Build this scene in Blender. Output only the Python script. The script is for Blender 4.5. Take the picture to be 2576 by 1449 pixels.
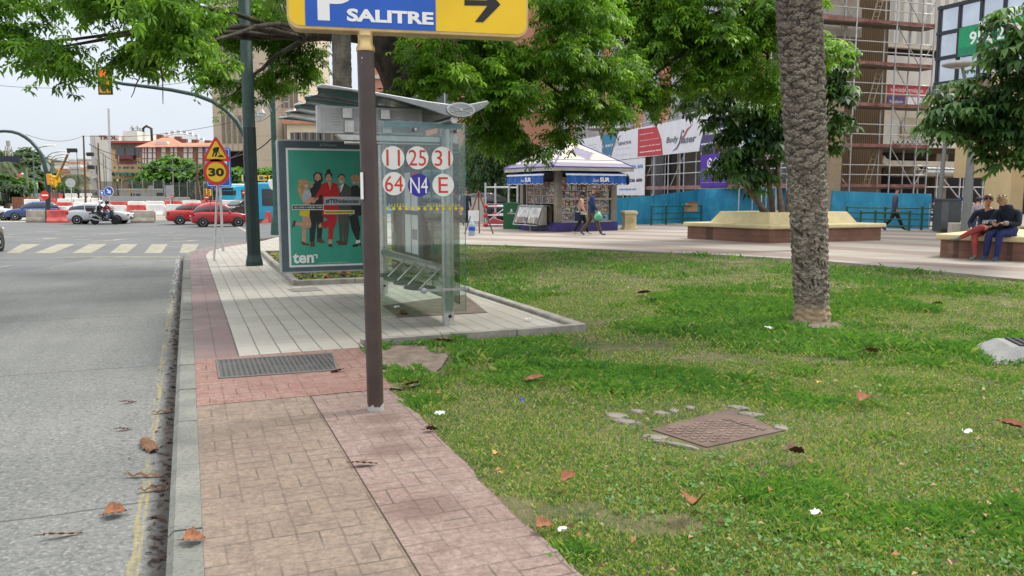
import bpy, bmesh, math, random
import numpy as np
from mathutils import Matrix, Vector
R = math.radians
random.seed(7); rng = np.random.default_rng(7)
for _o in list(bpy.data.objects): bpy.data.objects.remove(_o)
SC = bpy.context.scene; COL = SC.collection
# ---------------------------------------------------------------- camera
F, CU, CV, HV, EYE = 2021., 1288., 724.5, 487., 1.6      # focal length / centre / horizon on a 2576 px wide frame
PIT = math.atan((CV-HV)/F); CP, SP = math.cos(PIT), math.sin(PIT)
cam = bpy.data.objects.new('camera', bpy.data.cameras.new('camera')); COL.objects.link(cam)
cam.data.sensor_width = 36; cam.data.lens = 36*F/2576; cam.data.clip_end = 3000; cam.data.clip_start = .05
cam.location = (0, 0, EYE); cam.rotation_euler = (R(90)-PIT, 0, 0); SC.camera = cam
# ---------------------------------------------------------------- sky, sun, exposure
SUN_EL, SUN_AZ = 56, 62     # azimuth clockwise from +Y (the view direction)
w = bpy.data.worlds.new('World'); SC.world = w; w.use_nodes = True
nt = w.node_tree; nt.nodes.clear()
def wn(t): return nt.nodes.new(t)
sky = wn('ShaderNodeTexSky'); sky.sky_type = 'NISHITA'; sky.sun_disc = False
sky.sun_elevation = R(SUN_EL); sky.sun_rotation = R(SUN_AZ); sky.dust_density = 3; sky.air_density = 1.3
tc = wn('ShaderNodeTexCoord'); sx = wn('ShaderNodeSeparateXYZ'); nt.links.new(tc.outputs['Generated'], sx.inputs[0])
rp = wn('ShaderNodeValToRGB'); nt.links.new(sx.outputs[2], rp.inputs[0])
e = rp.color_ramp.elements
e[0].position = 0; e[0].color = (.80, .865, .935, 1); e[1].position = 1; e[1].color = (1.0, 1.0, 1.0, 1)
q = e.new(.25); q.color = (.735, .80, .915, 1)
q = e.new(.55); q.color = (1, 1, 1, 1)
sc_ = wn('ShaderNodeMath'); sc_.operation = 'MULTIPLY_ADD'; nt.links.new(sx.outputs[2], sc_.inputs[0]); sc_.inputs[1].default_value = 9; sc_.inputs[2].default_value = 6.4
vm = wn('ShaderNodeVectorMath'); vm.operation = 'SCALE'; nt.links.new(rp.outputs[0], vm.inputs[0]); nt.links.new(sc_.outputs[0], vm.inputs['Scale'])
tx = wn('ShaderNodeTexNoise'); tx.inputs['Scale'].default_value = 2.2; tx.inputs['Detail'].default_value = 5
nt.links.new(tc.outputs['Generated'], tx.inputs['Vector'])
mr = wn('ShaderNodeMapRange'); mr.inputs[1].default_value = .3; mr.inputs[2].default_value = .7; mr.inputs[3].default_value = .93; mr.inputs[4].default_value = 1.07
nt.links.new(tx.outputs[0], mr.inputs[0])
vm2 = wn('ShaderNodeVectorMath'); vm2.operation = 'SCALE'; nt.links.new(vm.outputs[0], vm2.inputs[0]); nt.links.new(mr.outputs[0], vm2.inputs['Scale'])
mx = wn('ShaderNodeMix'); mx.data_type = 'RGBA'; mx.inputs[0].default_value = .93
nt.links.new(sky.outputs[0], mx.inputs[6]); nt.links.new(vm2.outputs[0], mx.inputs[7])
bg = wn('ShaderNodeBackground'); bg.inputs[1].default_value = .105; nt.links.new(mx.outputs[2], bg.inputs[0])
wo = wn('ShaderNodeOutputWorld'); nt.links.new(bg.outputs[0], wo.inputs[0])
sun = bpy.data.objects.new('sun', bpy.data.lights.new('sun', 'SUN')); COL.objects.link(sun)
sun.data.energy = 2.6; sun.data.angle = R(14); sun.data.color = (1, .95, .87)
sun.rotation_euler = (R(90-SUN_EL), 0, R(180-SUN_AZ)); sun.location = (0, 0, 30)
SC.view_settings.view_transform = 'Standard'; SC.view_settings.look = 'None'
SC.view_settings.exposure = 0.50; SC.view_settings.gamma = 1
SC.cycles.max_bounces = 8; SC.cycles.transparent_max_bounces = 16; SC.cycles.use_denoising = True
SC.cycles.caustics_reflective = False; SC.cycles.caustics_refractive = False
# ---------------------------------------------------------------- places: street frame (s across, t along) and photo pixels to points
def sm(a, b, x):
    t = min(1, max(0, (x-a)/(b-a))); return t*t*(3-2*t)
DX, DY = -.373, .9278
STREET = math.atan2(.373, .9278)       # street direction, turned left of the view
def st(x, y): return x*DY - y*DX, x*DX + y*DY
def xy(s, t): return (s*DY + t*DX, -s*DX + t*DY)
def h(x, y):
    s, t = st(x, y); wgt = 1-sm(3, 10, s)
    return -.0085*min(47, max(0, t-10))*wgt + .08*(1-wgt)
def ray(u, v):
    a = (u-CU)/F; b = (v-CV)/F
    return Vector((a, CP-b*SP, -SP-b*CP))
def PD(u, v, Y):
    r = ray(u, v); return Vector((0, 0, EYE)) + r*(Y/r.y)
def G(u, v, dz=0):
    r = ray(u, v); z = 0
    for _ in range(40):
        k = (z+dz-EYE)/r.z; z = .5*z + .5*h(r.x*k, r.y*k)
    k = (z+dz-EYE)/r.z
    return Vector((r.x*k, r.y*k, z+dz))
def GY(u, Y, dz=0):
    x = (u-CU)/F*Y*1.0; return Vector((x, Y, h(x, Y)+dz))
class Fr:
    "a vertical local frame: X to the right along the front, Y into the thing, Z up"
    def __init__(s, o, rz):
        s.o = Vector((o[0], o[1], o[2] if len(o) > 2 else 0)); s.rz = rz; s.c = math.cos(rz); s.n = math.sin(rz)
    def hit(s, u, v, y=0):
        r = ray(u, v); d = Vector((0, 0, EYE))-s.o
        ly = -d.x*s.n + d.y*s.c; ry = -r.x*s.n + r.y*s.c
        k = (y-ly)/ry; p = d+r*k
        return p.x*s.c + p.y*s.n, p.z
    def w(s, x, y, z=0): return s.o + Vector((x*s.c-y*s.n, x*s.n+y*s.c, z))
# ---------------------------------------------------------------- materials
def lin(c):
    if isinstance(c, str):
        c = [int(c[i:i+2], 16)/255 for i in (1, 3, 5)]
        return tuple(x/12.92 if x <= .04045 else ((x+.055)/1.055)**2.4 for x in c)
    return tuple(c)
class NT:
    def __init__(s, name):
        s.m = bpy.data.materials.new(name); s.m.use_nodes = True; s.t = s.m.node_tree; s.b = s.t.nodes['Principled BSDF']; s.out = s.t.nodes['Material Output']
        s.tc = s.t.nodes.new('ShaderNodeTexCoord'); s.vec = s.tc.outputs['Object']
    def put(s, i, v):
        if hasattr(v, 'is_output'): s.t.links.new(v, i)
        elif v is not None:
            if isinstance(v, (tuple, list)) and len(v) == 3 and len(i.default_value) == 4: v = tuple(v)+(1,)
            i.default_value = v
    def math(s, op, a, b=None, c=None):
        n = s.t.nodes.new('ShaderNodeMath'); n.operation = op
        for k, x in enumerate((a, b, c)): s.put(n.inputs[k], x)
        return n.outputs[0]
    def mix(s, f, a, b, blend='MIX'):
        n = s.t.nodes.new('ShaderNodeMix'); n.data_type = 'RGBA'; n.blend_type = blend
        s.put(n.inputs[0], f); s.put(n.inputs[6], a); s.put(n.inputs[7], b); return n.outputs[2]
    def noise(s, sc, det=4, vec=None, rough=.55, dist=0):
        n = s.t.nodes.new('ShaderNodeTexNoise'); s.put(n.inputs['Vector'], vec or s.vec); n.inputs['Scale'].default_value = sc
        n.inputs['Detail'].default_value = det; n.inputs['Roughness'].default_value = rough; n.inputs['Distortion'].default_value = dist; return n.outputs[0]
    def vor(s, sc, vec=None, feat='F1', out='Distance'):
        n = s.t.nodes.new('ShaderNodeTexVoronoi'); n.feature = feat; s.put(n.inputs['Vector'], vec or s.vec); n.inputs['Scale'].default_value = sc; return n.outputs[out]
    def mr(s, v, a, b, c=0, d=1):
        n = s.t.nodes.new('ShaderNodeMapRange'); s.put(n.inputs[0], v)
        for k, x in enumerate((a, b, c, d)): n.inputs[k+1].default_value = x
        return n.outputs[0]
    def map(s, rz=0, scale=(1, 1, 1), loc=(0, 0, 0), vec=None):
        n = s.t.nodes.new('ShaderNodeMapping'); s.put(n.inputs[0], vec or s.vec); n.inputs['Rotation'].default_value = (0, 0, rz); n.inputs['Scale'].default_value = scale; n.inputs['Location'].default_value = loc; return n.outputs[0]
    def sep(s, vec=None):
        n = s.t.nodes.new('ShaderNodeSeparateXYZ'); s.put(n.inputs[0], vec or s.vec); return n.outputs
    def line(s, x, period, width, off=0):
        "1 on lines of that width at each multiple of period"
        if off: x = s.math('ADD', x, off)
        return s.math('LESS_THAN', s.math('PINGPONG', x, period/2), width/2)
    def bump(s, v, strength=.3, dist=.01):
        n = s.t.nodes.new('ShaderNodeBump'); n.inputs['Strength'].default_value = strength; n.inputs['Distance'].default_value = dist; s.put(n.inputs['Height'], v)
        s.t.links.new(n.outputs[0], s.b.inputs['Normal'])
    def fin(s, col, rough=.7, metal=0):
        s.put(s.b.inputs['Base Color'], col); s.put(s.b.inputs['Roughness'], rough); s.put(s.b.inputs['Metallic'], metal); return s.m
_mc = {}
def mat(name, c, r=.6, m=0, var=.1, sc=6, bump=0, bs=40, c2=None, det=4, spec=None):
    if name in _mc: return _mc[name]
    n = NT(name); c = lin(c)
    a = tuple(x*(1-var) for x in c); b = lin(c2) if c2 else tuple(min(1, x*(1+var)) for x in c)
    f = n.mr(n.noise(sc, det), .35, .65)
    col = n.mix(f, a, b)
    if bump: n.bump(n.noise(bs, 5), bump, .02)
    n.fin(col, n.mr(n.noise(sc*2.3, 3), .3, .7, max(0.02, r-.08), min(1, r+.08)), m)
    if spec is not None: n.b.inputs['Specular IOR Level'].default_value = spec
    _mc[name] = n.m; return n.m
def glass(name, tint=(.9, .97, .95), ior=1.45, alpha=.12, rough=.02):
    "thin pane: mostly clear, reflects at grazing angles"
    n = NT(name); t = n.t
    g = t.nodes.new('ShaderNodeBsdfGlossy'); g.inputs['Roughness'].default_value = rough
    tr = t.nodes.new('ShaderNodeBsdfTransparent'); tr.inputs[0].default_value = (*tint, 1)
    fr = t.nodes.new('ShaderNodeFresnel'); fr.inputs[0].default_value = ior
    f = n.math('MULTIPLY_ADD', fr.outputs[0], .8, alpha*.5)
    m = t.nodes.new('ShaderNodeMixShader'); t.links.new(f, m.inputs[0]); t.links.new(tr.outputs[0], m.inputs[1]); t.links.new(g.outputs[0], m.inputs[2])
    t.links.new(m.outputs[0], n.out.inputs[0]); return n.m
def leafmat(name, c, c2, tr=.35, sc=1.2):
    n = NT(name); t = n.t
    col = n.mix(n.mr(n.noise(sc, 3), .35, .65), lin(c), lin(c2))
    d = t.nodes.new('ShaderNodeBsdfPrincipled'); d.inputs['Roughness'].default_value = .5; n.put(d.inputs[0], col); d.inputs['Specular IOR Level'].default_value = .35
    l = t.nodes.new('ShaderNodeBsdfTranslucent'); n.put(l.inputs[0], n.mix(.5, col, (.25, .5, .03), 'MIX'))
    m = t.nodes.new('ShaderNodeMixShader'); m.inputs[0].default_value = tr
    t.links.new(d.outputs[0], m.inputs[1]); t.links.new(l.outputs[0], m.inputs[2]); t.links.new(m.outputs[0], n.out.inputs[0]); return n.m
def emit(name, c, s):
    n = NT(name); n.fin(lin(c), .4); n.put(n.b.inputs['Emission Color'], lin(c)); n.b.inputs['Emission Strength'].default_value = s; return n.m
# ---------------------------------------------------------------- mesh builder
def _font():
    if not hasattr(_font, 'o'):
        c = bpy.data.curves.new('ft', 'FONT'); _font.o = bpy.data.objects.new('ft', c)
    return _font.o
class MB:
    def __init__(s, M=None): s.v = []; s.f = []; s.m = []; s.s = []; s.M = M
    def add(s, vs, fs, mi=0, smooth=False, M=None):
        o = len(s.v); M = M if M is not None else s.M
        s.v += [tuple(M @ Vector(p)) for p in vs] if M is not None else [tuple(p) for p in vs]
        s.f += [tuple(o+i for i in f) for f in fs]; s.m += [mi]*len(fs); s.s += [smooth]*len(fs); return s
    def bx(s, x0, x1, y0, y1, z0, z1, mi=0, M=None):
        return s.add([(x0, y0, z0), (x1, y0, z0), (x1, y1, z0), (x0, y1, z0), (x0, y0, z1), (x1, y0, z1), (x1, y1, z1), (x0, y1, z1)],
                     [(0, 3, 2, 1), (4, 5, 6, 7), (0, 1, 5, 4), (1, 2, 6, 5), (2, 3, 7, 6), (3, 0, 4, 7)], mi, False, M)
    def tube(s, pts, r, n=8, mi=0, smooth=True, M=None, cap=True):
        pts = [Vector(p) for p in pts]; k = len(pts); rr = r if isinstance(r, (list, tuple)) else [r]*k
        vs = []; fs = []; up = None
        for i, p in enumerate(pts):
            d = (pts[min(i+1, k-1)]-pts[max(i-1, 0)]); d.normalize()
            if up is None: up = Vector((0, 0, 1)) if abs(d.z) < .9 else Vector((1, 0, 0))
            a = d.cross(up); a.normalize(); b = a.cross(d); up = b
            for j in range(n):
                t = 2*math.pi*j/n; vs.append(p+(a*math.cos(t)+b*math.sin(t))*rr[i])
        for i in range(k-1):
            for j in range(n):
                fs.append((i*n+j, i*n+(j+1) % n, (i+1)*n+(j+1) % n, (i+1)*n+j))
        s.add(vs, fs, mi, smooth, M)
        if cap: s.add(vs[:n], [tuple(range(n))[::-1]], mi, False, M); s.add(vs[-n:], [tuple(range(n))], mi, False, M)
        return s
    def lathe(s, prof, c=(0, 0, 0), n=16, mi=0, M=None, smooth=True):
        vs = []; fs = []; k = len(prof)
        for r, z in prof:
            for j in range(n):
                t = 2*math.pi*j/n; vs.append((c[0]+r*math.cos(t), c[1]+r*math.sin(t), c[2]+z))
        for i in range(k-1):
            for j in range(n): fs.append((i*n+j, i*n+(j+1) % n, (i+1)*n+(j+1) % n, (i+1)*n+j))
        s.add(vs, fs, mi, smooth, M)
        for i, rev in ((0, 1), (k-1, 0)):
            if prof[i][0] > 1e-6:
                q = vs[i*n:(i+1)*n]; s.add(q, [tuple(range(n))[::-1] if rev else tuple(range(n))], mi, False, M)
        return s
    def prism(s, poly, y0, y1, mi=0, M=None):
        "outline in x,z pushed from y0 to y1"
        n = len(poly); vs = [(x, y0, z) for x, z in poly]+[(x, y1, z) for x, z in poly]
        return s.add(vs, [tuple(range(n)), tuple(range(2*n-1, n-1, -1))]+[(i, i+n, (i+1) % n+n, (i+1) % n) for i in range(n)], mi, False, M)
    def slab(s, poly, z0, z1, mi=0, M=None):
        n = len(poly); vs = [(x, y, z0) for x, y in poly]+[(x, y, z1) for x, y in poly]
        return s.add(vs, [tuple(range(n))[::-1], tuple(range(n, 2*n))]+[(i, (i+1) % n, (i+1) % n+n, i+n) for i in range(n)], mi, False, M)
    def flat(s, poly, y, mi=0, M=None): return s.add([(x, y, z) for x, z in poly], [tuple(range(len(poly)))], mi, False, M)
    def disc(s, x, z, r, y0, y1, mi=0, n=24, M=None): return s.prism([(x+r*math.cos(2*math.pi*i/n), z+r*math.sin(2*math.pi*i/n)) for i in range(n)], y0, y1, mi, M)
    def text(s, txt, size, x, z, y, mi=0, align='LEFT', M=None, sx=1, bold=0, shear=0, dep=.002):
        o = _font(); c = o.data; c.body = txt; c.size = size; c.align_x = align; c.offset = bold; c.shear = shear; c.resolution_u = 3; c.fill_mode = 'FRONT'; c.extrude = 0
        me = bpy.data.meshes.new_from_object(o)
        vs = [(x+p.co.x*sx, y-dep, z+p.co.y) for p in me.vertices]; s.add(vs, [tuple(p.vertices) for p in me.polygons], mi, False, M)
        bpy.data.meshes.remove(me); return s
    def build(s, name, mats, parent=None, bevel=0, seg=2, subsurf=0):
        me = bpy.data.meshes.new(name); me.from_pydata(s.v, [], s.f)
        for m in (mats if isinstance(mats, (list, tuple)) else [mats]): me.materials.append(m)
        me.polygons.foreach_set('material_index', s.m); me.polygons.foreach_set('use_smooth', s.s); me.update()
        o = bpy.data.objects.new(name, me); COL.objects.link(o)
        if parent: o.parent = parent
        if bevel:
            b = o.modifiers.new('b', 'BEVEL'); b.width = bevel; b.segments = seg; b.limit_method = 'ANGLE'; b.angle_limit = R(40)
        if subsurf:
            b = o.modifiers.new('s', 'SUBSURF'); b.levels = subsurf; b.render_levels = subsurf
        return o
def tag(o, label=None, cat=None, group=None, kind=None):
    if label: o['label'] = label
    if cat: o['category'] = cat
    if group: o['group'] = group
    if kind: o['kind'] = kind
    return o
def T(name, label, cat, loc=(0, 0, 0), rz=0, group=None):
    o = bpy.data.objects.new(name, None); COL.objects.link(o); o.location = loc; o.rotation_euler = (0, 0, rz); o.empty_display_size = .2
    return tag(o, label, cat, group)
def link(o, parent=None):
    COL.objects.link(o); o.parent = parent; return o
def dup(root, loc, rz, label=None, group=None, scale=None):
    r = root.copy(); COL.objects.link(r); r.location = loc; r.rotation_euler = (0, 0, rz)
    if scale: r.scale = scale
    if label: r['label'] = label
    if group: r['group'] = group
    for ch in list(root.children):
        c = ch.copy(); COL.objects.link(c); c.parent = r
        for g in list(ch.children):
            d = g.copy(); COL.objects.link(d); d.parent = c
    return r
def npmesh(name, V, Fc, mats, mi=None, parent=None, smooth=False):
    me = bpy.data.meshes.new(name); n, k = Fc.shape
    me.vertices.add(len(V)); me.vertices.foreach_set('co', V.astype(np.float32).ravel())
    me.loops.add(n*k); me.loops.foreach_set('vertex_index', Fc.astype(np.int32).ravel())
    me.polygons.add(n); me.polygons.foreach_set('loop_start', np.arange(0, n*k, k, dtype=np.int32))
    for m in (mats if isinstance(mats, (list, tuple)) else [mats]): me.materials.append(m)
    if mi is not None: me.polygons.foreach_set('material_index', mi.astype(np.int32))
    if smooth: me.polygons.foreach_set('use_smooth', np.ones(n, bool))
    me.update(calc_edges=True); o = bpy.data.objects.new(name, me); COL.objects.link(o)
    if parent: o.parent = parent
    return o
# ================================================================ GROUND
def sheet(name, poly, dz, m, step=.5, skirt=0, is_st=True, mesh_only=False, rough=0):
    "a flat polygon (street s,t) cut into a grid and laid on the terrain, optionally with a skirt down its rim"
    bm = bmesh.new(); vs = [bm.verts.new((a, b, 0)) for a, b in poly]; bm.faces.new(vs)
    xs = [p[0] for p in poly]; ys = [p[1] for p in poly]
    cuts = [(0, min(xs)+step*i) for i in range(1, int((max(xs)-min(xs))/step)+1)] + [(1, min(ys)+step*i) for i in range(1, int((max(ys)-min(ys))/step)+1)]+[(1, 10), (1, 57)]
    for ax, c in cuts:
        if ax == 0: bmesh.ops.bisect_plane(bm, geom=bm.verts[:]+bm.edges[:]+bm.faces[:], plane_co=(c, 0, 0), plane_no=(1, 0, 0))
        else: bmesh.ops.bisect_plane(bm, geom=bm.verts[:]+bm.edges[:]+bm.faces[:], plane_co=(0, c, 0), plane_no=(0, 1, 0))
    if skirt:
        ed = [e for e in bm.edges if e.is_boundary]
        r = bmesh.ops.extrude_edge_only(bm, edges=ed)
        low = {v for v in r['geom'] if isinstance(v, bmesh.types.BMVert)}
    else: low = set()
    for v in bm.verts:
        x, y = xy(v.co.x, v.co.y) if is_st else (v.co.x, v.co.y)
        v.co = (x, y, h(x, y)+dz-(skirt if v in low else 0))
    bmesh.ops.recalc_face_normals(bm, faces=bm.faces[:])
    up = [f for f in bm.faces if abs(f.normal.z) > .5]
    if up and up[0].normal.z < 0: bmesh.ops.reverse_faces(bm, faces=bm.faces[:])
    me = bpy.data.meshes.new(name); bm.to_mesh(me); bm.free(); me.materials.append(m)
    o = bpy.data.objects.new(name, me); COL.objects.link(o); o['kind'] = 'structure'; return o
def STV(n):
    v = n.map(R(-21.9)); return v
# --- materials
n = NT('concrete_lane'); v = STV(n); S = n.sep(v)
c = n.mix(n.mr(n.noise(.55, 5), .3, .7), (.11, .116, .112), (.17, .174, .166))
stretch = n.map(0, (5, .35, 1), vec=v)
c = n.mix(n.mr(n.noise(1.0, 4, stretch), .45, .7, 0, .35), c, (.10, .104, .10))
c = n.mix(n.mr(n.noise(34, 3), .47, .68, 0, .75), c, (.06, .064, .062))
c = n.mix(n.mr(n.noise(41, 2), .54, .72, 0, .6), c, (.30, .30, .285))
wob = n.math('MULTIPLY_ADD', n.noise(1.5, 3), .08, S[1])
c = n.mix(n.math('MULTIPLY', n.line(wob, 4.05, .022, -.9), .85), c, (.05, .05, .045))
wl = n.math('MULTIPLY_ADD', n.noise(3, 3), .03, S[0])
yl = n.math('MULTIPLY', n.math('LESS_THAN', n.math('ABSOLUTE', n.math('ADD', wl, .298)), .028), n.math('MULTIPLY', n.mr(n.noise(9, 5, stretch), .45, .66, 0, .55), n.mr(S[1], 15, 19, 1, 0)))
c = n.mix(yl, c, (.34, .27, .045))
wh = n.math('MULTIPLY', n.math('LESS_THAN', n.math('ABSOLUTE', n.math('ADD', wl, .30)), .06), n.math('MULTIPLY', n.mr(n.noise(5, 6, stretch), .5, .62, 0, .7), n.mr(S[1], 12, 17, 0, 1)))
c = n.mix(wh, c, (.40, .40, .39))
gut = n.mr(n.math('MULTIPLY_ADD', n.noise(6, 5), .10, S[0]), -.245, -.15, 0, .92)
c = n.mix(gut, c, (.055, .045, .04))
n.bump(n.noise(40, 5), .7, .008); M_LANE = n.fin(c, .82)
n = NT('asphalt'); c = n.mix(n.mr(n.noise(.25, 5), .3, .7), (.082, .086, .09), (.12, .123, .125))
c = n.mix(n.mr(n.noise(60, 3), .5, .8, 0, .5), c, (.15, .15, .15))
st2 = n.map(R(-10), (.15, 2.5, 1)); c = n.mix(n.mr(n.noise(1, 4, st2), .52, .72, 0, .55), c, (.19, .19, .185))
n.bump(n.noise(90, 3), .3, .005); M_ASPH = n.fin(c, .8)
M_PAINT = mat('road_paint', (.38, .365, .29), .7, 0, .2, 3, 0, c2='#77745f')
M_YARD = mat('dusty_ground', (.30, .27, .23), .9, 0, .2, .15)
n = NT('kerb_stone'); c = n.mix(n.mr(n.noise(3, 6), .3, .7), (.125, .13, .115), (.20, .202, .18))
c = n.mix(n.mr(n.noise(45, 3), .48, .68, 0, .6), c, (.075, .078, .07)); z = n.sep()[2]
n.bump(n.noise(70, 5), .5, .01); M_KERB = n.fin(c, .85)
M_KERBL = mat('pale_kerb_stone', (.27, .255, .22), .85, 0, .22, 5, .4, 60)
def stamped(name, c1, c2, c3, wet):
    n = NT(name); v = STV(n); S = n.sep(v); P = .209
    wv = n.noise(5, 3); s = n.math('MULTIPLY_ADD', wv, .018, S[0]); t = n.math('MULTIPLY_ADD', wv, .018, S[1])
    par = n.math('MODULO', n.math('ADD', n.math('FLOOR', n.math('DIVIDE', s, P)), n.math('FLOOR', n.math('ADD', n.math('DIVIDE', t, P), 100))), 2)
    par = n.math('GREATER_THAN', n.math('ABSOLUTE', par), .5)
    edge = n.math('MAXIMUM', n.math('MULTIPLY', n.line(s, P, .011), .7), n.line(t, P, .011))
    a = n.math('MULTIPLY', par, n.line(s, P, .010, P/2)); b = n.math('MULTIPLY', n.math('SUBTRACT', 1, par), n.line(t, P, .010, P/2))
    m = n.math('MINIMUM', n.math('MAXIMUM', edge, n.math('MAXIMUM', a, b)), 1)
    fade = n.mr(n.noise(2.4, 5), .38, .62, .2, 1)
    m = n.math('MULTIPLY', m, fade)
    c = n.mix(n.mr(n.noise(1.1, 5), .32, .68), c1, c2)
    c = n.mix(n.mr(n.noise(7, 6), .45, .68, 0, .85), c, c3); c = n.mix(n.mr(n.noise(26, 3), .42, .66, 0, .5), c, tuple(x*.55 for x in c3)); c = n.mix(n.mr(n.noise(31, 3), .55, .75, 0, .35), c, tuple(x*1.5 for x in c2))
    c = n.mix(n.mr(n.noise(60, 3), .45, .72, 0, .5), c, (.085, .07, .06))
    c = n.mix(n.math('MULTIPLY', m, .74), c, (.045, .035, .03))
    if wet:
        for (ws, wt, rr) in ((1.13, 4.83, .22), (1.06, 3.85, .26), (1.22, 5.55, .2), (1.2, 5.2, .17)):
            d = n.math('ADD', n.math('POWER', n.math('ADD', S[0], -ws), 2), n.math('MULTIPLY', n.math('POWER', n.math('ADD', S[1], -wt), 2), 1.6))
            k = n.mr(n.math('MULTIPLY_ADD', n.noise(7, 4), .06, d), rr*rr*.3+.022, rr*rr*.8+.04, .5, 0)
            c = n.mix(k, c, (.075, .035, .026))
    spots = n.mr(n.vor(7), .04, .06, .55, 0); c = n.mix(spots, c, (.07, .06, .055))
    n.bump(n.math('MULTIPLY_ADD', m, -1, n.math('MULTIPLY', n.noise(45, 5), .5)), .7, .008)
    return n.fin(c, n.mr(n.noise(2, 3), .3, .7, .6, .82))
M_TAN = stamped('stamped_tan', (.19, .138, .10), (.245, .188, .142), (.145, .108, .082), 0)
M_PINK = stamped('stamped_pink', (.21, .138, .116), (.265, .195, .17), (.175, .115, .097), 1)
M_RED = stamped('stamped_red', (.235, .125, .10), (.29, .185, .15), (.21, .09, .07), 0)
def ribbed(name, a, b, g, period=.0505):
    n = NT(name); v = STV(n); S = n.sep(v); s = n.math('MULTIPLY_ADD', n.noise(3, 2), .012, S[0])
    c = n.mix(n.mr(n.noise(.8, 5), .3, .7), a, b)
    tile = n.math('FLOOR', n.math('DIVIDE', S[0], .205)); tt = n.math('FLOOR', n.math('DIVIDE', S[1], .42))
    tn = t_ = n.t.nodes.new('ShaderNodeTexWhiteNoise'); tn.noise_dimensions = '2D'; cb = n.t.nodes.new('ShaderNodeCombineXYZ')
    n.put(cb.inputs[0], tile); n.put(cb.inputs[1], tt); n.put(tn.inputs['Vector'], cb.outputs[0])
    c = n.mix(n.mr(tn.outputs[0], 0, 1, 0, .22), c, g)
    rib = n.line(S[1], period, period*.34); c = n.mix(n.math('MULTIPLY', rib, .42), c, tuple(x*.45 for x in b))
    j = n.math('MAXIMUM', n.line(s, .205, .013), n.math('MULTIPLY', n.line(S[1], .42, .009), .6)); c = n.mix(n.math('MULTIPLY', j, .8), c, (.075, .065, .055))
    st2 = n.map(0, (1.2, .6, 1), vec=v); c = n.mix(n.mr(n.noise(1.6, 6, st2), .52, .75, 0, .5), c, tuple(x*.62 for x in b))
    c = n.mix(n.mr(n.vor(4.5), .03, .05, .6, 0), c, (.12, .10, .09))
    n.bump(n.math('MULTIPLY_ADD', j, -1, n.math('MULTIPLY', rib, -.5)), .5, .006); return n.fin(c, n.mr(n.noise(1.3, 3), .35, .65, .42, .7))
M_WHITE = ribbed('ribbed_white', (.345, .325, .275), (.42, .405, .36), (.26, .235, .19))
M_BURG = ribbed('ribbed_burgundy', (.165, .105, .10), (.205, .14, .135), (.14, .09, .088))
n = NT('plaza_paving'); S = n.sep(n.map(R(-21.9)))
c = n.mix(n.mr(n.noise(.35, 5), .3, .7), (.30, .27, .235), (.37, .34, .30))
wv = n.t.nodes.new('ShaderNodeTexWave'); n.put(wv.inputs['Vector'], n.map(R(-50), (1, 1, 1))); wv.inputs['Scale'].default_value = .105; wv.inputs['Distortion'].default_value = 5; wv.inputs['Detail'].default_value = 0; wv.inputs['Detail Scale'].default_value = .7
c = n.mix(n.mr(wv.outputs[1] if len(wv.outputs) > 1 else wv.outputs[0], .66, .70, 0, .62), c, (.20, .125, .11))
c = n.mix(n.mr(n.noise(.5, 4, n.map(0, (.5, 2, 1))), .5, .66, 0, .42), c, (.155, .13, .115))
c = n.mix(n.math('MULTIPLY', n.math('MAXIMUM', n.line(S[0], .4, .012), n.line(S[1], .4, .012)), .35), c, (.2, .17, .15))
M_PLAZA = n.fin(c, .72)
n = NT('lawn_soil'); c = n.mix(n.mr(n.noise(1.1, 5), .4, .62), (.07, .072, .026), (.15, .13, .058))
c = n.mix(n.mr(n.noise(9, 6), .5, .7, 0, .8), c, (.03, .055, .014)); c = n.mix(n.mr(n.noise(2.6, 6, n.map(0, loc=(5, 2, 0), vec=n.tc.outputs['Object'])), .58, .68, 0, .7), c, (.15, .115, .07))
n.bump(n.noise(30, 6), .9, .03); M_SOIL = n.fin(c, .95)
M_DIRT = mat('bare_dirt', (.17, .13, .10), .95, 0, .28, 7, .6, 40)
M_DIRTD = mat('dark_bed_soil', (.07, .05, .035), .95, 0, .3, 6, .6, 40)
# --- sheets
big = sheet('terrain', [(-420, -60), (420, -60), (420, 700), (-420, 700)], -.24, M_YARD, 20)
sheet('road', [(-45, -8), (9.8, -8), (9.8, 72), (-45, 72)], -.17, M_ASPH, 2)
L = [G(0, 692, -.15), G(265, 643, -.15), G(505, 643, -.15)]; L = [st(p.x, p.y) for p in L]
sheet('concrete_lane', [(-.165, -5), (-.165, 24), L[2], L[1], L[0], (-5.9, 10), (-5.9, -5)], -.166, M_LANE, 1)
def mark(name, polys, dz):
    mb = MB()
    for p in polys:
        q = [G(u, v, dz) for u, v in p]; mb.add(q, [tuple(range(len(q)))])
    return tag(mb.build(name, M_PAINT), kind='structure')
b = [(14, 49), (85, 134), (182, 229), (276, 319), (363, 406), (451, 487)]; a = [(55, 102), (146, 189), (224, 269), (305, 347), (382, 422), (460, 500)]
mark('zebra_crossing', [[(b0, 636.5), (b1, 636.5), (a1, 614), (a0, 614)] for (b0, b1), (a0, a1) in zip(b, a)], -.166)
mark('stop_line', [[(160, 646.5), (330, 645.5), (470, 646.5), (470, 648), (330, 647.2), (160, 648.3)], [(0, 672), (30, 667), (30, 668.5), (0, 674)]], -.160)
ar = []
for (u0, v0, u1, v1) in ((42, 604, 162, 598), (232, 607.5, 330, 600), (430, 608, 506, 603.5)):
    k = lambda f, d: (u0+(u1-u0)*f, v0+(v1-v0)*f+d)
    ar += [[k(0, .6), k(.6, .8), k(.6, -.3), k(0, -.1)], [k(.55, 1.9), k(1, -.1), k(.55, -1.5)]]
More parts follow.
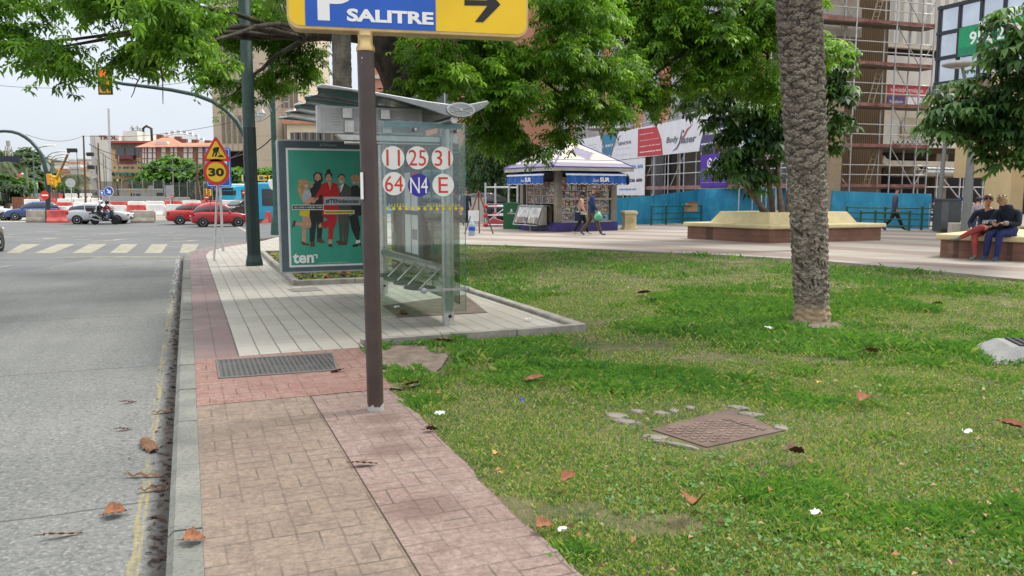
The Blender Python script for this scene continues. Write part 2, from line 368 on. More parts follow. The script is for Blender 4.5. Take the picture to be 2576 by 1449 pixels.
for u, v, l in ((190, 603, 40), (80, 607.5, 32), (20, 590, 40), (140, 589.6, 50), (250, 588, 60), (395, 591, 70), (300, 585, 50), (90, 583, 60), (180, 596, 34), (440, 600, 30), (380, 586, 60), (10, 596, 28)):
    ar.append([(u, v), (u+l, v-1.5), (u+l, v-.9), (u, v+.8)])
mark('lane_arrows', ar, -.166)
# --- kerbs
def sweep(name, path, prof, m, seg=1.0, gap=.012):
    "path in (s,t), profile (across, height); cut into blocks with open joints"
    mb = MB(); pts = [Vector(p) for p in path]
    for a, b in zip(pts[:-1], pts[1:]):
        L = (b-a).length; d = (b-a)/L; nrm = Vector((d.y, -d.x)); k = max(1, round(L/seg))
        for i in range(k):
            p = a+d*(L*i/k+gap/2); q = a+d*(L*(i+1)/k-gap/2); vs = []; jz = random.uniform(-.004, .004)
            for e in (p, q):
                for o, z in prof:
                    x, y = xy(*(e+nrm*o)); vs.append((x, y, h(x, y)+z+jz))
            n_ = len(prof); mb.add(vs, [(i2, (i2+1) % n_, (i2+1) % n_+n_, i2+n_) for i2 in range(n_)]+[tuple(range(n_))[::-1], tuple(range(n_, 2*n_))])
    o = mb.build(name, m); o['kind'] = 'structure'; return o
def arc(c0, r, a0, a1, k): return [(c0[0]+r*math.cos(R(a0+(a1-a0)*i/k)), c0[1]+r*math.sin(R(a0+(a1-a0)*i/k))) for i in range(k+1)]
corner = [(0, 24), (.1, 25.6), (.45, 27.6), (1.0, 29.6), (2.0, 32.2), (3.2, 34.8), (5.2, 39), (8, 46)]
KP = [(0.17, -.4), (-.001, -.4), (-.001, .002), (-.125, .006), (-.155, -.02), (-.175, -.4)][1:]
sweep('kerb', [(0, -5), (0, 24)], KP, M_KERB, 1.0)
sweep('corner_kerb', corner, KP, M_KERB, .8, .02)
sweep('platform_kerb', [(1.66, 8.42), (4.34, 8.42), (4.34, 30)], [(0, -.2), (0, .05), (-.11, .05), (-.125, .035), (-.125, -.2)], M_KERBL, 1.0)
# --- pavements
sheet('pavement', [(0, -5), (.837, -5), (.837, 6.4), (0, 6.4)], 0, M_TAN, 1)
jag = [(1.48+random.uniform(-.014, .014)+.018*math.sin(i*.31), -5+i*.16) for i in range(72)]
sheet('path_edge_strip', [(.848, -5)]+jag+[(1.48, 6.4), (.848, 6.4)], -.002, M_PINK, 1)
sheet('path_joint', [(.837, -5), (.848, -5), (.848, 6.4), (.837, 6.4)], -.005, M_DIRTD, 1)
sheet('red_band', [(0, 6.408), (1.5, 6.408), (1.56, 7), (1.60, 7.4), (1.56, 7.8), (1.66, 8.27), (0, 8.27)], .001, M_RED, 1)
sheet('kerbside_tiles', [(0, 8.278), (.41, 8.278), (.41, 24), (.55, 26), (1.0, 28), (2.6, 32), (2.0, 32.2), (1.0, 29.6), (.45, 27.6), (.1, 25.6), (0, 24)], 0, M_BURG, 1)
sheet('tiled_pavement', [(.414, 8.278), (1.66, 8.278), (1.66, 8.43), (4.33, 8.43), (4.33, 30), (9.7, 30), (9.7, 49), (8.2, 46), (5.4, 39), (3.4, 34.8), (2.63, 32), (1.03, 28), (.555, 26), (.414, 24)], 0, M_WHITE, 1)
# --- plaza, lawn
LAWN_BACK = [(4.45, 27), (7.9, 23.3), (10.4, 19.3), (12.3, 16.2), (13.2, 14.4), (13.5, 12), (13.6, 9.4), (14.3, 4), (15, -5)]
sheet('plaza', LAWN_BACK+[(60, -5), (60, 62), (9.71, 62), (9.71, 30.01), (4.45, 30.01)], .02, M_PLAZA, 1, .12)
sheet('lawn_soil', [(1.4, -5), (1.40, 6.5), (1.5, 8.40), (4.36, 8.40), (4.36, 27.3)]+[(a+.15, b+.1) for a, b in LAWN_BACK[1:]], -.03, M_SOIL, .5)
dp = [G(u, v) for u, v in ((912, 880), (960, 868), (1090, 862), (1135, 880), (1110, 920), (1060, 962), (1010, 975), (985, 972), (950, 940), (905, 905))]
sheet('bare_earth_patch', [st(p.x, p.y) for p in dp], -.012, M_DIRT, .3)
_pb = G(2043, 806)
sheet('bare_earth_patch', [st(_pb.x+(.50+.10*math.sin(i*2.3))*math.cos(i*.45), _pb.y+(.46+.1*math.cos(i*1.7))*math.sin(i*.45)) for i in range(14)], -.02, M_DIRT, .3)
# --- grass blades: one object nobody could count
def inpoly(x, y, poly):
    c = np.zeros(len(x), bool); n = len(poly)
    for i in range(n):
        x0, y0 = poly[i]; x1, y1 = poly[i-1]
        with np.errstate(divide='ignore', invalid='ignore'): k = ((y0 > y) != (y1 > y)) & (x < (x1-x0)*(y-y0)/(y1-y0)+x0)
        c ^= k
    return c
def vnoise(x, y, sc, seed=0):
    r = np.random.default_rng(seed).random((64, 64)); x = x*sc; y = y*sc
    i = np.floor(x).astype(int); j = np.floor(y).astype(int); fx = x-i; fy = y-j; fx = fx*fx*(3-2*fx); fy = fy*fy*(3-2*fy)
    g = lambda a, b: r[a % 64, b % 64]
    return (g(i, j)*(1-fx)+g(i+1, j)*fx)*(1-fy)+(g(i, j+1)*(1-fx)+g(i+1, j+1)*fx)*fy
def fbm(x, y, sc, seed): return .5*vnoise(x, y, sc, seed)+.3*vnoise(x, y, sc*2.1, seed+1)+.2*vnoise(x, y, sc*4.3, seed+2)
def harr(x, y):
    s = x*DY-y*DX; t = x*DX+y*DY; k = np.clip((s-3)/7, 0, 1); w_ = 1-k*k*(3-2*k)
    return -.0085*np.clip(t-10, 0, 47)*w_+.08*(1-w_)
LP = [(1.50, -5), (1.52, 6.5), (1.66, 8.38), (4.38, 8.38), (4.38, 26.5)]+LAWN_BACK[1:]
_mp = [G(u, v) for u, v in ((1640, 1080), (1778, 1124), (1967, 1083), (1839, 1024))]; _mc0 = sum(_mp, Vector())/4; MANP = [((p.x-_mc0.x)*1.03+_mc0.x, (p.y-_mc0.y)*1.03+_mc0.y) for p in _mp]
def blades(N, y0, y1, wid, hgt, seed):
    g = np.random.default_rng(seed); y = y0+(y1-y0)*g.random(N)**1.0; x = (g.random(N)*1.34-.62)*y*1.02
    s = x*DY-y*DX; t = x*DX+y*DY
    edge = (g.random(N)-.5)*.13
    k = inpoly(s+edge, t+edge*.7, LP)
    man = inpoly(x, y, MANP)
    dist = (x-1.35)**2+(y-5.4)**2
    dirt = ((x+1.05)/.62)**2+((y-7.75)/.75)**2+2.2*(fbm(x, y, 3, 60)-.5) < .72
    bare = fbm(x, y, 1.3, 40) > .735
    palm = (x-3.63)**2+(y-9.65)**2+.3*(fbm(x, y, 4, 61)-.5) < .11
    dens = g.random(N) < (.35+.65*np.clip(fbm(x, y, .55, 3)*2.2-.5, 0, 1))
    k &= ~man & ~dirt & dens & ~palm & ~(bare & (g.random(N) < .85)); x, y = x[k], y[k]; n_ = len(x)
    lush = np.clip((.68*fbm(x, y, .62, 11)+.32*fbm(x, y, 3.1, 12)-.455)*8, 0, 1); lush *= np.clip(((x-1.35)**2+(y-5.4)**2-.5), 0, 1)
    tuft = np.clip((fbm(x, y, 1.9, 21)-.60)*8, 0, 1)
    H = hgt*(.30+.55*lush+.55*tuft*lush)*(.6+.8*g.random(n_)); W = wid*(.7+.6*g.random(n_))
    az = g.random(n_)*6.283; ld = g.random(n_)*6.283; lean = H*(.25+.9*g.random(n_))
    z = harr(x, y)-.032; H = np.where(inpoly(x, y, [((a-_mc0.x)*1.25+_mc0.x, (b-_mc0.y)*1.25+_mc0.y) for a, b in MANP]), H*.8, H); cx, cy = np.cos(az)*W*.5, np.sin(az)*W*.5; lx, ly = np.cos(ld)*lean, np.sin(ld)*lean
    V = np.empty((n_, 4, 3)); V[:, 0] = np.c_[x-cx, y-cy, z]; V[:, 1] = np.c_[x+cx, y+cy, z]
    V[:, 2] = np.c_[x+cx*.8+lx*.4, y+cy*.8+ly*.4, z+H*.65]; V[:, 3] = np.c_[x+lx, y+ly, z+H*(1-.25*g.random(n_))]
    dry = g.random(n_) < (.46-.42*lush); mi = np.where(dry, 1+(g.random(n_) < .45), 0); mi = np.where((~dry) & (g.random(n_) < .4-.1*lush), 3, mi)
    return V.reshape(-1, 3), np.arange(n_*4).reshape(-1, 4), mi
Q = [blades(300000, 2.6, 7.5, .0055, .075, 1), blades(220000, 7.5, 13, .009, .08, 2), blades(140000, 13, 25, .017, .085, 3)]
off = 0; Vs = []; Fs = []; Ms = []
for V, Fc, m_ in Q: Vs.append(V); Fs.append(Fc+off); Ms.append(m_); off += len(V)
GM = [leafmat('grass_green', (.085, .24, .032), (.17, .345, .05), .35, .9), leafmat('grass_dry', (.38, .42, .075), (.49, .48, .115), .3, 2), leafmat('grass_straw', (.48, .41, .19), (.39, .38, .11), .2, 2), leafmat('grass_deep', (.035, .13, .035), (.065, .20, .045), .3, .7)]
tag(npmesh('grass', np.concatenate(Vs), np.concatenate(Fs), GM, np.concatenate(Ms)), kind='stuff')
# low weeds with broad leaves, and crumbs of leaf litter: stuff
def scraps(name, n_, region, size, mats, seed, lift=.02, flat=1.0, asp=.6):
    g = np.random.default_rng(seed); V = np.empty((n_, 4, 3)); k = 0; P = []
    while len(P) < n_:
        p = region(g)
        if p is not None: P.append(p)
    P = np.array(P); a = g.random(n_)*6.283; L = size*(.5+g.random(n_)); W = L*asp*(.6+.6*g.random(n_)); t1 = (g.random(n_)-.5)*flat; t2 = (g.random(n_)-.5)*flat
    ux, uy = np.cos(a), np.sin(a); z = P[:, 2]+lift
    V[:, 0] = np.c_[P[:, 0]-ux*L, P[:, 1]-uy*L, z]; V[:, 2] = np.c_[P[:, 0]+ux*L, P[:, 1]+uy*L, z+L*abs(t1)]
    V[:, 1] = np.c_[P[:, 0]-uy*W, P[:, 1]+ux*W, z+W*t2+.01]; V[:, 3] = np.c_[P[:, 0]+uy*W, P[:, 1]-ux*W, z-W*t2+.01]
    return tag(npmesh(name, V.reshape(-1, 3), np.arange(n_*4).reshape(-1, 4), mats, g.integers(0, len(mats), n_)), kind='stuff')
def lawn_pt(g):
    y = 3+20*g.random()**1.7; x = (g.random()*1.3-.6)*y; s, t = st(x, y)
    return (x, y, h(x, y)-.03) if inpoly(np.array([s]), np.array([t]), LP)[0] and not inpoly(np.array([x]), np.array([y]), [((a-_mc0.x)*1.12+_mc0.x, (b-_mc0.y)*1.12+_mc0.y) for a, b in MANP])[0] else None
def weed_pt(g):
    p = lawn_pt(g)
    return p if p and fbm(np.array([p[0]]), np.array([p[1]]), .8, 77)[0] > .58 else None
def gutter_pt(g):
    t = 2.5+22*g.random()**1.4; s = -.178-abs(g.normal())*.04*(2.2 if g.random() < .12 else 1); x, y = xy(s, t); return (x, y, h(x, y)-.17)
scraps('lawn_weeds', 4500, weed_pt, .012, [leafmat('weed_green', (.09, .22, .05), (.13, .28, .06)), leafmat('weed_dark', (.06, .16, .045), (.09, .2, .05))], 5, .02, 1.2, .8)
LB = [mat('dry_leaf', '#8a5a35', .8, 0, .3, 30), mat('dry_leaf_dark', '#4b2f20', .85, 0, .3, 30), mat('dry_leaf_pale', '#94795a', .8, 0, .2, 30)]
scraps('lawn_leaf_litter', 560, lawn_pt, .016, LB, 6, .05, 1.5, .55)
scraps('gutter_leaf_litter', 800, gutter_pt, .026, [LB[1], mat('wet_leaf', '#3a2219', .6, 0, .3, 30), mat('gutter_dirt', '#241c19', .9)], 8, .006, .5, .26)
# ================================================================ FOREGROUND THINGS
def _fit(s, txt, x0, x1, z0, z1, y, mi=0, bold=0, shear=0, M=None, dep=.002):
    "lettering scaled into a box"
    o = _font(); c = o.data; c.body = txt; c.size = 1; c.align_x = 'LEFT'; c.offset = bold; c.shear = shear; c.resolution_u = 3; c.fill_mode = 'FRONT'; c.extrude = 0
    me = bpy.data.meshes.new_from_object(o); P = [p.co for p in me.vertices]
    if P:
        a, b = min(p.x for p in P), max(p.x for p in P); d, e = min(p.y for p in P), max(p.y for p in P)
        s.add([(x0+(p.x-a)/(b-a)*(x1-x0), y-dep, z0+(p.y-d)/(e-d)*(z1-z0)) for p in P], [tuple(p.vertices) for p in me.polygons], mi, False, M)
    bpy.data.meshes.remove(me); return s
MB.fit = _fit
def rrect(x0, x1, z0, z1, r, k=5):
    o = []
    for cx, cz, a in ((x1-r, z1-r, 0), (x0+r, z1-r, 90), (x0+r, z0+r, 180), (x1-r, z0+r, 270)):
        o += [(cx+r*math.cos(R(a+90*i/k)), cz+r*math.sin(R(a+90*i/k))) for i in range(k+1)]
    return o
def ell(x, z, a, b, n=16): return [(x+a*math.cos(2*math.pi*i/n), z+b*math.sin(2*math.pi*i/n)) for i in range(n)]
WHITE = mat('white_paint', '#e6e6e2', .45, 0, .05, 4); BLACK = mat('black_paint', '#141414', .45, 0, .2, 8); STEEL = mat('brushed_steel', (.50, .50, .48), .34, .85, .12, 14); GALV = mat('galvanised', (.50, .52, .53), .5, .55, .15, 10)
GREYP = mat('grey_paint', (.30, .31, .32), .5, .2, .1, 6); YEL = mat('sign_yellow', (.86, .55, .008), .42, 0, .05, 3); BLUE = mat('sign_blue', (.010, .10, .50), .42, 0, .08, 3); RED = mat('sign_red', (.62, .035, .022), .45, 0, .08, 4)
DGREEN = mat('lamp_green', (.008, .026, .022), .35, 0, .25, 5, .15, 30); LETW = mat('lettering_white', '#eeeeec', .5, 0, .02, 3); LETK = mat('lettering_black', '#151515', .5, 0, .05, 3)
RUBBER = mat('rubber', '#18181a', .85, 0, .2, 20); CREAM = mat('cream_concrete', (.66, .55, .32), .7, 0, .10, 1.6, .2, 50, c2='#e2d3a2'); GOLD = mat('anodised_gold', (.56, .40, .18), .38, .55, .12, 10)
# --- parking direction sign on its brown pole
n = NT('brown_pole_paint'); c = n.mix(n.mr(n.noise(6, 4), .3, .7), (.050, .034, .030), (.075, .052, .046))
sc1 = n.mr(n.noise(14, 8, n.map(0, (1, 1, .45)), .7), .665, .70, 0, .9); zz = n.sep()[2]
c = n.mix(n.math('MULTIPLY', sc1, n.mr(zz, .9, 1.5, .25, 1)), c, (.5, .47, .45)); c = n.mix(n.math('MULTIPLY', n.math('LESS_THAN', n.math('MULTIPLY_ADD', n.noise(22, 3), .09, zz), .085), 1), c, (.42, .42, .40))
n.bump(n.noise(12, 3), .15, .01); M_BROWN = n.fin(c, n.mr(n.noise(9, 3), .3, .7, .3, .5))
pb = G(945, 1030); a_ = PD(722, 60, 5.74); b_ = PD(1328, 60, 6.1); SF = Fr((a_.x, a_.y, 0), math.atan2(b_.y-a_.y, b_.x-a_.x))
sg = T('direction_sign', 'yellow and blue parking direction sign on a scuffed brown pole beside the path', 'sign', (pb.x, pb.y, 0))
lean = -.02
mb = MB(); mb.tube([(0, 0, -.05), (lean, 0, 2.60)], .0605, 24); mb.build('pole', M_BROWN, sg)
mb = MB(Matrix.Translation((lean, 0, 0))); mb.lathe([(.066, 2.60), (.066, 2.625), (.052, 2.65), (.052, 2.70), (.055, 2.705), (.052, 2.71), (.052, 2.738)], n=24); mb.build('collar', GOLD, sg)
M_ = Matrix.Translation((-pb.x, -pb.y, 0)) @ Matrix.Translation(SF.o) @ Matrix.Rotation(SF.rz, 4, 'Z')
Wd = (b_-a_).length; z0 = 2.735
def cs(cx, cy): return SF.hit((900+cx/1.907)/1.59, cy/1.907/1.59)
mb = MB(M_); mb.prism(rrect(0, Wd, z0, z0+.66, .085), -.0, .13); mb.build('case', GOLD, sg, .008)
i_ = .014; mb = MB(M_)
xa, xb = cs(611, 100)[0], cs(1607, 150)[0]
pl = rrect(i_, Wd-i_, z0+.026, z0+.66-i_, .072)
mb.flat(pl, -.004, 0); mb.flat([(xa, z0+.0262), (xb, z0+.0262), (xb, z0+.6458), (xa, z0+.6458)], -.006, 1); mb.build('face', [YEL, BLUE], sg)
mb = MB(M_)
x0, zb = cs(708, 155); x1, _ = cs(800, 155); mb.flat([(x0, zb), (x1, zb), (x1, z0+.6), (x0, z0+.6)], -.008)
cz = cs(840, 32)[1]; ro, ri = .145, .062; bx_ = cs(850, 0)[0]; ring = [(x1-.002, cz), (bx_, cz)]+[(bx_+ro*math.sin(R(180-a)), cz+ro+ro*math.cos(R(180-a))) for a in range(15, 180, 15)]+[(bx_, cz+2*ro), (x1-.002, cz+2*ro), (x1-.002, cz+ro+ri), (bx_, cz+ro+ri)]+[(bx_+ri*math.sin(R(a)), cz+ro+ri*math.cos(R(a))) for a in range(15, 180, 15)]+[(bx_, cz+ro-ri), (x1-.002, cz+ro-ri)]
mb.flat(ring, -.0082)
(xl, zl), (xr, zr) = cs(930, 165), cs(1590, 192); zt = cs(1300, 78)[1]; mb.fit('SALITRE', xl, xr, (zl+zr)/2, zt-.004, -.008, bold=.04); mb.build('lettering', LETW, sg)
mb = MB(M_); mb.flat([cs(*p) for p in ((1825, 42), (2000, 45), (1905, 168), (1968, 170), (2100, 36), (1978, -100), (1912, -98), (2005, 4), (1825, 0))][::-1], -.008); mb.build('arrow', LETK, sg)
mb = MB(); mb.bx(-.064, -.045, -.07, -.05, 1.56, 1.75); q = mb.build('sticker', LETW, sg)
# --- bus shelter
SO = xy(2.9, 9.3); SH = Fr((*SO, 0), STREET)
bs = T('bus_shelter', 'grey steel and glass bus shelter with ribbed wing roof and green poster panel', 'bus shelter', (*SO, 0), STREET)
GL = glass('shelter_glass', (.90, .96, .945)); GLE = mat('glass_edge', (.10, .26, .24), .2)
for y, z in ((0, 2.42), (3.5, 2.42)):
    mb = MB(); mb.tube([(0, y, -.1), (0, y, z)], .072, 24); mb.lathe([(.08, .60), (.08, .64)], (0, y, 0), 20); mb.disc(0, .12, .022, y-.0745, y-.07, 1); mb.build('post', [STEEL, BLACK], bs)
yg = -.11
xl, _ = SH.hit(955, 500, yg); xr, zb = SH.hit(1172, 783, yg); _, zt = SH.hit(1166, 310, yg)
mb = MB(); mb.bx(xl, xr, yg-.005, yg+.005, zb, zt); mb.bx(xr, xr+.004, yg-.006, yg+.006, zb, zt, 1); mb.build('end_pane', [GL, GLE], bs)
mb = MB(); (xa, za), (xb, zc) = SH.hit(965, 306, yg), SH.hit(1162, 327, yg); mb.bx(xa, xb, yg-.008, yg-.0055, zc+.012, za); mb.build('pane_band', mat('pane_band_blue', (.16, .31, .34), .3, 0, .1), bs)
mb = MB(); mb.bx(.15, .16, .02, 3.55, .25, 2.30); mb.bx(.149, .161, 1.2, 1.212, .25, 2.30, 1); mb.bx(.149, .161, 2.4, 2.412, .25, 2.30, 1); mb.build('back_pane', [GL, GLE], bs)
for (u, v, t, f, k, tw) in ((989, 397, '11', WHITE, RED, .6), (1050, 397, '25', WHITE, RED, .78), (1113, 398, '31', WHITE, RED, .72), (991, 462, '64', WHITE, RED, .8), (1054, 466, 'N4', mat('decal_blue', (.035, .022, .33), .4), LETW, .8), (1115, 465.5, 'E', WHITE, RED, .44)):
    x, z = SH.hit(u, v, yg-.007); r = .133; mb = MB(); mb.disc(x, z, r, yg-.0075, yg-.0055, 0, 32)
    mb.fit(t, x-r*tw, x+r*tw, z-.092, z+.092, yg-.008, 1); mb.build('route_decal', [f, k], bs)
mb = MB()
for i in range(13):
    x, z = SH.hit(975+i*15.6, 525, yg-.006); mb = MB(); mb.disc(x, z, .019, yg-.008, yg-.0055, 0, 14); mb.build('warning_dot', mat('decal_yellow', (.72, .56, .02), .5), bs)
mb = MB(); (a, z), (b, _) = SH.hit(978, 517, yg), SH.hit(1158, 517, yg); mb.flat([(a, z-.013), (b, z-.013), (b, z-.009), (a, z-.009)], yg-.008)
for i in list(range(6))+list(range(14, 26)):
    x, z = SH.hit(978+i*7, 517, yg-.006); mb.flat([(x, z-.012), (x+.008, z-.012), (x+.008, z+.022), (x, z+.022)], yg-.008)
mb.build('dash_band', mat('decal_yellow', (.72, .56, .02), .5), bs)
# bench: rail, four perforated seats on struts, end bracket
mb = MB(); mb.tube([(-.02, .05, .67), (-.02, 3.3, .67)], .062, 18); mb.build('bench_rail', STEEL, bs)
SEATP = mat('seat_grey', (.12, .13, .135), .45, .5, .15, 30)
for y in (.35, .9, 1.45, 2.0):
    mb = MB(); o = [(-.17+.17*math.cos(a)*1.15, y+.26*math.sin(a)) for a in [2*math.pi*i/20 for i in range(20)]]; mb.slab([(x-.09, yy) for x, yy in o], .43, .445)
    for i in range(5): mb.lathe([(.012, .4455), (.012, .447)], (-.35+.05*i, y-.08, 0), 8, 1)
    mb.build('seat', [SEATP, BLACK], bs)
    mb = MB(); mb.tube([(-.03, y-.22, .72), (-.06, y-.24, .70), (-.33, y-.24, .44)], .014, 8); mb.tube([(-.03, y-.22, .735), (-.03, y-.22, .60)], .022, 8); mb.build('strut', STEEL, bs)
mb = MB(); mb.bx(-.34, .17, -.17, -.14, .445, .475); mb.lathe([(.0, -.19), (.034, -.19), (.034, -.13), (0, -.13)], (0, 0, 0), 14, 1, Matrix.Translation((-.35, 0, .46)) @ Matrix.Rotation(R(90), 4, 'X') @ Matrix.Scale(-1, 4, (0, 0, 1))); mb.lathe([(0, -.19), (.034, -.19), (.034, -.13), (0, -.13)], (0, 0, 0), 14, 1, Matrix.Translation((.18, 0, .46)) @ Matrix.Rotation(R(90), 4, 'X') @ Matrix.Scale(-1, 4, (0, 0, 1))); mb.build('bench_bracket', [STEEL, GREYP], bs)
# roof: five wing ribs and the tinted sheets between
zs = lambda x: None
RT = [(-1.55, 2.745), (-1.50, 2.765), (-.9, 2.70), (-.3, 2.625), (.0, 2.60), (.08, 2.60), (.22, 2.625), (.40, 2.665)]
RB = [(.42, 2.65), (.33, 2.58), (.20, 2.51), (.05, 2.47), (-.12, 2.49), (-.35, 2.56), (-.75, 2.655), (-1.2, 2.715), (-1.55, 2.732)]
RIB = mat('rib_grey', (.27, .28, .29), .38, .4, .12, 6); ROOFG = mat('tinted_roof_sheet', (.055, .085, .12), .18, 0, .25, 1.5, spec=.6)
for i, y in enumerate((-.32, .68, 1.66, 2.64, 3.62)):
    mb = MB(); mb.prism(RT+RB, y-.03, y+.03, 0)
    mb.tube([(x, y, z+.004) for x, z in RT], .009, 8, 1)
    if i == 0:
        mb.prism(ell(.06, 2.555, .17, .082, 28), y-.055, y-.028, 1); mb.prism(ell(.06, 2.555, .152, .070, 28), y-.058, y-.05, 2)
        for a in (30, 150, 210, 330):
            d = (math.cos(R(a))*.145, math.sin(R(a))*.067); mb.tube([(.06, y-.06, 2.555), (.06+d[0], y-.06, 2.555+d[1])], .005, 6, 1)
        mb.disc(.06, 2.555, .02, y-.066, y-.05, 1, 14)
        for x, z in ((-.1, 2.575), (-.2, 2.595), (.2, 2.575), (.31, 2.615)): mb.disc(x, z, .01, y-.036, y-.029, 1, 10)
    mb.build('roof_rib', [RIB, STEEL, GREYP], bs, .004)
for i in range(4):
    y0 = -.29+i*.985+(0 if i else 0); mb = MB(); top = [(x, z+.012) for x, z in RT]; k = 6; vs = []; nx = len(top)
    for j in range(k+1):
        f = j/k; yy = -.29+i*.98+f*.94; sag = math.sin(math.pi*f)
        for q, (x, z) in enumerate(top): vs.append((x+(.07*sag if q < 2 else 0), yy, z-.02*sag*(.4+.6*max(0, -x))-.022))
    mb.add(vs, [(j*nx+q, j*nx+q+1, (j+1)*nx+q+1, (j+1)*nx+q) for j in range(k) for q in range(nx-1)], 0, True)
    mb.add([(x, y, z+.005) for x, y, z in vs], [(j*nx+q, (j+1)*nx+q, (j+1)*nx+q+1, j*nx+q+1) for j in range(k) for q in range(nx-1)], 0, True); mb.build('roof_sheet', ROOFG, bs)
mb = MB(); mb.tube([(0, -.3, 2.45), (0, 3.6, 2.45)], .045, 16); mb.tube([(.1, -.13, 2.34), (.1, 3.5, 2.34)], .02, 10); mb.build('roof_beam', STEEL, bs)
# information box under the roof, lamp strip
yb = .05; (xa, za) = SH.hit(797, 264, yb); (_, zb) = SH.hit(797, 334, yb); xb = SH.hit(1062, 300, yb)[0]
mb = MB(); mb.bx(xa, xb, yb, yb+.11, zb, za); mb.bx(xa+.04, xb-.04, yb-.004, yb, zb+.03, za-.03, 1)
for q in range(4):
    for xx in (xa+.17, xb-.32): mb.bx(xx, xx+.07, yb-.012, yb-.004, zb+.10+.03*q, zb+.115+.03*q, 0)
mb.build('display_box', [mat('box_frame', (.42, .43, .43), .4, .5), mat('box_back', (.36, .37, .37), .45, .3)], bs, .006)
for xx in (xa+.28, xb-.5):
    mb = MB(); mb.bx(xx, xx+.11, yb-.035, yb-.006, zb+.17, za-.02); mb.bx(xx+.02, xx+.13, yb-.035, yb-.006, zb+.01, zb+.15); mb.build('box_clamp', STEEL, bs, .005)
mb = MB(); mb.prism([(xa+.20, zb-.01), (xb+.4, zb-.01), (xb+.4, zb-.075), (xa+.27, zb-.075)], yb-.02, yb+.09); mb.tube([(xa+.3, yb, zb-.10), (xb+.36, yb, zb-.10)], .02, 10); mb.build('lamp_strip', STEEL, bs, .004)
for u, v in ((1043, 326), (1148, 330)):
    x, z = SH.hit(u, v, yg); mb = MB(); mb.disc(x, z, .022, yg-.05, yg+.06, 0, 14); mb.disc(x, z, .012, yg-.054, yg-.05, 1, 10); mb.build('clamp_knob', [GREYP, STEEL], bs)
# map case against the back pane
mb = MB(); mb.bx(.07, .13, 1.55, 2.35, .62, 1.98); mb.build('map_case', mat('case_bluegrey', (.10, .13, .16), .4), bs, .01)
mb = MB()
for (ya, yb2, za, zb2, m_) in ((1.6, 1.93, 1.36, 1.9, 0), (1.98, 2.3, 1.36, 1.9, 0), (1.6, 1.93, .75, 1.30, 0), (1.98, 2.3, .75, 1.30, 0), (1.6, 1.93, 1.84, 1.9, 1), (1.63, 1.9, .95, 1.1, 2)): mb.bx(.066-.001*m_, .069, ya, yb2, za, zb2, m_)
mb.build('timetable', [WHITE, RED, GREYP], bs)
# ground plate
gp = [G(965, 765), G(1175, 738), G(1225, 787), G(1010, 800)]
# poster panel at the far end
yp = 3.62; (xa, zb) = SH.hit(707, 688, yp); (_, za) = SH.hit(696, 350, yp); xb = -.075
ap = MB(); ap.prism(rrect(xa, xb, zb, za, .03), yp, yp+.16); ap.prism(rrect(xa+.022, xb-.022, zb+.022, za-.022, .02), yp-.004, yp, 1); ap = ap.build('advert_panel', [mat('panel_silver', (.46, .48, .49), .38, .6), mat('panel_slate', (.085, .115, .14), .4)], bs, .006)
def pc(cx, cy): return SH.hit((1100+cx/2.415)/1.59, (520+cy/2.415)/1.59, yp)
px0, pz1 = pc(122, 192); px1 = xb-.135; pz0 = pc(155, 1308)[1]
n = NT('poster_green'); M_PG = n.fin(n.mix(n.mr(n.noise(2, 2), .3, .7), (.035, .30, .20), (.06, .37, .26)), .35)
SKIN = mat('skin', (.52, .29, .19), .55, 0, .12, 12); HAIRK = mat('hair_dark', (.018, .013, .011), .5, 0, .3, 40); BLOND = mat('hair_blond', (.46, .29, .11), .5, 0, .3, 30)
PM = [WHITE, M_PG, SKIN, HAIRK, BLOND, mat('poster_red', (.50, .015, .02), .4), mat('poster_black', (.016, .017, .02), .4), mat('poster_suit', (.075, .075, .065), .4), mat('poster_grey', (.42, .45, .48), .4), mat('poster_yellow', (.66, .50, .02), .4), mat('poster_brown', (.09, .05, .03), .4)]
mb = MB(); mb.bx(px0-.03, px1+.03, yp-.006, yp-.0045, pz0-.03, pz1+.03, 0); mb.bx(px0, px1, yp-.008, yp-.0065, pz0, pz1, 1)
ly = [yp-.009]
def pp(mi, pts): ly[0] -= .00012; mb.flat([pc(*p) for p in pts][::-1], ly[0], mi)
def pe(mi, x, y, a, b, n=14): pp(mi, [(x+a*math.cos(2*math.pi*i/n), y+b*math.sin(2*math.pi*i/n)) for i in range(n)])
# five people on the poster
pp(6, [(340, 560), (385, 508), (440, 512), (475, 560), (470, 800), (470, 830), (448, 1052), (405, 1052), (402, 880), (380, 1080), (334, 1080), (330, 770), (335, 640)]); pp(10, [(340, 1075), (378, 1075), (390, 1125), (340, 1128)]); pp(10, [(402, 1045), (448, 1048), (486, 1088), (450, 1095), (402, 1078)])
pp(3, [(370, 430), (405, 403), (450, 418), (463, 480), (445, 512), (385, 505), (370, 470)]); pe(2, 411, 464, 31, 44); pp(3, [(385, 480), (437, 480), (432, 505), (411, 512), (390, 503)]); pe(0, 411, 487, 11, 4, 8); pp(2, [(340, 505), (362, 500), (368, 545), (345, 565)])
pp(4, [(226, 482), (285, 470), (328, 505), (318, 560), (290, 590), (278, 640), (262, 690), (246, 655), (215, 600), (222, 535)]); pe(2, 297, 523, 29, 38); pe(0, 303, 540, 9, 4, 8)
pp(8, [(272, 590), (330, 574), (350, 620), (346, 700), (272, 705), (262, 640)]); pp(2, [(335, 650), (380, 650), (418, 655), (415, 672), (360, 700), (290, 722), (268, 700)]); pp(9, [(242, 740), (335, 735), (332, 836), (236, 828)])
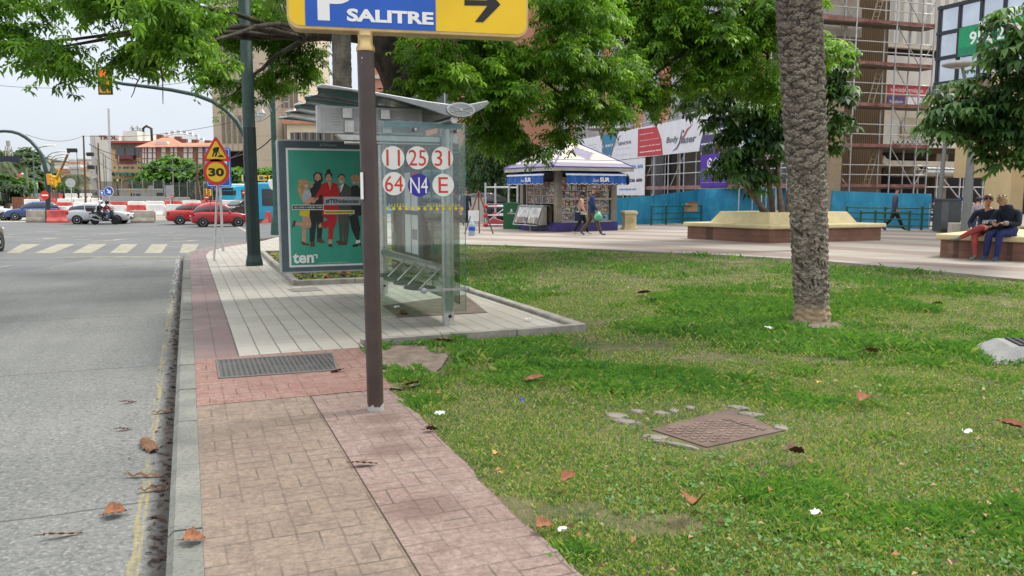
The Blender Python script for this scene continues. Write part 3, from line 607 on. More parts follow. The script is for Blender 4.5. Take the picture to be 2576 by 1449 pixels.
pp(2, [(265, 832), (318, 834), (300, 960), (296, 1080), (330, 1105), (300, 1112), (262, 1080), (260, 960)]); pp(2, [(300, 834), (334, 832), (350, 905), (344, 946), (205, 918), (190, 902), (210, 886), (300, 900)]); pp(10, [(160, 948), (176, 872), (206, 876), (186, 935)]); pp(10, [(252, 1075), (262, 1075), (335, 1104), (328, 1116), (262, 1108)])
pp(7, [(585, 590), (622, 545), (675, 512), (732, 560), (740, 690), (736, 760), (718, 818), (715, 950), (702, 1082), (660, 1082), (655, 900), (652, 1072), (624, 1072), (618, 950), (604, 800)]); pp(0, [(618, 548), (668, 512), (640, 592), (620, 604)]); pp(10, [(625, 548), (635, 545), (628, 595), (618, 600)]); pp(3, [(604, 445), (640, 418), (675, 440), (670, 475), (608, 475)]); pe(2, 640, 478, 31, 43); pe(0, 640, 500, 12, 5, 8); pp(10, [(605, 1082), (660, 1075), (700, 1085), (690, 1112), (606, 1114)]); pp(10, [(590, 1072), (625, 1065), (652, 1074), (640, 1090), (590, 1090)])
pp(6, [(733, 545), (790, 530), (828, 572), (842, 822), (800, 830), (822, 950), (812, 1070), (788, 1070), (740, 965), (712, 832), (738, 825), (733, 700)]); pp(4, [(728, 460), (765, 426), (812, 440), (824, 490), (800, 532), (738, 500)]); pe(2, 766, 492, 26, 36); pe(0, 762, 510, 9, 4, 8); pp(0, [(780, 1065), (815, 1062), (826, 1090), (780, 1108)]); pp(6, [(745, 1110), (800, 1095), (830, 1085), (825, 1130), (818, 1100), (790, 1128), (748, 1128)])
pp(5, [(455, 520), (500, 504), (545, 502), (602, 525), (622, 660), (615, 745), (598, 825), (592, 900), (560, 965), (557, 1056), (511, 1056), (516, 938), (470, 955), (447, 890), (515, 868), (452, 826), (458, 690), (455, 610), (362, 705), (335, 712), (380, 660)]); pe(3, 517, 395, 19, 18); pe(3, 517, 442, 36, 40); pe(2, 517, 466, 27, 42); pe(5, 517, 487, 9, 4, 8); pp(2, [(508, 502), (545, 505), (532, 592)]); pp(2, [(345, 690), (415, 648), (420, 660), (372, 712)]); pp(2, [(415, 920), (440, 895), (455, 935), (425, 948)]); pp(2, [(515, 1056), (550, 1056), (546, 1108), (517, 1108)]); pp(6, [(514, 1102), (550, 1104), (550, 1124), (518, 1126)])
for x, y in ((288, 515), (307, 515), (401, 455), (421, 455), (508, 455), (527, 455), (630, 470), (650, 470), (758, 484), (775, 484)): pe(3, x, y, 5, 3, 8)
pp(8, [(470, 645), (826, 645), (826, 726), (470, 726)]); pp(0, [(163, 722), (470, 722), (470, 772), (163, 772)]); pp(6, [(168, 728), (465, 728), (465, 766), (168, 766)]); pp(0, [(473, 774), (765, 774), (765, 812), (473, 812)]); pp(9, [(477, 779), (760, 779), (760, 807), (477, 807)])
pst = mb.build('poster', PM, ap)
mb = MB(); Y2 = ly[0]-.001
def pt(t, a, b, mi, bold=0): (x0_, z0_), (x1_, z1_) = pc(*a), pc(*b); mb.fit(t, x0_, x1_, z0_, z1_, Y2, mi, bold)
pt('#TENdencias', (488, 710), (803, 666), 1, .02); pt('DE LUNES A VIERNES 17:00H', (183, 757), (455, 738), 0, .01); pt('Cada tarde en abierto en tu TDT', (486, 801), (752, 784), 2, .01); pt('LA TELE QUE TE CAMBIA A TI.', (422, 1289), (706, 1272), 0); pt('ten', (172, 1289), (372, 1185), 0, .03)
(xq, zq), (xw, zw) = pc(370, 1240), pc(408, 1200); mb.flat([(xq, zw), (xq, zw-.018), (xw-.018, zw-.018), (xw-.018, zq), (xw, zq), (xw, zw)], Y2); pt('JCDecaux', (428, 163), (596, 133), 3)
mb.build('lettering', [LETW, LETK, PM[10], GALV], ap)
# --- shelter floor grille and small covers in the pavement
def ground_plate(name, uv, label, cat, m, th=.006, rim=None, studs=0, group=None):
    P = [G(u, v) for u, v in uv]; c = sum(P, Vector())/4; t = T(name, label, cat, c, 0, group)
    mb = MB(); lo = [p-c for p in P]; mb.add([p+Vector((0, 0, .002)) for p in lo]+[p+Vector((0, 0, .002+th)) for p in lo], [(4, 5, 6, 7), (0, 1, 5, 4), (1, 2, 6, 5), (2, 3, 7, 6), (3, 0, 4, 7)]); mb.build('plate', m, t)
    return t, lo
n = NT('chequer_plate'); S = n.sep(n.map(R(-21.9))); a = n.math('MULTIPLY', n.math('GREATER_THAN', n.math('PINGPONG', S[0], .022), .010), n.math('GREATER_THAN', n.math('PINGPONG', S[1], .014), .005))
c = n.mix(a, (.035, .037, .04), (.13, .14, .145)); c = n.mix(n.mr(n.noise(5, 4), .35, .7, 0, .5), c, (.16, .13, .11)); n.bump(a, .8, .006); M_CHEQ = n.fin(c, .5, .3)
t, lo = ground_plate('drain_cover', ((545, 908), (552, 953), (848, 932), (836, 890)), 'large grey chequered metal access cover set in the red paving band', 'access cover', M_CHEQ)
mb = MB()
for i in range(4): mb.tube([lo[i]+Vector((0, 0, .006)), lo[(i+1) % 4]+Vector((0, 0, .006))], .009, 6)
mb.build('rim', mat('cover_rim', (.16, .15, .14), .7, .2), t)
t, lo = ground_plate('grating', ((962, 770), (1000, 799), (1226, 787), (1170, 742)), 'brown metal plate in the floor under the shelter glass', 'floor plate', mat('rust_plate', (.13, .10, .08), .8, .1, .25, 5, .4, 80))
t, lo = ground_plate('small_cover', ((722, 728), (738, 735), (812, 731), (790, 723)), 'small grey service cover beside the tree bed kerb', 'access cover', mat('cover_grey', (.20, .19, .17), .7, .1, .2, 8))
# manhole in the lawn, raised letters
P = [G(u, v, -.022) for u, v in ((1640, 1080), (1778, 1124), (1967, 1083), (1839, 1024))]; c0 = sum(P, Vector())/4
mt = T('manhole_cover', 'rusty brown square manhole cover with raised letters lying in the grass', 'manhole cover', c0); ex = (P[2]-P[1]).normalized(); ey = (P[0]-P[1]).normalized(); ez = Vector((0, 0, 1))
RUST = mat('rusty_iron', (.125, .085, .07), .85, .1, .22, 4, .5, 70); mb = MB(); lo = [p-c0 for p in P]; mb.add([p+Vector((0, 0, -.04)) for p in lo]+lo, [(4, 5, 6, 7), (0, 1, 5, 4), (1, 2, 6, 5), (2, 3, 7, 6), (3, 0, 4, 7)]); mb.build('plate', RUST, mt)
mb = MB(); LX = (P[2]-P[1]).length; LY = (P[0]-P[1]).length
B = Matrix((( -ey.x, ex.x, 0, lo[0].x), (-ey.y, ex.y, 0, lo[0].y), (0, 0, 1, 0), (0, 0, 0, 1)))
for i in range(11):
    for j in range(9):
        if (i+j) % 2 and not (4 <= j <= 4 and 3 < i < 8):
            a = .045+i*(LY-.09)/11; b = .05+j*(LX-.17)/9; mb.bx(a, a+.028, b, b+.045, 0, .004, 0, B)
K = Matrix(((-ey.x, ex.x, 0, lo[0].x), (-ey.y, ex.y, 0, lo[0].y), (0, 0, 1, .008), (0, 0, 0, 1))) @ Matrix.Rotation(R(-90), 4, 'X') @ Matrix.Rotation(R(0), 4, 'Y')
mb.fit('SEVILLANA', .06, LY-.06, LX-.11, LX-.045, 0, 0, .02, 0, Matrix(((-ey.x, 0, ex.x, lo[0].x), (-ey.y, 0, ex.y, lo[0].y), (0, -1, 0, .006), (0, 0, 0, 1))))
mb.build('raised_pattern', mat('rusty_iron_worn', (.16, .11, .09), .75, .15, .2, 6), mt)
STONE = mat('rubble_stone', (.20, .175, .15), .9, 0, .22, 8, .6, 50)
def rock(loc, sx, sy, sz, rz, name, label, cat='stone', group=None, m=None):
    bm = bmesh.new(); bmesh.ops.create_icosphere(bm, subdivisions=2, radius=1)
    ph = random.random()*9
    for v in bm.verts:
        k = 1+.22*math.sin(v.co.x*3+ph)+.16*math.sin(v.co.y*4-ph*2); v.co = Vector((v.co.x*sx*k, v.co.y*sy*k, max(-.4, min(.7, v.co.z))*sz))
    me = bpy.data.meshes.new(name); bm.to_mesh(me); bm.free(); me.materials.append(m or STONE); o = bpy.data.objects.new(name, me); COL.objects.link(o); o.location = loc; o.rotation_euler = (0, 0, rz); return tag(o, label, cat, group)
for i, (u, v, a, b) in enumerate(((1545, 1045, .10, .06), (1580, 1062, .13, .05), (1600, 1035, .06, .04), (1665, 1040, .07, .035), (1695, 1034, .05, .03), (1735, 1026, .05, .03), (1860, 1026, .10, .05), (1895, 1043, .11, .05), (1962, 1075, .07, .05), (1640, 1100, .12, .04), (1700, 1118, .14, .035))):
    p = G(u, v, -.02); rock(p+Vector((0, 0, -.01)), a, b, .034, R(-25+random.uniform(-15, 15)), 'stone', ('pale broken stone edging the far left of the rusty manhole' if i < 6 else 'flat grey stone along the right corner of the rusty manhole' if i < 9 else 'low mortar stone on the near edge of the rusty manhole'), 'stone', 'stones round the manhole')
# concrete block with a grid at the right edge
t = T('concrete_chamber', 'sloped concrete chamber with a dark grid lid rising from the lawn', 'access chamber', G(2640, 905, -.03), R(-14)); mb = MB()
mb.add([(-.62, -.34, 0), (.6, -.34, 0), (.6, .42, 0), (-.62, .42, 0), (-.38, -.16, .14), (.6, -.16, .14), (.6, .32, .14), (-.38, .32, .14)], [(0, 1, 5, 4), (1, 2, 6, 5), (2, 3, 7, 6), (3, 0, 4, 7), (4, 5, 6, 7)]); mb.build('base', mat('raw_concrete', (.24, .24, .24), .85, 0, .18, 4, .4, 50), t, .012)
mb = MB()
for i in range(12): mb.bx(-.30+.075*i, -.265+.075*i, -.13, .29, .142, .155)
for i in range(5): mb.bx(-.30, .56, -.12+.1*i, -.10+.1*i, .143, .152)
mb.build('lid', mat('dark_iron', (.04, .04, .045), .7, .3), t)
# --- tree bed kerb and soil behind the poster panel
bedp = [(1.75, 14.75), (3.85, 14.75), (3.85, 24), (1.95, 24), (1.85, 20)]
sheet('tree_bed', [(1.8, 14.8), (3.8, 14.8), (3.8, 23.9), (2.0, 23.9)], .03, M_DIRTD, .5)
sweep('tree_bed_kerb', bedp+[bedp[0]], [(-.06, 0), (-.06, .085), (-.045, .10), (.045, .10), (.06, .085), (.06, 0)], M_KERBL, 1.0)
bedpoly = [(1.85, 14.85), (3.75, 14.85), (3.75, 23.8), (2.05, 23.8), (1.9, 20)]
def bed_pt(g):
    s, t = 1.8+2.0*g.random(), 14.8+9*g.random()
    if not inpoly(np.array([s]), np.array([t]), bedpoly)[0]: return None
    x, y = xy(s, t); return (x, y, h(x, y)+.03)
scraps('bed_weeds', 1800, bed_pt, .05, [GM[0], GM[1], LB[0]], 15, .02, 2.0, .35)
# --- green lamp post
p = G(640, 668); lp = T('lamp_post', 'thick dark green lamp post on the pavement in front of the poster panel', 'lamp post', p)
def tz(v, Y): return PD(1288, v, Y).z
mb = MB(); mb.lathe([(.205, -.05), (.20, .10), (.165, .24), (.158, .30), (.150, 3.2)], n=8, smooth=False); mb.build('lower_pole', DGREEN, lp)
mb = MB(); mb.lathe([(.150, 3.2), (.142, 3.205), (.128, 9)], n=10); mb.lathe([(.15, 9), (.05, 9.2)], n=10); mb.tube([(0, 0, 9.1), (-.8, -.3, 9.5), (-1.8, -.6, 9.6)], .05, 8); mb.build('upper_pole', mat('upper_green', (.008, .042, .034), .6, 0, .2, 5), lp)
mb = MB(); mb.bx(-.17, -.15, -.1, .02, 1.95, 2.12); mb.build('sticker', LETW, lp)
# --- works and speed sign pair with the blue sign behind
p = G(537, 656); sp = T('road_sign', 'roadworks triangle above a round yellow 30 sign on a pale post', 'road sign', p)
FS = Fr((p.x, p.y, 0), 0); FS.rz = 0
def loc(u, v): x, z = FS.hit(u, v); return x, z-p.z
xt, zt_ = loc(545, 405)
mb = MB(); mb.tube([(0, .03, -.05), (loc(552, 400)[0], .03, zt_+.4)], .03, 4, smooth=False); mb.build('post', mat('pale_post', (.56, .57, .56), .5, .3), sp)
def tri(c, r, rot=90, rd=.12):
    o = []
    for k in range(3):
        a = R(rot+120*k); cx, cz = c[0]+(r-rd)*math.cos(a), c[1]+(r-rd)*math.sin(a)
        o += [(cx+rd*math.cos(a+R(d)), cz+rd*math.sin(a+R(d))) for d in (-60, -30, 0, 30, 60)]
    return o
tc_ = loc(545, 384); tr = (loc(580, 400)[0]-loc(511, 400)[0])/1.74*.97
mb = MB(); mb.prism(tri(tc_, tr, rd=.05)[::-1], -.03, -.01, 0); mb.flat(tri(tc_, tr*.73, rd=.03)[::-1], -.034, 1)
def wk(pts): mb.flat([loc((350+x/4.262)/1.59, (480+y/4.262)/1.59) for x, y in pts][::-1], -.038, 2)
wk([(2150, 500), (2170, 468), (2225, 465), (2250, 500), (2235, 545), (2215, 560), (2222, 590), (2195, 625), (2172, 625), (2195, 570), (2180, 555), (2150, 625), (2128, 622), (2155, 545)]); wk([(2236+22*math.cos(i), 480+18*math.sin(i)) for i in [k*.63 for k in range(10)]]); wk([(2225, 535), (2232, 530), (2270, 590), (2262, 596)]); wk([(2218, 632), (2250, 605), (2285, 590), (2318, 610), (2338, 634)]); wk([(2140, 490), (2155, 485), (2165, 530), (2152, 535)])
mb.build('warning_face', [RED, YEL, LETK], sp)
cc = loc(545, 433); rr = (loc(577.5, 433)[0]-loc(512, 433)[0])/2
mb = MB(); mb.disc(*cc, rr, -.03, -.01, 0, 36); mb.disc(*cc, rr*.74, -.034, -.0305, 1, 32); a, b = loc(526, 444), loc(564.5, 422.5); mb.fit('30', a[0], b[0], a[1], b[1], -.036, 2, .045); mb.build('speed_face', [RED, YEL, LETK], sp)
p = G(560, 632); sp2 = T('blue_road_sign', 'tall blue road sign standing behind the yellow 30 sign', 'road sign', p); FS = Fr((p.x, p.y, 0), 0)
mb = MB(); mb.tube([(0, .03, -.05), (0, .03, loc(560, 380)[1])], .04, 4, smooth=False); mb.build('post', GALV, sp2)
(a0, a1), (b0, b1) = loc(521, 470), loc(579, 372); mb = MB(); mb.prism(rrect(a0, b0, a1, b1, .05), -.03, 0, 0); mb.flat(rrect(a0+.03, b0-.03, a1+.03, b1-.03, .04)[::-1], -.032, 1); mb.flat(rrect(a0+.045, b0-.045, a1+.045, b1-.045, .04)[::-1], -.034, 0)
mb.flat([(a0+.42, a1+.1), (a0+.48, a1+.1), (a0+.60, a1+.55), (a0+.56, a1+.6)][::-1], -.036, 1); mb.flat([(a0+.55, a1+.62), (a0+.64, a1+.62), (a0+.64, b1-.15), (a0+.55, b1-.15)], -.036, 1); mb.build('face', [BLUE, LETW], sp2)
# --- second, slimmer lamp post with hanging lanterns
p = G(697, 588); l2 = T('lantern_post', 'slim green lamp post with hanging lanterns seen past the poster panel', 'lamp post', p); Y = p.y
FS = Fr((p.x, p.y, 0), 0); mb = MB(); mb.lathe([(.30, -.05), (.26, .5), (.17, .8), (.14, 1.1), (.125, 3.4), (.12, 12)], n=10); mb.build('pole', mat('lantern_green', (.02, .075, .06), .5, 0, .3, 3), l2)
for i, (u, v, ub) in enumerate(((650, 292, 690), (673, 289, 692), (727, 292, 697))):
    x, z = loc(u, v); yb = -.8 if i == 1 else 0; s_ = -1 if x < 0 else 1; mb = MB()
    mb.tube([(0, 0, z+.05), (x*.35, yb*.5, z+.42), (x*.7, yb, z+.62), (x, yb, z+.62)], .032, 8); mb.build('arm', GREYP, l2)
    mb = MB(); mb.lathe([(.02, .62), (.02, .35), (.03, .2), (.09, .10), (.18, 0), (.185, -.03)], (x, yb, z), 14, 0); mb.lathe([(.14, -.03), (.12, -.14), (.06, -.20), (0, -.21)], (x, yb, z), 14, 1); mb.build('lantern', [GREYP, mat('lantern_glass', (.6, .62, .6), .25)], l2)

# --- single fallen leaves, litter
LFM = [mat('fallen_leaf_tan', '#a5673d', .7, 0, .3, 25, .3, 60, c2='#5f3a24'), mat('fallen_leaf_dark', '#5a3524', .75, 0, .3, 25), mat('fallen_leaf_gold', '#b98a4e', .7, 0, .3, 25)]
def leaf(label, u, v, L, Wd, rz, m, curl=.5, lift=.03, lobes=0, name='fallen_leaf', dz=0):
    p = G(u, v, dz); n_ = 12; mb = MB(); vs = []
    for i in range(n_+1):
        f = i/n_; w_ = Wd*math.sin(math.pi*min(.999, f**.8))*(1+(.35*abs(math.sin(f*lobes*math.pi)) if lobes else 0)); x = (f-.5)*L
        for j in (-1, -.5, 0, .5, 1): vs.append((x, w_*j*.5, lift*.3+curl*(abs(j)*w_*.5+.6*(f-.5)**2*L*.6)+.004*math.sin(i*2+j*3)))
    mb.add(vs, [(i*5+j, (i+1)*5+j, (i+1)*5+j+1, i*5+j+1) for i in range(n_) for j in range(4)], 0, True); mb.tube([(-L*.72, 0, lift*.3), (-L*.45, 0, lift*.25)], .003, 4)
    o = mb.build(name, LFM[m]); o.location = p+Vector((0, 0, lift*.3)); o.rotation_euler = (random.uniform(-.3, .3), random.uniform(-.3, .3), rz); return tag(o, label, 'leaf')
for q in (('large reddish dry leaf lying on the joint of the pink path', 918, 1172, .15, .05, .1, 1, .25), ('dry star shaped leaf on the kerb stone near the camera', 487, 1365, .10, .08, .5, 0, .6, .03, 3), ('curled dry leaf alone on the grey road', 290, 1298, .12, .10, .3, 0, .6, .03, 2, 'fallen_leaf', -.165), ('long reddish strip of bark at the bottom left of the road', 158, 1352, .18, .035, .5, 1, .3, .03, 0, 'bark_strip', -.165), ('big upright brown leaf at the bottom of the lawn', 1748, 1300, .16, .13, 1.2, 0, 1.1, .10), ('tall curled leaf standing in the grass left of the big one', 1425, 1228, .15, .07, 1.0, 0, 1.2, .09), ('dark round dry leaf behind the big upright one', 1998, 1160, .12, .10, .2, 1, .9, .09), ('flat tan leaf above the left end of the manhole', 1348, 962, .19, .10, .1, 0, .4, .06), ('tan leaf at the edge of the bare earth patch', 1040, 972, .17, .10, .2, 0, .4, .04), ('small golden leaf upright beside the pink path', 1244, 1160, .10, .05, 1.3, 2, 1, .07), ('brown rolled leaf on the pink path edge', 1085, 1086, .10, .06, .5, 1, 1, .02), ('torn brown leaf at the lower path edge', 1368, 1335, .11, .08, .7, 0, .8, .04), ('tan leaf by the front kerb of the tiled platform', 1120, 862, .24, .10, .0, 0, .5, .04), ('brown leaf beside the chequered cover corner', 848, 936, .14, .07, .2, 0, .5, .01), ('small dry leaf on the tiles under the shelter', 1016, 793, .14, .12, .5, 1, .8, .02), ('thin reddish leaf in the middle of the road', 325, 1014, .13, .035, .9, 1, .4, .02, 0, 'fallen_leaf', -.165), ('small red brown leaf on the road near the gutter', 312, 1083, .10, .035, .4, 1, .4, .02, 0, 'fallen_leaf', -.165), ('dry curled leaf on the right side of the lawn', 2170, 1018, .16, .10, .8, 0, .9, .08), ('pale leaf at the far right of the lawn', 2540, 1085, .17, .09, 2.4, 0, .8, .07), ('brown leaf in the lawn right of the palm', 2355, 773, .24, .14, .4, 1, .6, .06), ('dry brown leaf on the lawn behind the platform kerb', 1620, 742, .25, .14, .2, 1, .6, .05), ('tan leaf in the grass right of the palm base', 2192, 893, .2, .1, .4, 0, .6, .06)): leaf(*q)
def bark(label, u, v, L, W_, rz, dz=-.15):
    mb = MB(); n_ = 9; vs = []
    for i in range(n_+1):
        f = i/n_; w_ = W_*(.55+.45*math.sin(math.pi*f))*(1+.2*math.sin(i*3.1))
        for a in (-70, -35, 0, 35, 70): vs.append(((f-.5)*L, w_*math.sin(R(a)), w_*.55*math.cos(R(a))+.012*math.sin(i*2.2)))
    mb.add(vs, [(i*5+j, (i+1)*5+j, (i+1)*5+j+1, i*5+j+1) for i in range(n_) for j in range(4)], 0, False); o = mb.build('bark_piece', mat('bark_chunk', (.15, .075, .04), .9, 0, .35, 18, .6, 50)); o.location = G(u, v, dz); o.rotation_euler = (.1, .05, rz); return tag(o, label, 'bark')
bark('thick brown bark piece lying in the gutter beside the kerb', 375, 1122, .30, .05, R(-52)); bark('thin splinter of bark in the gutter below the thick piece', 362, 1195, .24, .018, R(5)); bark('second thin bark splinter lower in the gutter', 385, 1230, .17, .015, R(20)); bark('bark flake in the gutter above the thick piece', 412, 1035, .18, .02, R(30))
def scrap(label, u, v, w_, m, name='paper_scrap', cat='litter', hgt=.03):
    mb = MB(); k = 5; w_ *= .7; vs = [((i/k-.5)*w_, (j/k-.5)*w_*.7, hgt*(.3+.7*random.random())) for i in range(k+1) for j in range(k+1)]; mb.add(vs, [(i*6+j, (i+1)*6+j, (i+1)*6+j+1, i*6+j+1) for i in range(k) for j in range(k)], 0, False); o = mb.build(name, m); o.location = G(u, v, .02); o.rotation_euler = (0, 0, random.random()*6); return tag(o, label, cat)
scrap('white paper scrap in the grass left of the palm base', 1933, 832, .13, WHITE, hgt=.06); scrap('yellow and black wrapper in the grass right of the manhole', 2058, 966, .11, mat('wrapper_yellow', (.75, .62, .02), .4, 0, .1, 30, c2='#2a2a20'), 'wrapper'); scrap('white tissue at the path edge below the sign pole', 1106, 1047, .09, WHITE, hgt=.04); scrap('pale tissue on the lower right lawn', 2432, 1095, .08, WHITE, hgt=.05); scrap('white scrap in the lower middle of the lawn', 2050, 1295, .08, WHITE); scrap('white cigarette packet piece at the lower path edge', 1415, 1340, .06, WHITE); scrap('white paper on the tiled platform near its kerb', 1330, 805, .10, WHITE); scrap('crumpled white paper under the shelter glass', 998, 776, .11, WHITE, hgt=.04); scrap('small blue and white scrap in the grass near the path', 1313, 1012, .05, BLUE)
# ================================================================ TREES
# --- palm trunk with leaf scars
def palm_trunk(name, base, top, r0, r1, m, nx=150, nz=430, seed=3, amp=.036, ch=.080, cw=.27):
    g = np.random.default_rng(seed); Hh = (top-base).length; a = np.linspace(0, 2*np.pi, nx, endpoint=False); z = np.linspace(0, 1, nz)
    A, Z = np.meshgrid(a, z); zz = Z*Hh; w_ = fbm(np.cos(A)*3+5, zz*3+np.sin(A)*3+9, 1.6, 5); w2 = fbm(np.cos(A)*3+25, zz*3+np.sin(A)*3+19, 1.6, 15)
    rad = r0+(r1-r0)*np.clip(Z*1.5, 0, 1)+.04*np.exp(-zz/.10)-.012*np.exp(-((zz-.22)/.1)**2); pu = 2*np.pi*r1; U = A/(2*np.pi)*pu+.10*(w_-.5); Vz = zz+.09*(w2-.5)+.03*np.sin(A*2)
    nc = int(pu/cw); nr = int(Hh/ch)+3; f1 = np.full(A.shape, 9.); f2 = f1.copy(); tl = np.zeros(A.shape)
    cu0 = (np.arange(nc)[None]+.5*(np.arange(nr)%2)[:, None]+.45*(g.random((nr, nc))-.5))*cw*pu/(nc*cw); cz0 = (np.arange(nr)[:, None]-1+.55*(g.random((nr, nc))-.5))*ch
    R0 = np.clip((Vz/ch).astype(int), 0, nr-1)
    for dr in range(-1, 4):
        rr = np.clip(R0+dr, 0, nr-1)
        for c in range(nc):
            du = (U-cu0[rr, c]+pu/2) % pu-pu/2; dz_ = Vz-cz0[rr, c]; d = np.sqrt((du/cw)**2+(dz_/ch)**2); n1 = d < f1
            f2 = np.where(n1, f1, np.minimum(f2, d)); tl = np.where(n1, dz_/ch, tl); f1 = np.where(n1, d, f1)
    crack = np.clip((f2-f1)*3.2, 0, 1); up = np.clip((zz-1.35)/.8, 0.0, 1)
    rings = .5+.5*np.sin((zz+.03*np.sin(A*3+zz*3)+.05*w_)/.038*np.pi); cell = fbm(np.cos(A)*4+20, np.sin(A)*4+zz*7, 2.2, 9)
    pits = np.clip((vnoise(np.cos(A)*5+30+np.sin(A)*3, zz*9+A*1.3, 2.1, 13)-.72)*8, 0, 1)*np.clip(1.9-zz, 0, 1)*np.clip(zz*3-.5, 0, 1)
    d = amp*up*(.75*crack+.55*np.clip(tl+.3, -.5, .8)*crack)+amp*(1-up)*(.32*rings+.22*crack)+.018*(cell-.5)+.014*(w_-.5)-.034*pits+.007*(g.random(A.shape)-.5)
    rad = rad+d-.012; bend = np.sin(Z*np.pi)*.03
    X = base.x+(top.x-base.x)*Z+bend+rad*np.cos(A); Y = base.y+(top.y-base.y)*Z+rad*np.sin(A); V = np.c_[X.ravel(), Y.ravel(), (base.z+zz).ravel()]
    i, j = np.meshgrid(np.arange(nz-1), np.arange(nx), indexing='ij'); j2 = (j+1) % nx
    Fc = np.stack([(i*nx+j).ravel(), (i*nx+j2).ravel(), ((i+1)*nx+j2).ravel(), ((i+1)*nx+j).ravel()], 1)
    o = npmesh(name, V, Fc, m, smooth=True); at = o.data.attributes.new('crack', 'FLOAT', 'POINT'); at.data.foreach_set('value', np.clip((1-crack)*(.25+.75*up)+pits, 0, 1).ravel().astype(np.float32)); return o
n = NT('palm_bark'); S = n.sep(); c = n.mix(n.mr(n.noise(9, 7), .32, .68), (.17, .137, .105), (.45, .39, .32))
c = n.mix(n.mr(n.noise(30, 4, n.map(0, (1, 1, 3))), .46, .62, 0, .85), c, (.03, .023, .018)); c = n.mix(n.mr(S[2], .16, .26, .8, 0), c, (.38, .28, .165))
at_ = n.t.nodes.new('ShaderNodeAttribute'); at_.attribute_name = 'crack'; c = n.mix(n.math('MULTIPLY', at_.outputs['Fac'], .92), c, (.03, .022, .017)); n.bump(n.noise(38, 6, n.map(0, (1, 1, 2.5))), .9, .02); M_PALM = n.fin(c, .9)
pbse = G(2043, 806, -.03); ptop = Vector((pbse.x-.50, pbse.y+.05, 5.6))
pt_ = T('palm_tree', 'thick scaly palm trunk standing in the open lawn', 'palm tree', (0, 0, 0)); o = palm_trunk('trunk', pbse, ptop, .205, .245, M_PALM); o.parent = pt_
FROND = [leafmat('palm_green', (.05, .11, .03), (.10, .17, .05), .25, 3)]
def fronds(n_, c, L, droop, seed, m, parent, name='crown', leafl=.5):
    g = np.random.default_rng(seed); Vs = []
    for i in range(n_):
        az = i*2.4+g.random(); el = .1+1.1*g.random(); pts = []
        for k in range(16):
            f = k/15; r_ = L*f; pts.append((c.x+math.cos(az)*r_*math.cos(el*.6), c.y+math.sin(az)*r_*math.cos(el*.6), c.z+math.sin(el)*r_-droop*f*f*L))
        for k in range(1, 15):
            p = np.array(pts[k]); d = np.array(pts[k+1])-np.array(pts[k-1]); d /= np.linalg.norm(d)+1e-9; sd = np.cross(d, (0, 0, 1)); sd /= np.linalg.norm(sd)+1e-9
            for s_ in (-1, 1):
                for q in (0, .5):
                    b = p+d*q*L/15; l = leafl*math.sin(math.pi*(k+1)/17)+.1; tip = b+(sd*s_*.8+d*.6+np.array((0, 0, -.35)))*l; wv_ = d*.03*L/2.2
                    Vs.append([b-wv_, (b+tip)/2-wv_*.6+np.array((0, 0, .04)), tip, (b+tip)/2+wv_])
    V = np.array(Vs).reshape(-1, 3); return npmesh(name, V, np.arange(len(V)).reshape(-1, 4), m, None, parent)
fronds(26, ptop+Vector((0, 0, .1)), 3.0, .55, 5, FROND, pt_)
# --- leaf clouds
def leafmesh(name, P, D, size, k, mats, mi, parent, seed=1, asp=.26, droop=.5, spread=6.283, umb=False):
    "at each point a hand of k leaflets; D = direction the hand faces"
    g = np.random.default_rng(seed); n_ = len(P); D = D/np.linalg.norm(D, axis=1, keepdims=True)
    ref = g.normal(size=(n_, 3)); A = np.cross(D, ref); A /= np.linalg.norm(A, axis=1, keepdims=True); B = np.cross(D, A)
    V = np.empty((n_, k, 4, 3)); S = size*(.65+.7*g.random(n_))
    for j in range(k):
        t = spread*(j/k)+(g.random(n_)-.5)*.35; L = S*(.8+.35*g.random(n_)); u = A*np.cos(t)[:, None]+B*np.sin(t)[:, None]
        w_ = -A*np.sin(t)[:, None]+B*np.cos(t)[:, None]; W = (L*asp*.5)[:, None]; b = P+u*(L*.06)[:, None]
        mid = P+u*(L*.55)[:, None]+D*(L*.05)[:, None]; tip = P+u*(L*(.95-.2*droop))[:, None]; tip[:, 2] -= droop*L*.7; mid[:, 2] -= droop*L*.22
        V[:, j, 0] = b; V[:, j, 1] = mid-w_*W; V[:, j, 2] = tip; V[:, j, 3] = mid+w_*W
    return npmesh(name, V.reshape(-1, 3), np.arange(n_*k*4).reshape(-1, 4), mats, np.repeat(mi, k), parent)
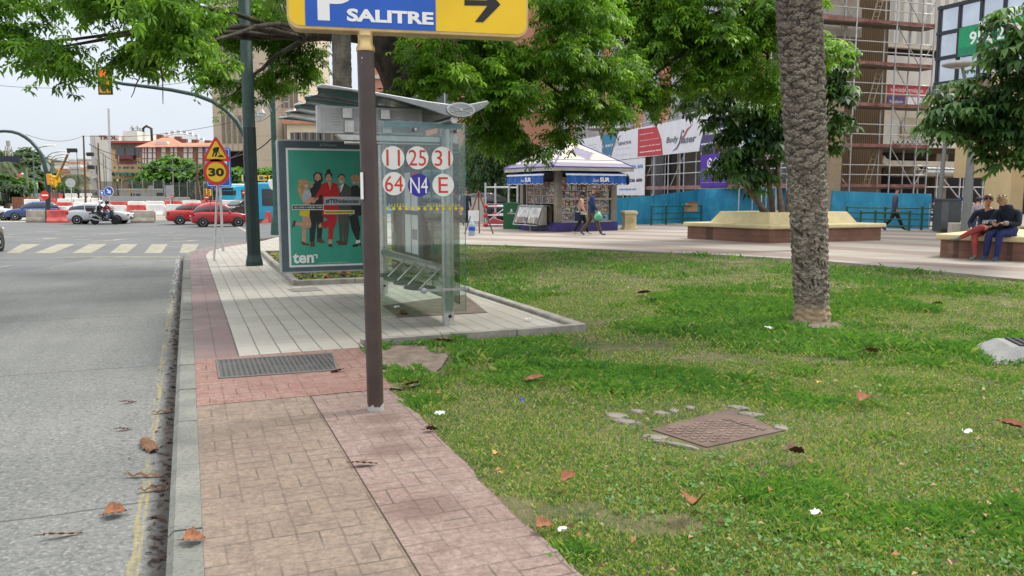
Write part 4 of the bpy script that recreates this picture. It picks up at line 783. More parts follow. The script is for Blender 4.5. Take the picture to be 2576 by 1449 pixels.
def cloud(blobs, per, seed, twig=.7, leaves=9, down=.35, shell=.35, nm=3):
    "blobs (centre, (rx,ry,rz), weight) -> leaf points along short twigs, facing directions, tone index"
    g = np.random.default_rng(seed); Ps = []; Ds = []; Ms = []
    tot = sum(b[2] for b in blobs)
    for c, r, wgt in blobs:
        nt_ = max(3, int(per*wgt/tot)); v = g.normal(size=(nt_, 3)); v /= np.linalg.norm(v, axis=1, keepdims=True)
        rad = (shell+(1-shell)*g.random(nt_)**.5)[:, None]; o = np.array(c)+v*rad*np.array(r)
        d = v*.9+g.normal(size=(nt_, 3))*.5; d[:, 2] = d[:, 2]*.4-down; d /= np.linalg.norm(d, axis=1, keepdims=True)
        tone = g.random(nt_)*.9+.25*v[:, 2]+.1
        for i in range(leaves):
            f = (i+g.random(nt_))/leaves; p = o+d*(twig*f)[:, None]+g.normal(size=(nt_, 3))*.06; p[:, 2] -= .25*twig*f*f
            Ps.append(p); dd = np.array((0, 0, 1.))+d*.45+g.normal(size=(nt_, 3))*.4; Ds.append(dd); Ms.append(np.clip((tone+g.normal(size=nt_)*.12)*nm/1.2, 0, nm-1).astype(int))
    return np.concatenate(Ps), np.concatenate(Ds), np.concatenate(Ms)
def blob(u, v, Y, ru, rv, ry=None, wgt=None):
    if Y < 23: v -= 16+(26 if u < 640 and Y < 17.1 else 0)+(22 if 150 < u < 450 and 140 < v < 260 else 0); ru *= .86; rv *= .72
    c = PD(u, v, Y); k = Y/F; ry = ry if ry is not None else min(ru, rv)*k*1.2
    return (tuple(c), (ru*k, ry, rv*k), wgt if wgt else ru*rv*k*k)
def limbs(name, root, ends, r0, m, parent, seed=1, wob=.5, r1=.03, mid=.45):
    g = random.Random(seed)
    for e in ends:
        e = Vector(e); a = Vector(root); d = e-a; k = 9; pts = []; o1 = Vector((g.uniform(-1, 1), g.uniform(-1, 1), g.uniform(.1, 1)))*wob
        for i in range(k+1):
            f = i/k; pts.append(a+d*f+o1*math.sin(math.pi*f)*.8+Vector((g.uniform(-.5, .5), g.uniform(-.5, .5), g.uniform(-.5, .5)))*wob*.16*min(1, f*3)*(1 if i < k else 0))
        MB().tube(pts, [r0*(1-f/k)**.8+r1 for f in range(k+1)], 8).build(name, m, parent)
n = NT('dark_bark'); c = n.mix(n.mr(n.noise(5, 7, n.map(0, (1, 1, .4))), .35, .65), (.028, .022, .017), (.085, .068, .05)); c = n.mix(n.mr(n.vor(9), .10, .16, .8, 0), c, (.16, .14, .11))
n.bump(n.noise(18, 7), 1, .05); M_BARK = n.fin(c, .95)
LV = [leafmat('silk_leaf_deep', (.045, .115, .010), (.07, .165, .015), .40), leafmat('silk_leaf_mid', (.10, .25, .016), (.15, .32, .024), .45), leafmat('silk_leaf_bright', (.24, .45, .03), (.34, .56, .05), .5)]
def clump(blobs, n_, frac, seed):
    "break big leaf masses into smaller clumps so that sky shows between them"
    g = np.random.default_rng(seed); o = []
    for c, r, w_ in blobs:
        k = max(2, int(n_*min(1.6, max(.5, w_/1.2))))
        for _ in range(k):
            v = g.normal(size=3); v /= np.linalg.norm(v); v *= g.random()**.4*.85; q = np.array(c)+v*np.array(r); dpt = q[1]*CP-(q[2]-EYE)*SP; uu = CU+F*q[0]/dpt; vv = CV-F*((q[2]-EYE)*CP+q[1]*SP)/dpt
            if 205 < uu < 335 and 105 < vv < 300: continue
            f = frac*(.6+.8*g.random()); o.append((tuple(np.array(c)+v*np.array(r)), (r[0]*f, r[1]*f, r[2]*f*.8), w_/k*(.5+g.random())))
    return o
def crown(parent, blobs, twigs, seed, size, k, mats, **kw):
    lk = {q: kw.pop(q) for q in ('asp', 'droop', 'spread') if q in kw}
    P, D, M_ = cloud(blobs, twigs, seed, nm=len(mats), **kw); return leafmesh('crown', P, D, size, k, mats, M_, parent, seed+50, **lk)
# big silk floss tree: trunk behind the shelter, limbs both ways
tb = xy(4.9, 18.2); tb = Vector((*tb, h(*tb)-.1)); tt = PD(975, 90, tb.y)
t1 = T('silk_floss_tree', 'huge dark spiny tree trunk behind the shelter carrying bright green overhanging boughs', 'tree', (0, 0, 0))
k = 14; pts = [tb+(tt-tb)*(i/k)+Vector((.05*math.sin(i*1.3), .05*math.cos(i*1.7), 0)) for i in range(k+1)]
mb = MB(); mb.tube(pts, [.52-.20*min(1, i/4)+.03*math.sin(i*2.1)+(.10 if i > k-2 else 0) for i in range(k+1)], 18)
for i in range(260):
    f = random.random(); a = random.random()*6.28; p = tb+(tt-tb)*f; r_ = .33+.18*(1-min(1, f*3.5)); q = p+Vector((math.cos(a)*r_, math.sin(a)*r_, 0)); mb.tube([q, q+Vector((math.cos(a)*.05, math.sin(a)*.05, .01))], [.022, .004], 5)
kn = PD(1028, 185, tb.y-.1); mb.tube([kn+Vector((-.25, .1, .25)), kn, kn+Vector((.05, 0, -.3)), kn+Vector((-.25, .1, -.55))], [.2, .24, .22, .12], 10); mb.build('trunk', M_BARK, t1)
LB1 = [blob(90, 40, 14, 110, 40, 1.2), blob(30, 110, 14, 60, 45, 1), blob(60, 150, 13.5, 45, 18, .6, .1), blob(255, 40, 14, 60, 36, .8), blob(150, 160, 13.6, 50, 20, .6), blob(185, 232, 13.6, 34, 14, .5, .10), blob(330, 205, 13.8, 40, 18, .5, .15), blob(350, 60, 14, 110, 75, 1.4), blob(390, 165, 14, 85, 42, 1), blob(470, 70, 12.5, 110, 75, 1.3), blob(490, 160, 12.8, 100, 50, 1), blob(560, 215, 20.5, 70, 50, .9), blob(585, 255, 20.5, 35, 22, .5), blob(600, 90, 20.5, 90, 80, 1.5), blob(690, 100, 20.5, 110, 90, 1.5), blob(690, 215, 20.5, 60, 42, .8), blob(760, 170, 20.5, 60, 45, .9), blob(790, 60, 20.5, 80, 60, 1.5), blob(640, -70, 20.5, 300, 80, 3), blob(250, -80, 14, 250, 70, 2.6), blob(420, -30, 12, 140, 50, 1.2)]
LB2 = [blob(1090, 170, 17.5, 85, 60, 1.3), blob(1180, 210, 17, 100, 70, 1.4), blob(1060, 225, 18, 60, 25, .7), blob(1290, 150, 18, 120, 75, 1.6), blob(1300, 260, 18, 110, 60, 1.4), blob(1420, 150, 18.5, 110, 90, 1.6), blob(1440, 275, 18.5, 100, 45, 1.1), blob(1530, 190, 18.5, 80, 75, 1.4), blob(1540, 290, 18.5, 55, 35, .8), blob(1395, 355, 18.5, 45, 22, .5), blob(1330, 385, 18.5, 25, 14, .4), blob(1235, 310, 18, 75, 35, 1), blob(1250, 360, 18.5, 60, 35, .8), blob(1430, 50, 18.5, 140, 60, 2), blob(1200, 100, 18, 150, 60, 1.6), blob(1300, -60, 18.5, 320, 70, 3)]
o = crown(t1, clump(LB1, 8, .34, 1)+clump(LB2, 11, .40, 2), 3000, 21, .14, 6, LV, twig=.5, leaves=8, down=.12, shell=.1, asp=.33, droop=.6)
ends = [b[0] for b in LB1[:20:2]]+[b[0] for b in LB2[:14:2]]
j1 = PD(770, 96, 18.5); j2 = PD(1120, 60, 18.2)
limbs('limb', tt, [j1, j2, PD(1000, -60, 19)], .20, M_BARK, t1, 3, .3, .10)
limbs('limb', j1, [b[0] for b in LB1[:20:2]], .05, M_BARK, t1, 5, .5, .015); limbs('limb', j2, [b[0] for b in LB2[:14:2]], .085, M_BARK, t1, 6, .4, .015)
TW = mat('bare_twig', (.12, .085, .06), .9); limbs('twig', PD(395, 120, 13.8), [PD(330, 245, 13.6), PD(410, 262, 13.8)], .012, TW, t1, 9, .12, .006); limbs('twig', PD(1140, 80, 10.5+6), [PD(1095, 170, 16), PD(1175, 230, 16.4), PD(1230, 330, 16.5)], .012, TW, t1, 12, .3, .006)
# second tree crown, to the right over the kiosk
t2 = T('silk_floss_tree', 'green leafy tree filling the view between the parking sign and the palm trunk', 'tree', (0, 0, 0))
RB2 = [blob(1640, 90, 22, 90, 100, 1.8), blob(1600, 170, 22, 80, 60, 1.3), blob(1750, 70, 22, 130, 90, 2), blob(1850, 150, 22, 130, 80, 1.7), blob(1760, 200, 22, 110, 50, 1.3), blob(1900, 50, 22, 110, 80, 2), blob(1600, 250, 21.5, 45, 50, .8), blob(1680, 245, 22, 60, 30, .8), blob(1920, 240, 22, 70, 40, 1), blob(1570, 30, 22, 90, 60, 1.8), blob(1700, -60, 22, 320, 60, 3), blob(2085, 150, 22, 22, 50, .7)]
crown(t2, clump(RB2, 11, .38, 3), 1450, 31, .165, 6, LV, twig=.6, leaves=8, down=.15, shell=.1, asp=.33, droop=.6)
b0 = PD(2040, 480, 21.3); b0.z = .0; tp = PD(1960, 20, 22.0)
MB().tube([b0+(tp-b0)*(i/8)+Vector((.06*math.sin(i), 0, 0)) for i in range(9)], [.24-.012*i for i in range(9)], 14).build('trunk', M_BARK, t2)
limbs('limb', tp, [b[0] for b in RB2[:10]], .08, M_BARK, t2, 8, .4, .015)
# grey trunk in the tree bed
pb_ = xy(2.95, 16.9); pb_ = Vector((*pb_, h(*pb_))); t3 = T('grey_palm_tree', 'straight grey palm trunk rising from the tree bed behind the shelter roof', 'palm tree', (0, 0, 0))
n = NT('grey_trunk'); S = n.sep(); c = n.mix(n.mr(n.noise(6, 6, n.map(0, (1, 1, .5))), .35, .65), (.10, .085, .07), (.21, .185, .155)); c = n.mix(n.mr(n.noise(9, 5, n.map(0, (.6, .6, 7))), .5, .68, 0, .6), c, (.05, .042, .035)); c = n.mix(n.mr(S[2], .4, .9, .9, 0), c, (.07, .035, .025)); n.bump(n.noise(20, 6), .8, .03); M_GTR = n.fin(c, .9)
tp_ = PD(856, -60, pb_.y); o = palm_trunk('trunk', pb_, tp_, .26, .195, M_GTR, 48, 150, 8, .008, .12, .3); o.parent = t3
fronds(24, tp_+Vector((0, 0, .3)), 2.6, .5, 8, FROND, t3)
# umbrella trees with big drooping hands of leaves
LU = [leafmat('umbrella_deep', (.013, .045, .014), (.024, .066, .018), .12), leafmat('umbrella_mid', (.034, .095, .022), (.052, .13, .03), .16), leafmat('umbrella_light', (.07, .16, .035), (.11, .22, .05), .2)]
STEM = mat('pale_stem', (.21, .15, .10), .85, 0, .25, 6, .4, 30)
def umbrella(label, base, stems, blobs, twigs, seed, size, thick):
    t = T('umbrella_tree', label, 'tree', (0, 0, 0)); P, D, M_ = cloud(blobs, twigs, seed, twig=.45, leaves=3, down=.15, shell=.45)
    leafmesh('crown', P, D*.6+np.array((0, 0, .7)), size, 8, LU, M_, t, seed+3, .34, .75)
    for i, (b, e) in enumerate(stems): limbs('trunk', b, [e], thick, STEM, t, seed+i, .16, .035)
    return t
c0_ = PD(1960, 525, 26.3)
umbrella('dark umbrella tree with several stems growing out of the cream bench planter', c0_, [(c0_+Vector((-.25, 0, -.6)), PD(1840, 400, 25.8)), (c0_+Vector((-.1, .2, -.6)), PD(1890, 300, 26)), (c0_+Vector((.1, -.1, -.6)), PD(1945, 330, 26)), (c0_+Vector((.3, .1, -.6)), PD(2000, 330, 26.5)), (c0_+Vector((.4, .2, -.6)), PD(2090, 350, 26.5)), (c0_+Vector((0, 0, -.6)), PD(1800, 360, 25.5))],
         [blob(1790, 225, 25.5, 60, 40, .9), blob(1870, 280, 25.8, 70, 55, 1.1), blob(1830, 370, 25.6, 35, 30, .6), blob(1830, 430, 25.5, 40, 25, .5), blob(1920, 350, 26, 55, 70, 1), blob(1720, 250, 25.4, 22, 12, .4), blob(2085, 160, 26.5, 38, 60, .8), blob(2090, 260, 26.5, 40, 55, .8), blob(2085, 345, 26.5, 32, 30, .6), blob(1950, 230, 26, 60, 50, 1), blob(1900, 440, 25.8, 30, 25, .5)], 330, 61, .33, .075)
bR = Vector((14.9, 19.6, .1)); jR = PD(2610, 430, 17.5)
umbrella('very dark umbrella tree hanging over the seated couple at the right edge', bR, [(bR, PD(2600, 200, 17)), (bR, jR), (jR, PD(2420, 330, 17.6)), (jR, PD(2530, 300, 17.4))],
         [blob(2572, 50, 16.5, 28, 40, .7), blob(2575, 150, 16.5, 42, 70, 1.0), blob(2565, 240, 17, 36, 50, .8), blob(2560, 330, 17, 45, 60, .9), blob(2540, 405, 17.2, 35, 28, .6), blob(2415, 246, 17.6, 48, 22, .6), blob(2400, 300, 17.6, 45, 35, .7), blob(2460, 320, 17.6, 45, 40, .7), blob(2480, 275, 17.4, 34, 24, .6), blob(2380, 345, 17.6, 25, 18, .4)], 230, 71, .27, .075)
# weeping pepper tree between shelter and kiosk
LW = [leafmat('pepper_grey', (.07, .10, .05), (.11, .14, .08), .25), leafmat('pepper_green', (.045, .11, .03), (.07, .16, .045), .3), leafmat('pepper_dark', (.03, .06, .022), (.04, .08, .03), .25)]
t = T('weeping_tree', 'drooping grey green pepper tree between the bus shelter and the kiosk', 'tree', (0, 0, 0))
WB = [blob(1255, 330, 45, 55, 50, 1.4), blob(1215, 420, 45, 32, 50, 1.1), blob(1270, 430, 45, 50, 55, 1.4), blob(1240, 480, 45, 40, 30, 1), blob(1310, 380, 45, 30, 50, 1), blob(1180, 380, 46, 22, 40, .8), blob(1320, 440, 45, 18, 30, .6)]
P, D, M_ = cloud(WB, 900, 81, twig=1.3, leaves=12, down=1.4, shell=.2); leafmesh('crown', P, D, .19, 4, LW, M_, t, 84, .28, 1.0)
b0 = GY(1262, 45); MB().tube([b0, b0+Vector((.1, 0, 2)), PD(1260, 340, 45)], [.3, .24, .12], 10).build('trunk', M_BARK, t); limbs('limb', b0+Vector((.1, 0, 2)), [b[0] for b in WB[:5]], .08, M_BARK, t, 4, .4)
# ================================================================ PLAZA SIDE
def c4(x, y): return (1900+x*.427)/1.59, (400+y*.427)/1.59
def c5(x, y): return (2600+x/1.449)/1.59, (y/1.449)/1.59
def cu(x, y): return (3250+x/3.018)/1.59, (y/3.018)/1.59          # upper scaffold crop
def cl(x, y): return (3250+x/3.018)/1.59, (480+y/3.018)/1.59      # lower scaffold crop
def c6(x, y): return (3700+x/3.018)/1.59, (y/3.018)/1.59
def c7(x, y): return (3700+x/3.293)/1.59, (360+y/3.293)/1.59
def c8(x, y): return (3650+x/3.623)/1.59, (700+y/3.623)/1.59
BRK = NT('orange_brick'); n = BRK; bt = n.t.nodes.new('ShaderNodeTexBrick'); n.put(bt.inputs['Vector'], n.map(0, (1, 1, 1), vec=n.tc.outputs['Object']))
S = n.sep(); cb = n.t.nodes.new('ShaderNodeCombineXYZ'); n.put(cb.inputs[0], n.math('ADD', S[0], S[1])); n.put(cb.inputs[1], S[2]); n.put(bt.inputs['Vector'], cb.outputs[0])
bt.inputs['Color1'].default_value = (.60, .235, .125, 1); bt.inputs['Color2'].default_value = (.52, .19, .10, 1); bt.inputs['Mortar'].default_value = (.42, .30, .23, 1); bt.inputs['Scale'].default_value = 1; bt.inputs['Brick Width'].default_value = .5; bt.inputs['Row Height'].default_value = .16; bt.inputs['Mortar Size'].default_value = .014
M_BRICK = n.fin(bt.outputs[0], .85)
GPAN = mat('grey_panel', (.40, .41, .45), .35, .2, .12, .8); DARK = mat('dark_recess', (.014, .013, .012), .9); WINB = glass('window_blue', (.10, .13, .16), 1.5, .3)
WDARK = mat('window_dark', (.045, .055, .065), .12, 0, .3, 1.5, spec=.8); BEIGE = mat('beige_render', (.50, .43, .33), .8, 0, .1, .7); CANVAS = mat('banner_canvas', (.74, .74, .78), .6, 0, .05, 2); INK = mat('ink_purple', (.075, .06, .17), .6); INKR = mat('ink_red', (.50, .045, .06), .6); INKB = mat('ink_blue', (.04, .22, .38), .6); INKG = mat('ink_grey', (.16, .17, .21), .6); PURP = mat('purple_canvas', (.085, .025, .36), .55, 0, .1, 2)
PLANKR = mat('red_plank', (.30, .095, .085), .7, 0, .3, 1.5, c2='#a8817a'); ALU = mat('scaffold_tube', (.60, .62, .64), .4, .7, .12, 4)
FA = Fr((10.9, 46, 0), R(-76))
b1 = T('brick_building', 'orange brick building with grey metal bays above the long white advertising banner', 'building', FA.o, FA.rz)
mb = MB(); mb.bx(-46, 4, 1.4, 4.6, 6.0, 27, 0); mb.bx(-46, 4, 3.5, 4.6, -.5, 6.0, 1); mb.build('wall', [M_BRICK, DARK], b1)
ed = [(c4(x, 250)[0], c4(x, 200)[1]) for x in (500, 680, 770, 845, 1008, 1170, 1285, 1465, 1590, 1706, 1845, 1990, 2120, 2250)]
xs_ = [FA.hit(u, v, 1.2)[0] for u, v in ed]; pan = [(xs_[i], xs_[i+1]) for i in range(0, len(xs_)-1, 2)]+[(-40+4.4*k, -37.6+4.4*k) for k in range(4)]
for i, (a, b) in enumerate(pan):
    mb = MB(); mb.prism([(a, 6.02), (b, 6.02), (b, 26.9), (a, 26.9)], 1.05, 1.45, 0); mb.build('metal_bay', GPAN, b1, .12)
    for k in range(4):
        if (i+k) % 2 == 0: mb = MB(); mb.bx(a+.25, b-.25, 1.0, 1.06, 9.2+4.2*k, 10.9+4.2*k, 1); mb.bx(a+.3, b-.3, .985, 1.0, 9.25+4.2*k, 10.85+4.2*k, 0); mb.build('window', [WINB, mat('white_frame', (.7, .72, .74), .4)], b1)
for i in range(14):
    mb = MB(); x = -42+i*3.9; mb.bx(x, x+.5, 1.6, 2.2, -.3, 6.0); mb.build('shop_pillar', [GPAN, mat('shop_pillar_tan', (.36, .28, .19), .7)][i % 2], b1)
for i in range(13):
    mb = MB(); x = -42+i*3.9; mb.bx(x+.5, x+3.9, 2.5, 2.6, .2, 4.2); mb.build('shop_window', mat('shop_glass', (.06, .07, .06), .15, 0, .4, .4, c2='#5a4a38', spec=.7), b1)
# banner scaffold in front of the facade
yB = -1.0
s1 = T('banner_scaffold', 'low tube scaffold holding the clinic banner in front of the brick building', 'scaffold', FA.o, FA.rz)
def tb_(mb, a, b, r=.03, n=6, mi=0): mb.tube([a, b], r*1.3, n, mi, True, None, False)
X0 = FA.hit(*c4(450, 400), yB)[0]; X1 = FA.hit(1985, 330, yB)[0]
k = 0; x = FA.hit(1612, 430, yB)[0]-2.07*5
while x < X1+1:
    mb = MB(); tb_(mb, (x, yB, .1), (x, yB, 6.1)); tb_(mb, (x, yB+.75, .1), (x, yB+.75, 6.1)); mb.tube([(x, yB, 2.75), (x, yB, 2.9)], .036, 6, 1); mb.build('standard', [ALU, mat('red_band', (.6, .06, .04), .6)], s1)
    for z in (2.0, 2.75, 3.35, 6.05): mb = MB(); tb_(mb, (x, yB, z), (x+2.07, yB, z), .024); mb.build('rail', ALU, s1)
    if k % 2: mb = MB(); tb_(mb, (x, yB+.1, 1.95), (x+2.07, yB+.1, 4.0), .024); mb.build('brace', ALU, s1)
    mb = MB(); mb.bx(x+.04, x+2.03, yB-.03, yB, 1.90, 2.05); mb.bx(x+.04, x+2.03, yB, yB+.7, 1.86, 1.90, 1); mb.build('plank', [PLANKR, ALU], s1); x += 2.07; k += 1
zt_ = FA.hit(*c4(2080, 150), yB-.1)[1]; zb_ = FA.hit(*c4(2100, 478), yB-.1)[1]
bn = T('banner', 'long white clinic banner with red and purple panels stretched above the shopfronts', 'banner', FA.o, FA.rz); yb = yB-.06
mb = MB()
N_ = 60
vs = []
for i in range(N_+1):
    x = X0+(X1-X0)*i/N_
    for z in (zb_, zt_): vs.append((x, yb+.012*math.sin(i*1.9), z))
o_ = len(vs); mb.add(vs, [(2*i, 2*i+2, 2*i+3, 2*i+1) for i in range(N_)], 0, True); mb.add([(x, y+.02, z) for x, y, z in vs], [(2*i, 2*i+1, 2*i+3, 2*i+2) for i in range(N_)], 0, True); mb.build('canvas', CANVAS, bn)
yt = yb-.02
def H(x, y, f=c4): return FA.hit(*f(x, y), yt)
def BT(mb, t, x0, y0, x1, y1, mi, bold=0, shear=0, f=c4): (a, z0), (b, z1) = H(x0, y0, f), H(x1, y1, f); mb.fit(t, a, b, z0, z1, yt-.004, mi, bold+.022, shear)
mb = MB(); mb.flat([H(*p) for p in ((1190, 322), (1330, 300), (1318, 400), (1270, 500), (1245, 522), (1188, 530))][::-1], yt, 0); mb.build('blue_panel', [INKB, INKR, INK], bn); mb = MB()
mb.flat([H(*p) for p in ((1527, 275), (1705, 250), (1745, 370), (1757, 512), (1522, 530))][::-1], yt, 1); mb.build('red_panel', [INKB, INKR, INK], bn); mb = MB()
mb.flat([H(*p) for p in ((2190, 170), (2425, 120), (2420, 442), (2098, 478), (2115, 380), (2150, 260))][::-1], yt, 2); mb.build('purple_panel', [INKB, INKR, INK], bn); mb = MB()
(a, z0), (b, z1) = FA.hit(*c5(555, 852), yt), FA.hit(*c5(640, 700), yt); mb.flat([(a, z0), (a+2.0, z0), (a+2.0, z1), (a, z1)], yt, 0); mb.build('blue_panel', [INKB, INKR, INK], bn)
mb = MB(); BT(mb, 'CLÍNICA', 1193, 447, 1300, 402, 0); BT(mb, 'RENOVA', 1342, 428, 1464, 376, 3); BT(mb, 'www.clinicarenova.com', 1312, 524, 1462, 502, 3, .01); BT(mb, 'CIRUGÍA PLÁSTICA Y REPARADORA', 1322, 462, 1464, 446, 3); BT(mb, 'MEDICINA ESTÉTICA', 1193, 472, 1275, 460, 0); BT(mb, 'Etiqueta Nº 1 028', 1070, 432, 1134, 414, 3); BT(mb, 'Licencia Nº 48', 1072, 455, 1130, 440, 3)
for i, t in enumerate(('• Cirugía Estética', '• Remodelación Corporal', '• Depilación Médica Láser', '• Rejuvenecimiento Facial')): BT(mb, t, 1534, 334+i*56, (1672, 1725, 1738, 1740)[i], 300+i*53, 0, .02)
BT(mb, 'Body', 1790, 420, 1905, 332, 3, 0, .2); BT(mb, 'laser', 1925, 408, 2074, 318, 3, 0, .2); BT(mb, 'medicina estética avanzada', 1908, 444, 2066, 424, 3); BT(mb, '952 333 44', 2156, 332, 2400, 246, 0, .02); BT(mb, 'www.bodylaser.es', 2116, 434, 2390, 366, 0, .01)
BT(mb, 'CLÍNICA', 562, 765, 720, 720, 0, 0, 0, c5); BT(mb, 'MEDICINA ESTÉTICA', 565, 792, 740, 778, 0, 0, 0, c5); BT(mb, '952 333 44', 563, 840, 670, 818, 0, .02, 0, c5)
def swoosh(pts, w_, mi):
    P = [H(*p) for p in pts]; L_ = []; R_ = []
    for i, (x, z) in enumerate(P):
        a, b = P[max(0, i-1)], P[min(len(P)-1, i+1)]; dx, dz = b[0]-a[0], b[1]-a[1]; l = math.hypot(dx, dz); k = w_*math.sin(math.pi*(i+.15)/(len(P)-.7)); L_.append((x-dz/l*k, z+dx/l*k)); R_.append((x+dz/l*k, z-dx/l*k))
    for i in range(len(P)-1): mb.flat([L_[i], L_[i+1], R_[i+1], R_[i]], yt-.005, mi); mb.flat([R_[i], R_[i+1], L_[i+1], L_[i]], yt-.0052, mi)
swoosh([(1850, 480), (1890, 450), (1915, 400), (1930, 330), (1940, 270)], .07, 2); swoosh([(1930, 405), (1955, 340), (1985, 280), (2040, 225)], .06, 4); swoosh([(1285, 485), (1310, 440), (1322, 390), (1325, 340)], .05, 0); swoosh([(1325, 430), (1335, 380), (1350, 345), (1372, 322)], .03, 2)
mb.disc(*H(1951, 293), .09, yt-.005, yt-.004, 2, 12); mb.build('lettering', [LETW, INKR, INK, INKG, INKR], bn)
pb2 = T('purple_banner', 'purple construction company banner hanging below the clinic banner', 'banner', FA.o, FA.rz); (a, z0), (b, z1) = H(2110, 815), H(2365, 490)
mb = MB(); mb.bx(a, b, yt-.03, yt-.01, z0, z1); mb.build('canvas', PURP, pb2); yt -= .034
mb = MB(); w_ = (b-a)
for cx_ in (.38, .60):
    P6 = [(a+w_*cx_+.24*math.cos(R(90+60*i)), z0+(z1-z0)*.72+.24*math.sin(R(90+60*i))) for i in range(6)]
    for i in range(6):
        if (cx_ < .5 and i != 9) or (cx_ > .5 and i not in (2, 3)): mb.tube([(P6[i][0], yt, P6[i][1]), (P6[(i+1) % 6][0], yt, P6[(i+1) % 6][1])], .045, 4)
mb.tube([(P6[2][0]-.42, yt, z0+(z1-z0)*.76), (P6[2][0]-.42, yt, z0+(z1-z0)*.58)], .045, 4)
BT(mb, 'PEREZ MAYORGA', 2150, 672, 2325, 642, 0, .02); BT(mb, 'CONSTRUCCIONES', 2150, 686, 2325, 675, 0); BT(mb, '952 000 000 - info@perezmayorga.es', 2120, 778, 2355, 766, 0); mb.build('lettering', LETW, pb2)
wp = T('white_banner', 'white property banner hanging behind the kiosk roof edge', 'banner', FA.o, FA.rz); yt += .02; (a, z0), (b, z1) = H(1300, 892), H(1596, 540); mb = MB(); mb.bx(a, b, yt-.02, yt, z0, z1); mb.build('canvas', CANVAS, wp); yt -= .022
mb = MB(); BT(mb, 'CAPITAL MAR', 1420, 650, 1578, 600, 0, .02); BT(mb, 'Tlf. 952 226 600', 1330, 775, 1568, 732, 1, .03); BT(mb, 'www.copmor.com', 1350, 852, 1510, 828, 0, .01); mb.build('lettering', [mat('ink_sky', (.05, .25, .55), .6), LETK], wp); yt = yb-.02
mb = MB(); (a, z0), (b, z1) = FA.hit(*c4(1450, 650), .3), FA.hit(*c4(1550, 545), .3); mb.bx(a, b, .1, .6, z0, z1, 0)
for i in range(5): mb.bx(a+.05, b-.05, .08, .1, z0+.1+i*(z1-z0-.1)/5, z0+.14+i*(z1-z0-.1)/5, 1)
mb.build('air_conditioner', [GALV, BLACK], b1)
# --- tarp fence
n = NT('blue_tarp'); S = n.sep(); c = n.mix(n.mr(n.noise(1.3, 5, n.map(0, (1, 1, .4))), .35, .65), (.010, .19, .36), (.03, .31, .50)); c = n.mix(n.mr(n.noise(7, 5, n.map(0, (2, 2, .25))), .58, .78, 0, .4), c, (.10, .38, .54)); n.bump(n.noise(2.4, 4, n.map(0, (2, 2, .35))), .9, .12); M_TARP = n.fin(c, .55)
tl = [(1500, 570, 499), (1567, 566, 497), (1640, 564.5, 492), (1765, 560, 476), (1900, 563, 471), (2020, 567, 474), (2100, 570, 480), (2220, 574, 485), (2340, 577, 487.5)]
P = []
for i in range(len(tl)-1):
    for k in range(8):
        f = k/8; P.append([tl[i][j]*(1-f)+tl[i+1][j]*f for j in range(3)])
P.append(tl[-1]); vs = []; R_ = 7
for i, (u, vb, vt) in enumerate(P):
    g = G(u, vb); top = PD(u, vt, g.y).z; fold = .06*math.sin(i*1.7)+.05*math.sin(i*.61+1)
    for r in range(R_): f = r/(R_-1); vs.append((g.x+fold*.5*math.sin(f*3), g.y+fold*(1-.3*f)+.03*math.sin(r*2.2+i), g.z+(top-g.z)*f-.03*math.sin(f*3.14)*abs(math.sin(i*.9))))
tf = T('tarp_fence', 'blue tarpaulin site fence running behind the planter bench', 'fence', (0, 0, 0)); mb = MB(); K_ = len(P); F_ = [(i*R_+r, (i+1)*R_+r, (i+1)*R_+r+1, i*R_+r+1) for i in range(K_-1) for r in range(R_-1)]
mb.add(vs, F_, 0, True); mb.add([(x, y+.03, z) for x, y, z in vs], [f[::-1] for f in F_], 0, True); mb.build('tarpaulin', M_TARP, tf)
for i in range(0, K_, 8):
    u, vb, vt = P[i]; g = G(u, vb); mb = MB(); mb.tube([g+Vector((0, .12, -.1)), g+Vector((0, .12, 1.5))], .03, 6); mb.build('post', ALU, tf)
# --- green railings
RG = mat('rail_green', (.012, .085, .055), .45, 0, .2, 4)
def railing(label, pts, hgt, rails):
    p0 = pts[0]; t = T('railing', label, 'railing', p0, 0, 'green railings by the tarp fence')
    for p in pts: mb = MB(); q = p-p0; mb.tube([q+Vector((0, 0, -.05)), q+Vector((0, 0, hgt))], .05, 8); mb.lathe([(.06, hgt), (.05, hgt+.05), (0, hgt+.07)], q, 8); mb.build('post', RG, t)
    for f in rails:
        mb = MB(); mb.tube([p-p0+Vector((0, 0, hgt*f)) for p in pts], .03, 6); mb.build('rail', RG, t)
railing('green railing left of the planter bench carrying a cardboard box', [G(u, v)+Vector((0, -.1, 0)) for u, v in ((1637, 568), (1674, 566), (1716, 564), (1762, 563))], .95, (.95, .6, .3))
railing('long green railing behind the walking man in dark blue', [G(u, v)+Vector((0, -.3, 0)) for u, v in ((2121, 573), (2216, 577), (2308, 579), (2338, 580), (2400, 581))], .95, (.96, .72, .47, .2))
railing('shorter green ramp railing in front of the long one', [G(u, v) for u, v in ((2163, 580), (2200, 580.5), (2286, 582))], .80, (.95, .6, .25))
p = G(1735, 563)+Vector((0, -.25, .62)); t = T('cardboard_box', 'brown cardboard box hung on the green railing', 'box', p, R(10)); mb = MB(); mb.bx(-.28, .28, -.15, .15, 0, .42); mb.bx(-.28, .28, -.152, .152, .19, .23, 1); mb.build('carton', [mat('cardboard', (.36, .22, .11), .8, 0, .12, 6), mat('parcel_tape', (.30, .2, .11), .4)], t, .008)
mb = MB(); mb.add([(-.28, -.15, .42), (.28, -.15, .42), (.30, -.24, .5), (-.26, -.24, .5)], [(0, 1, 2, 3)]); mb.build('flap', _mc['cardboard'], t)
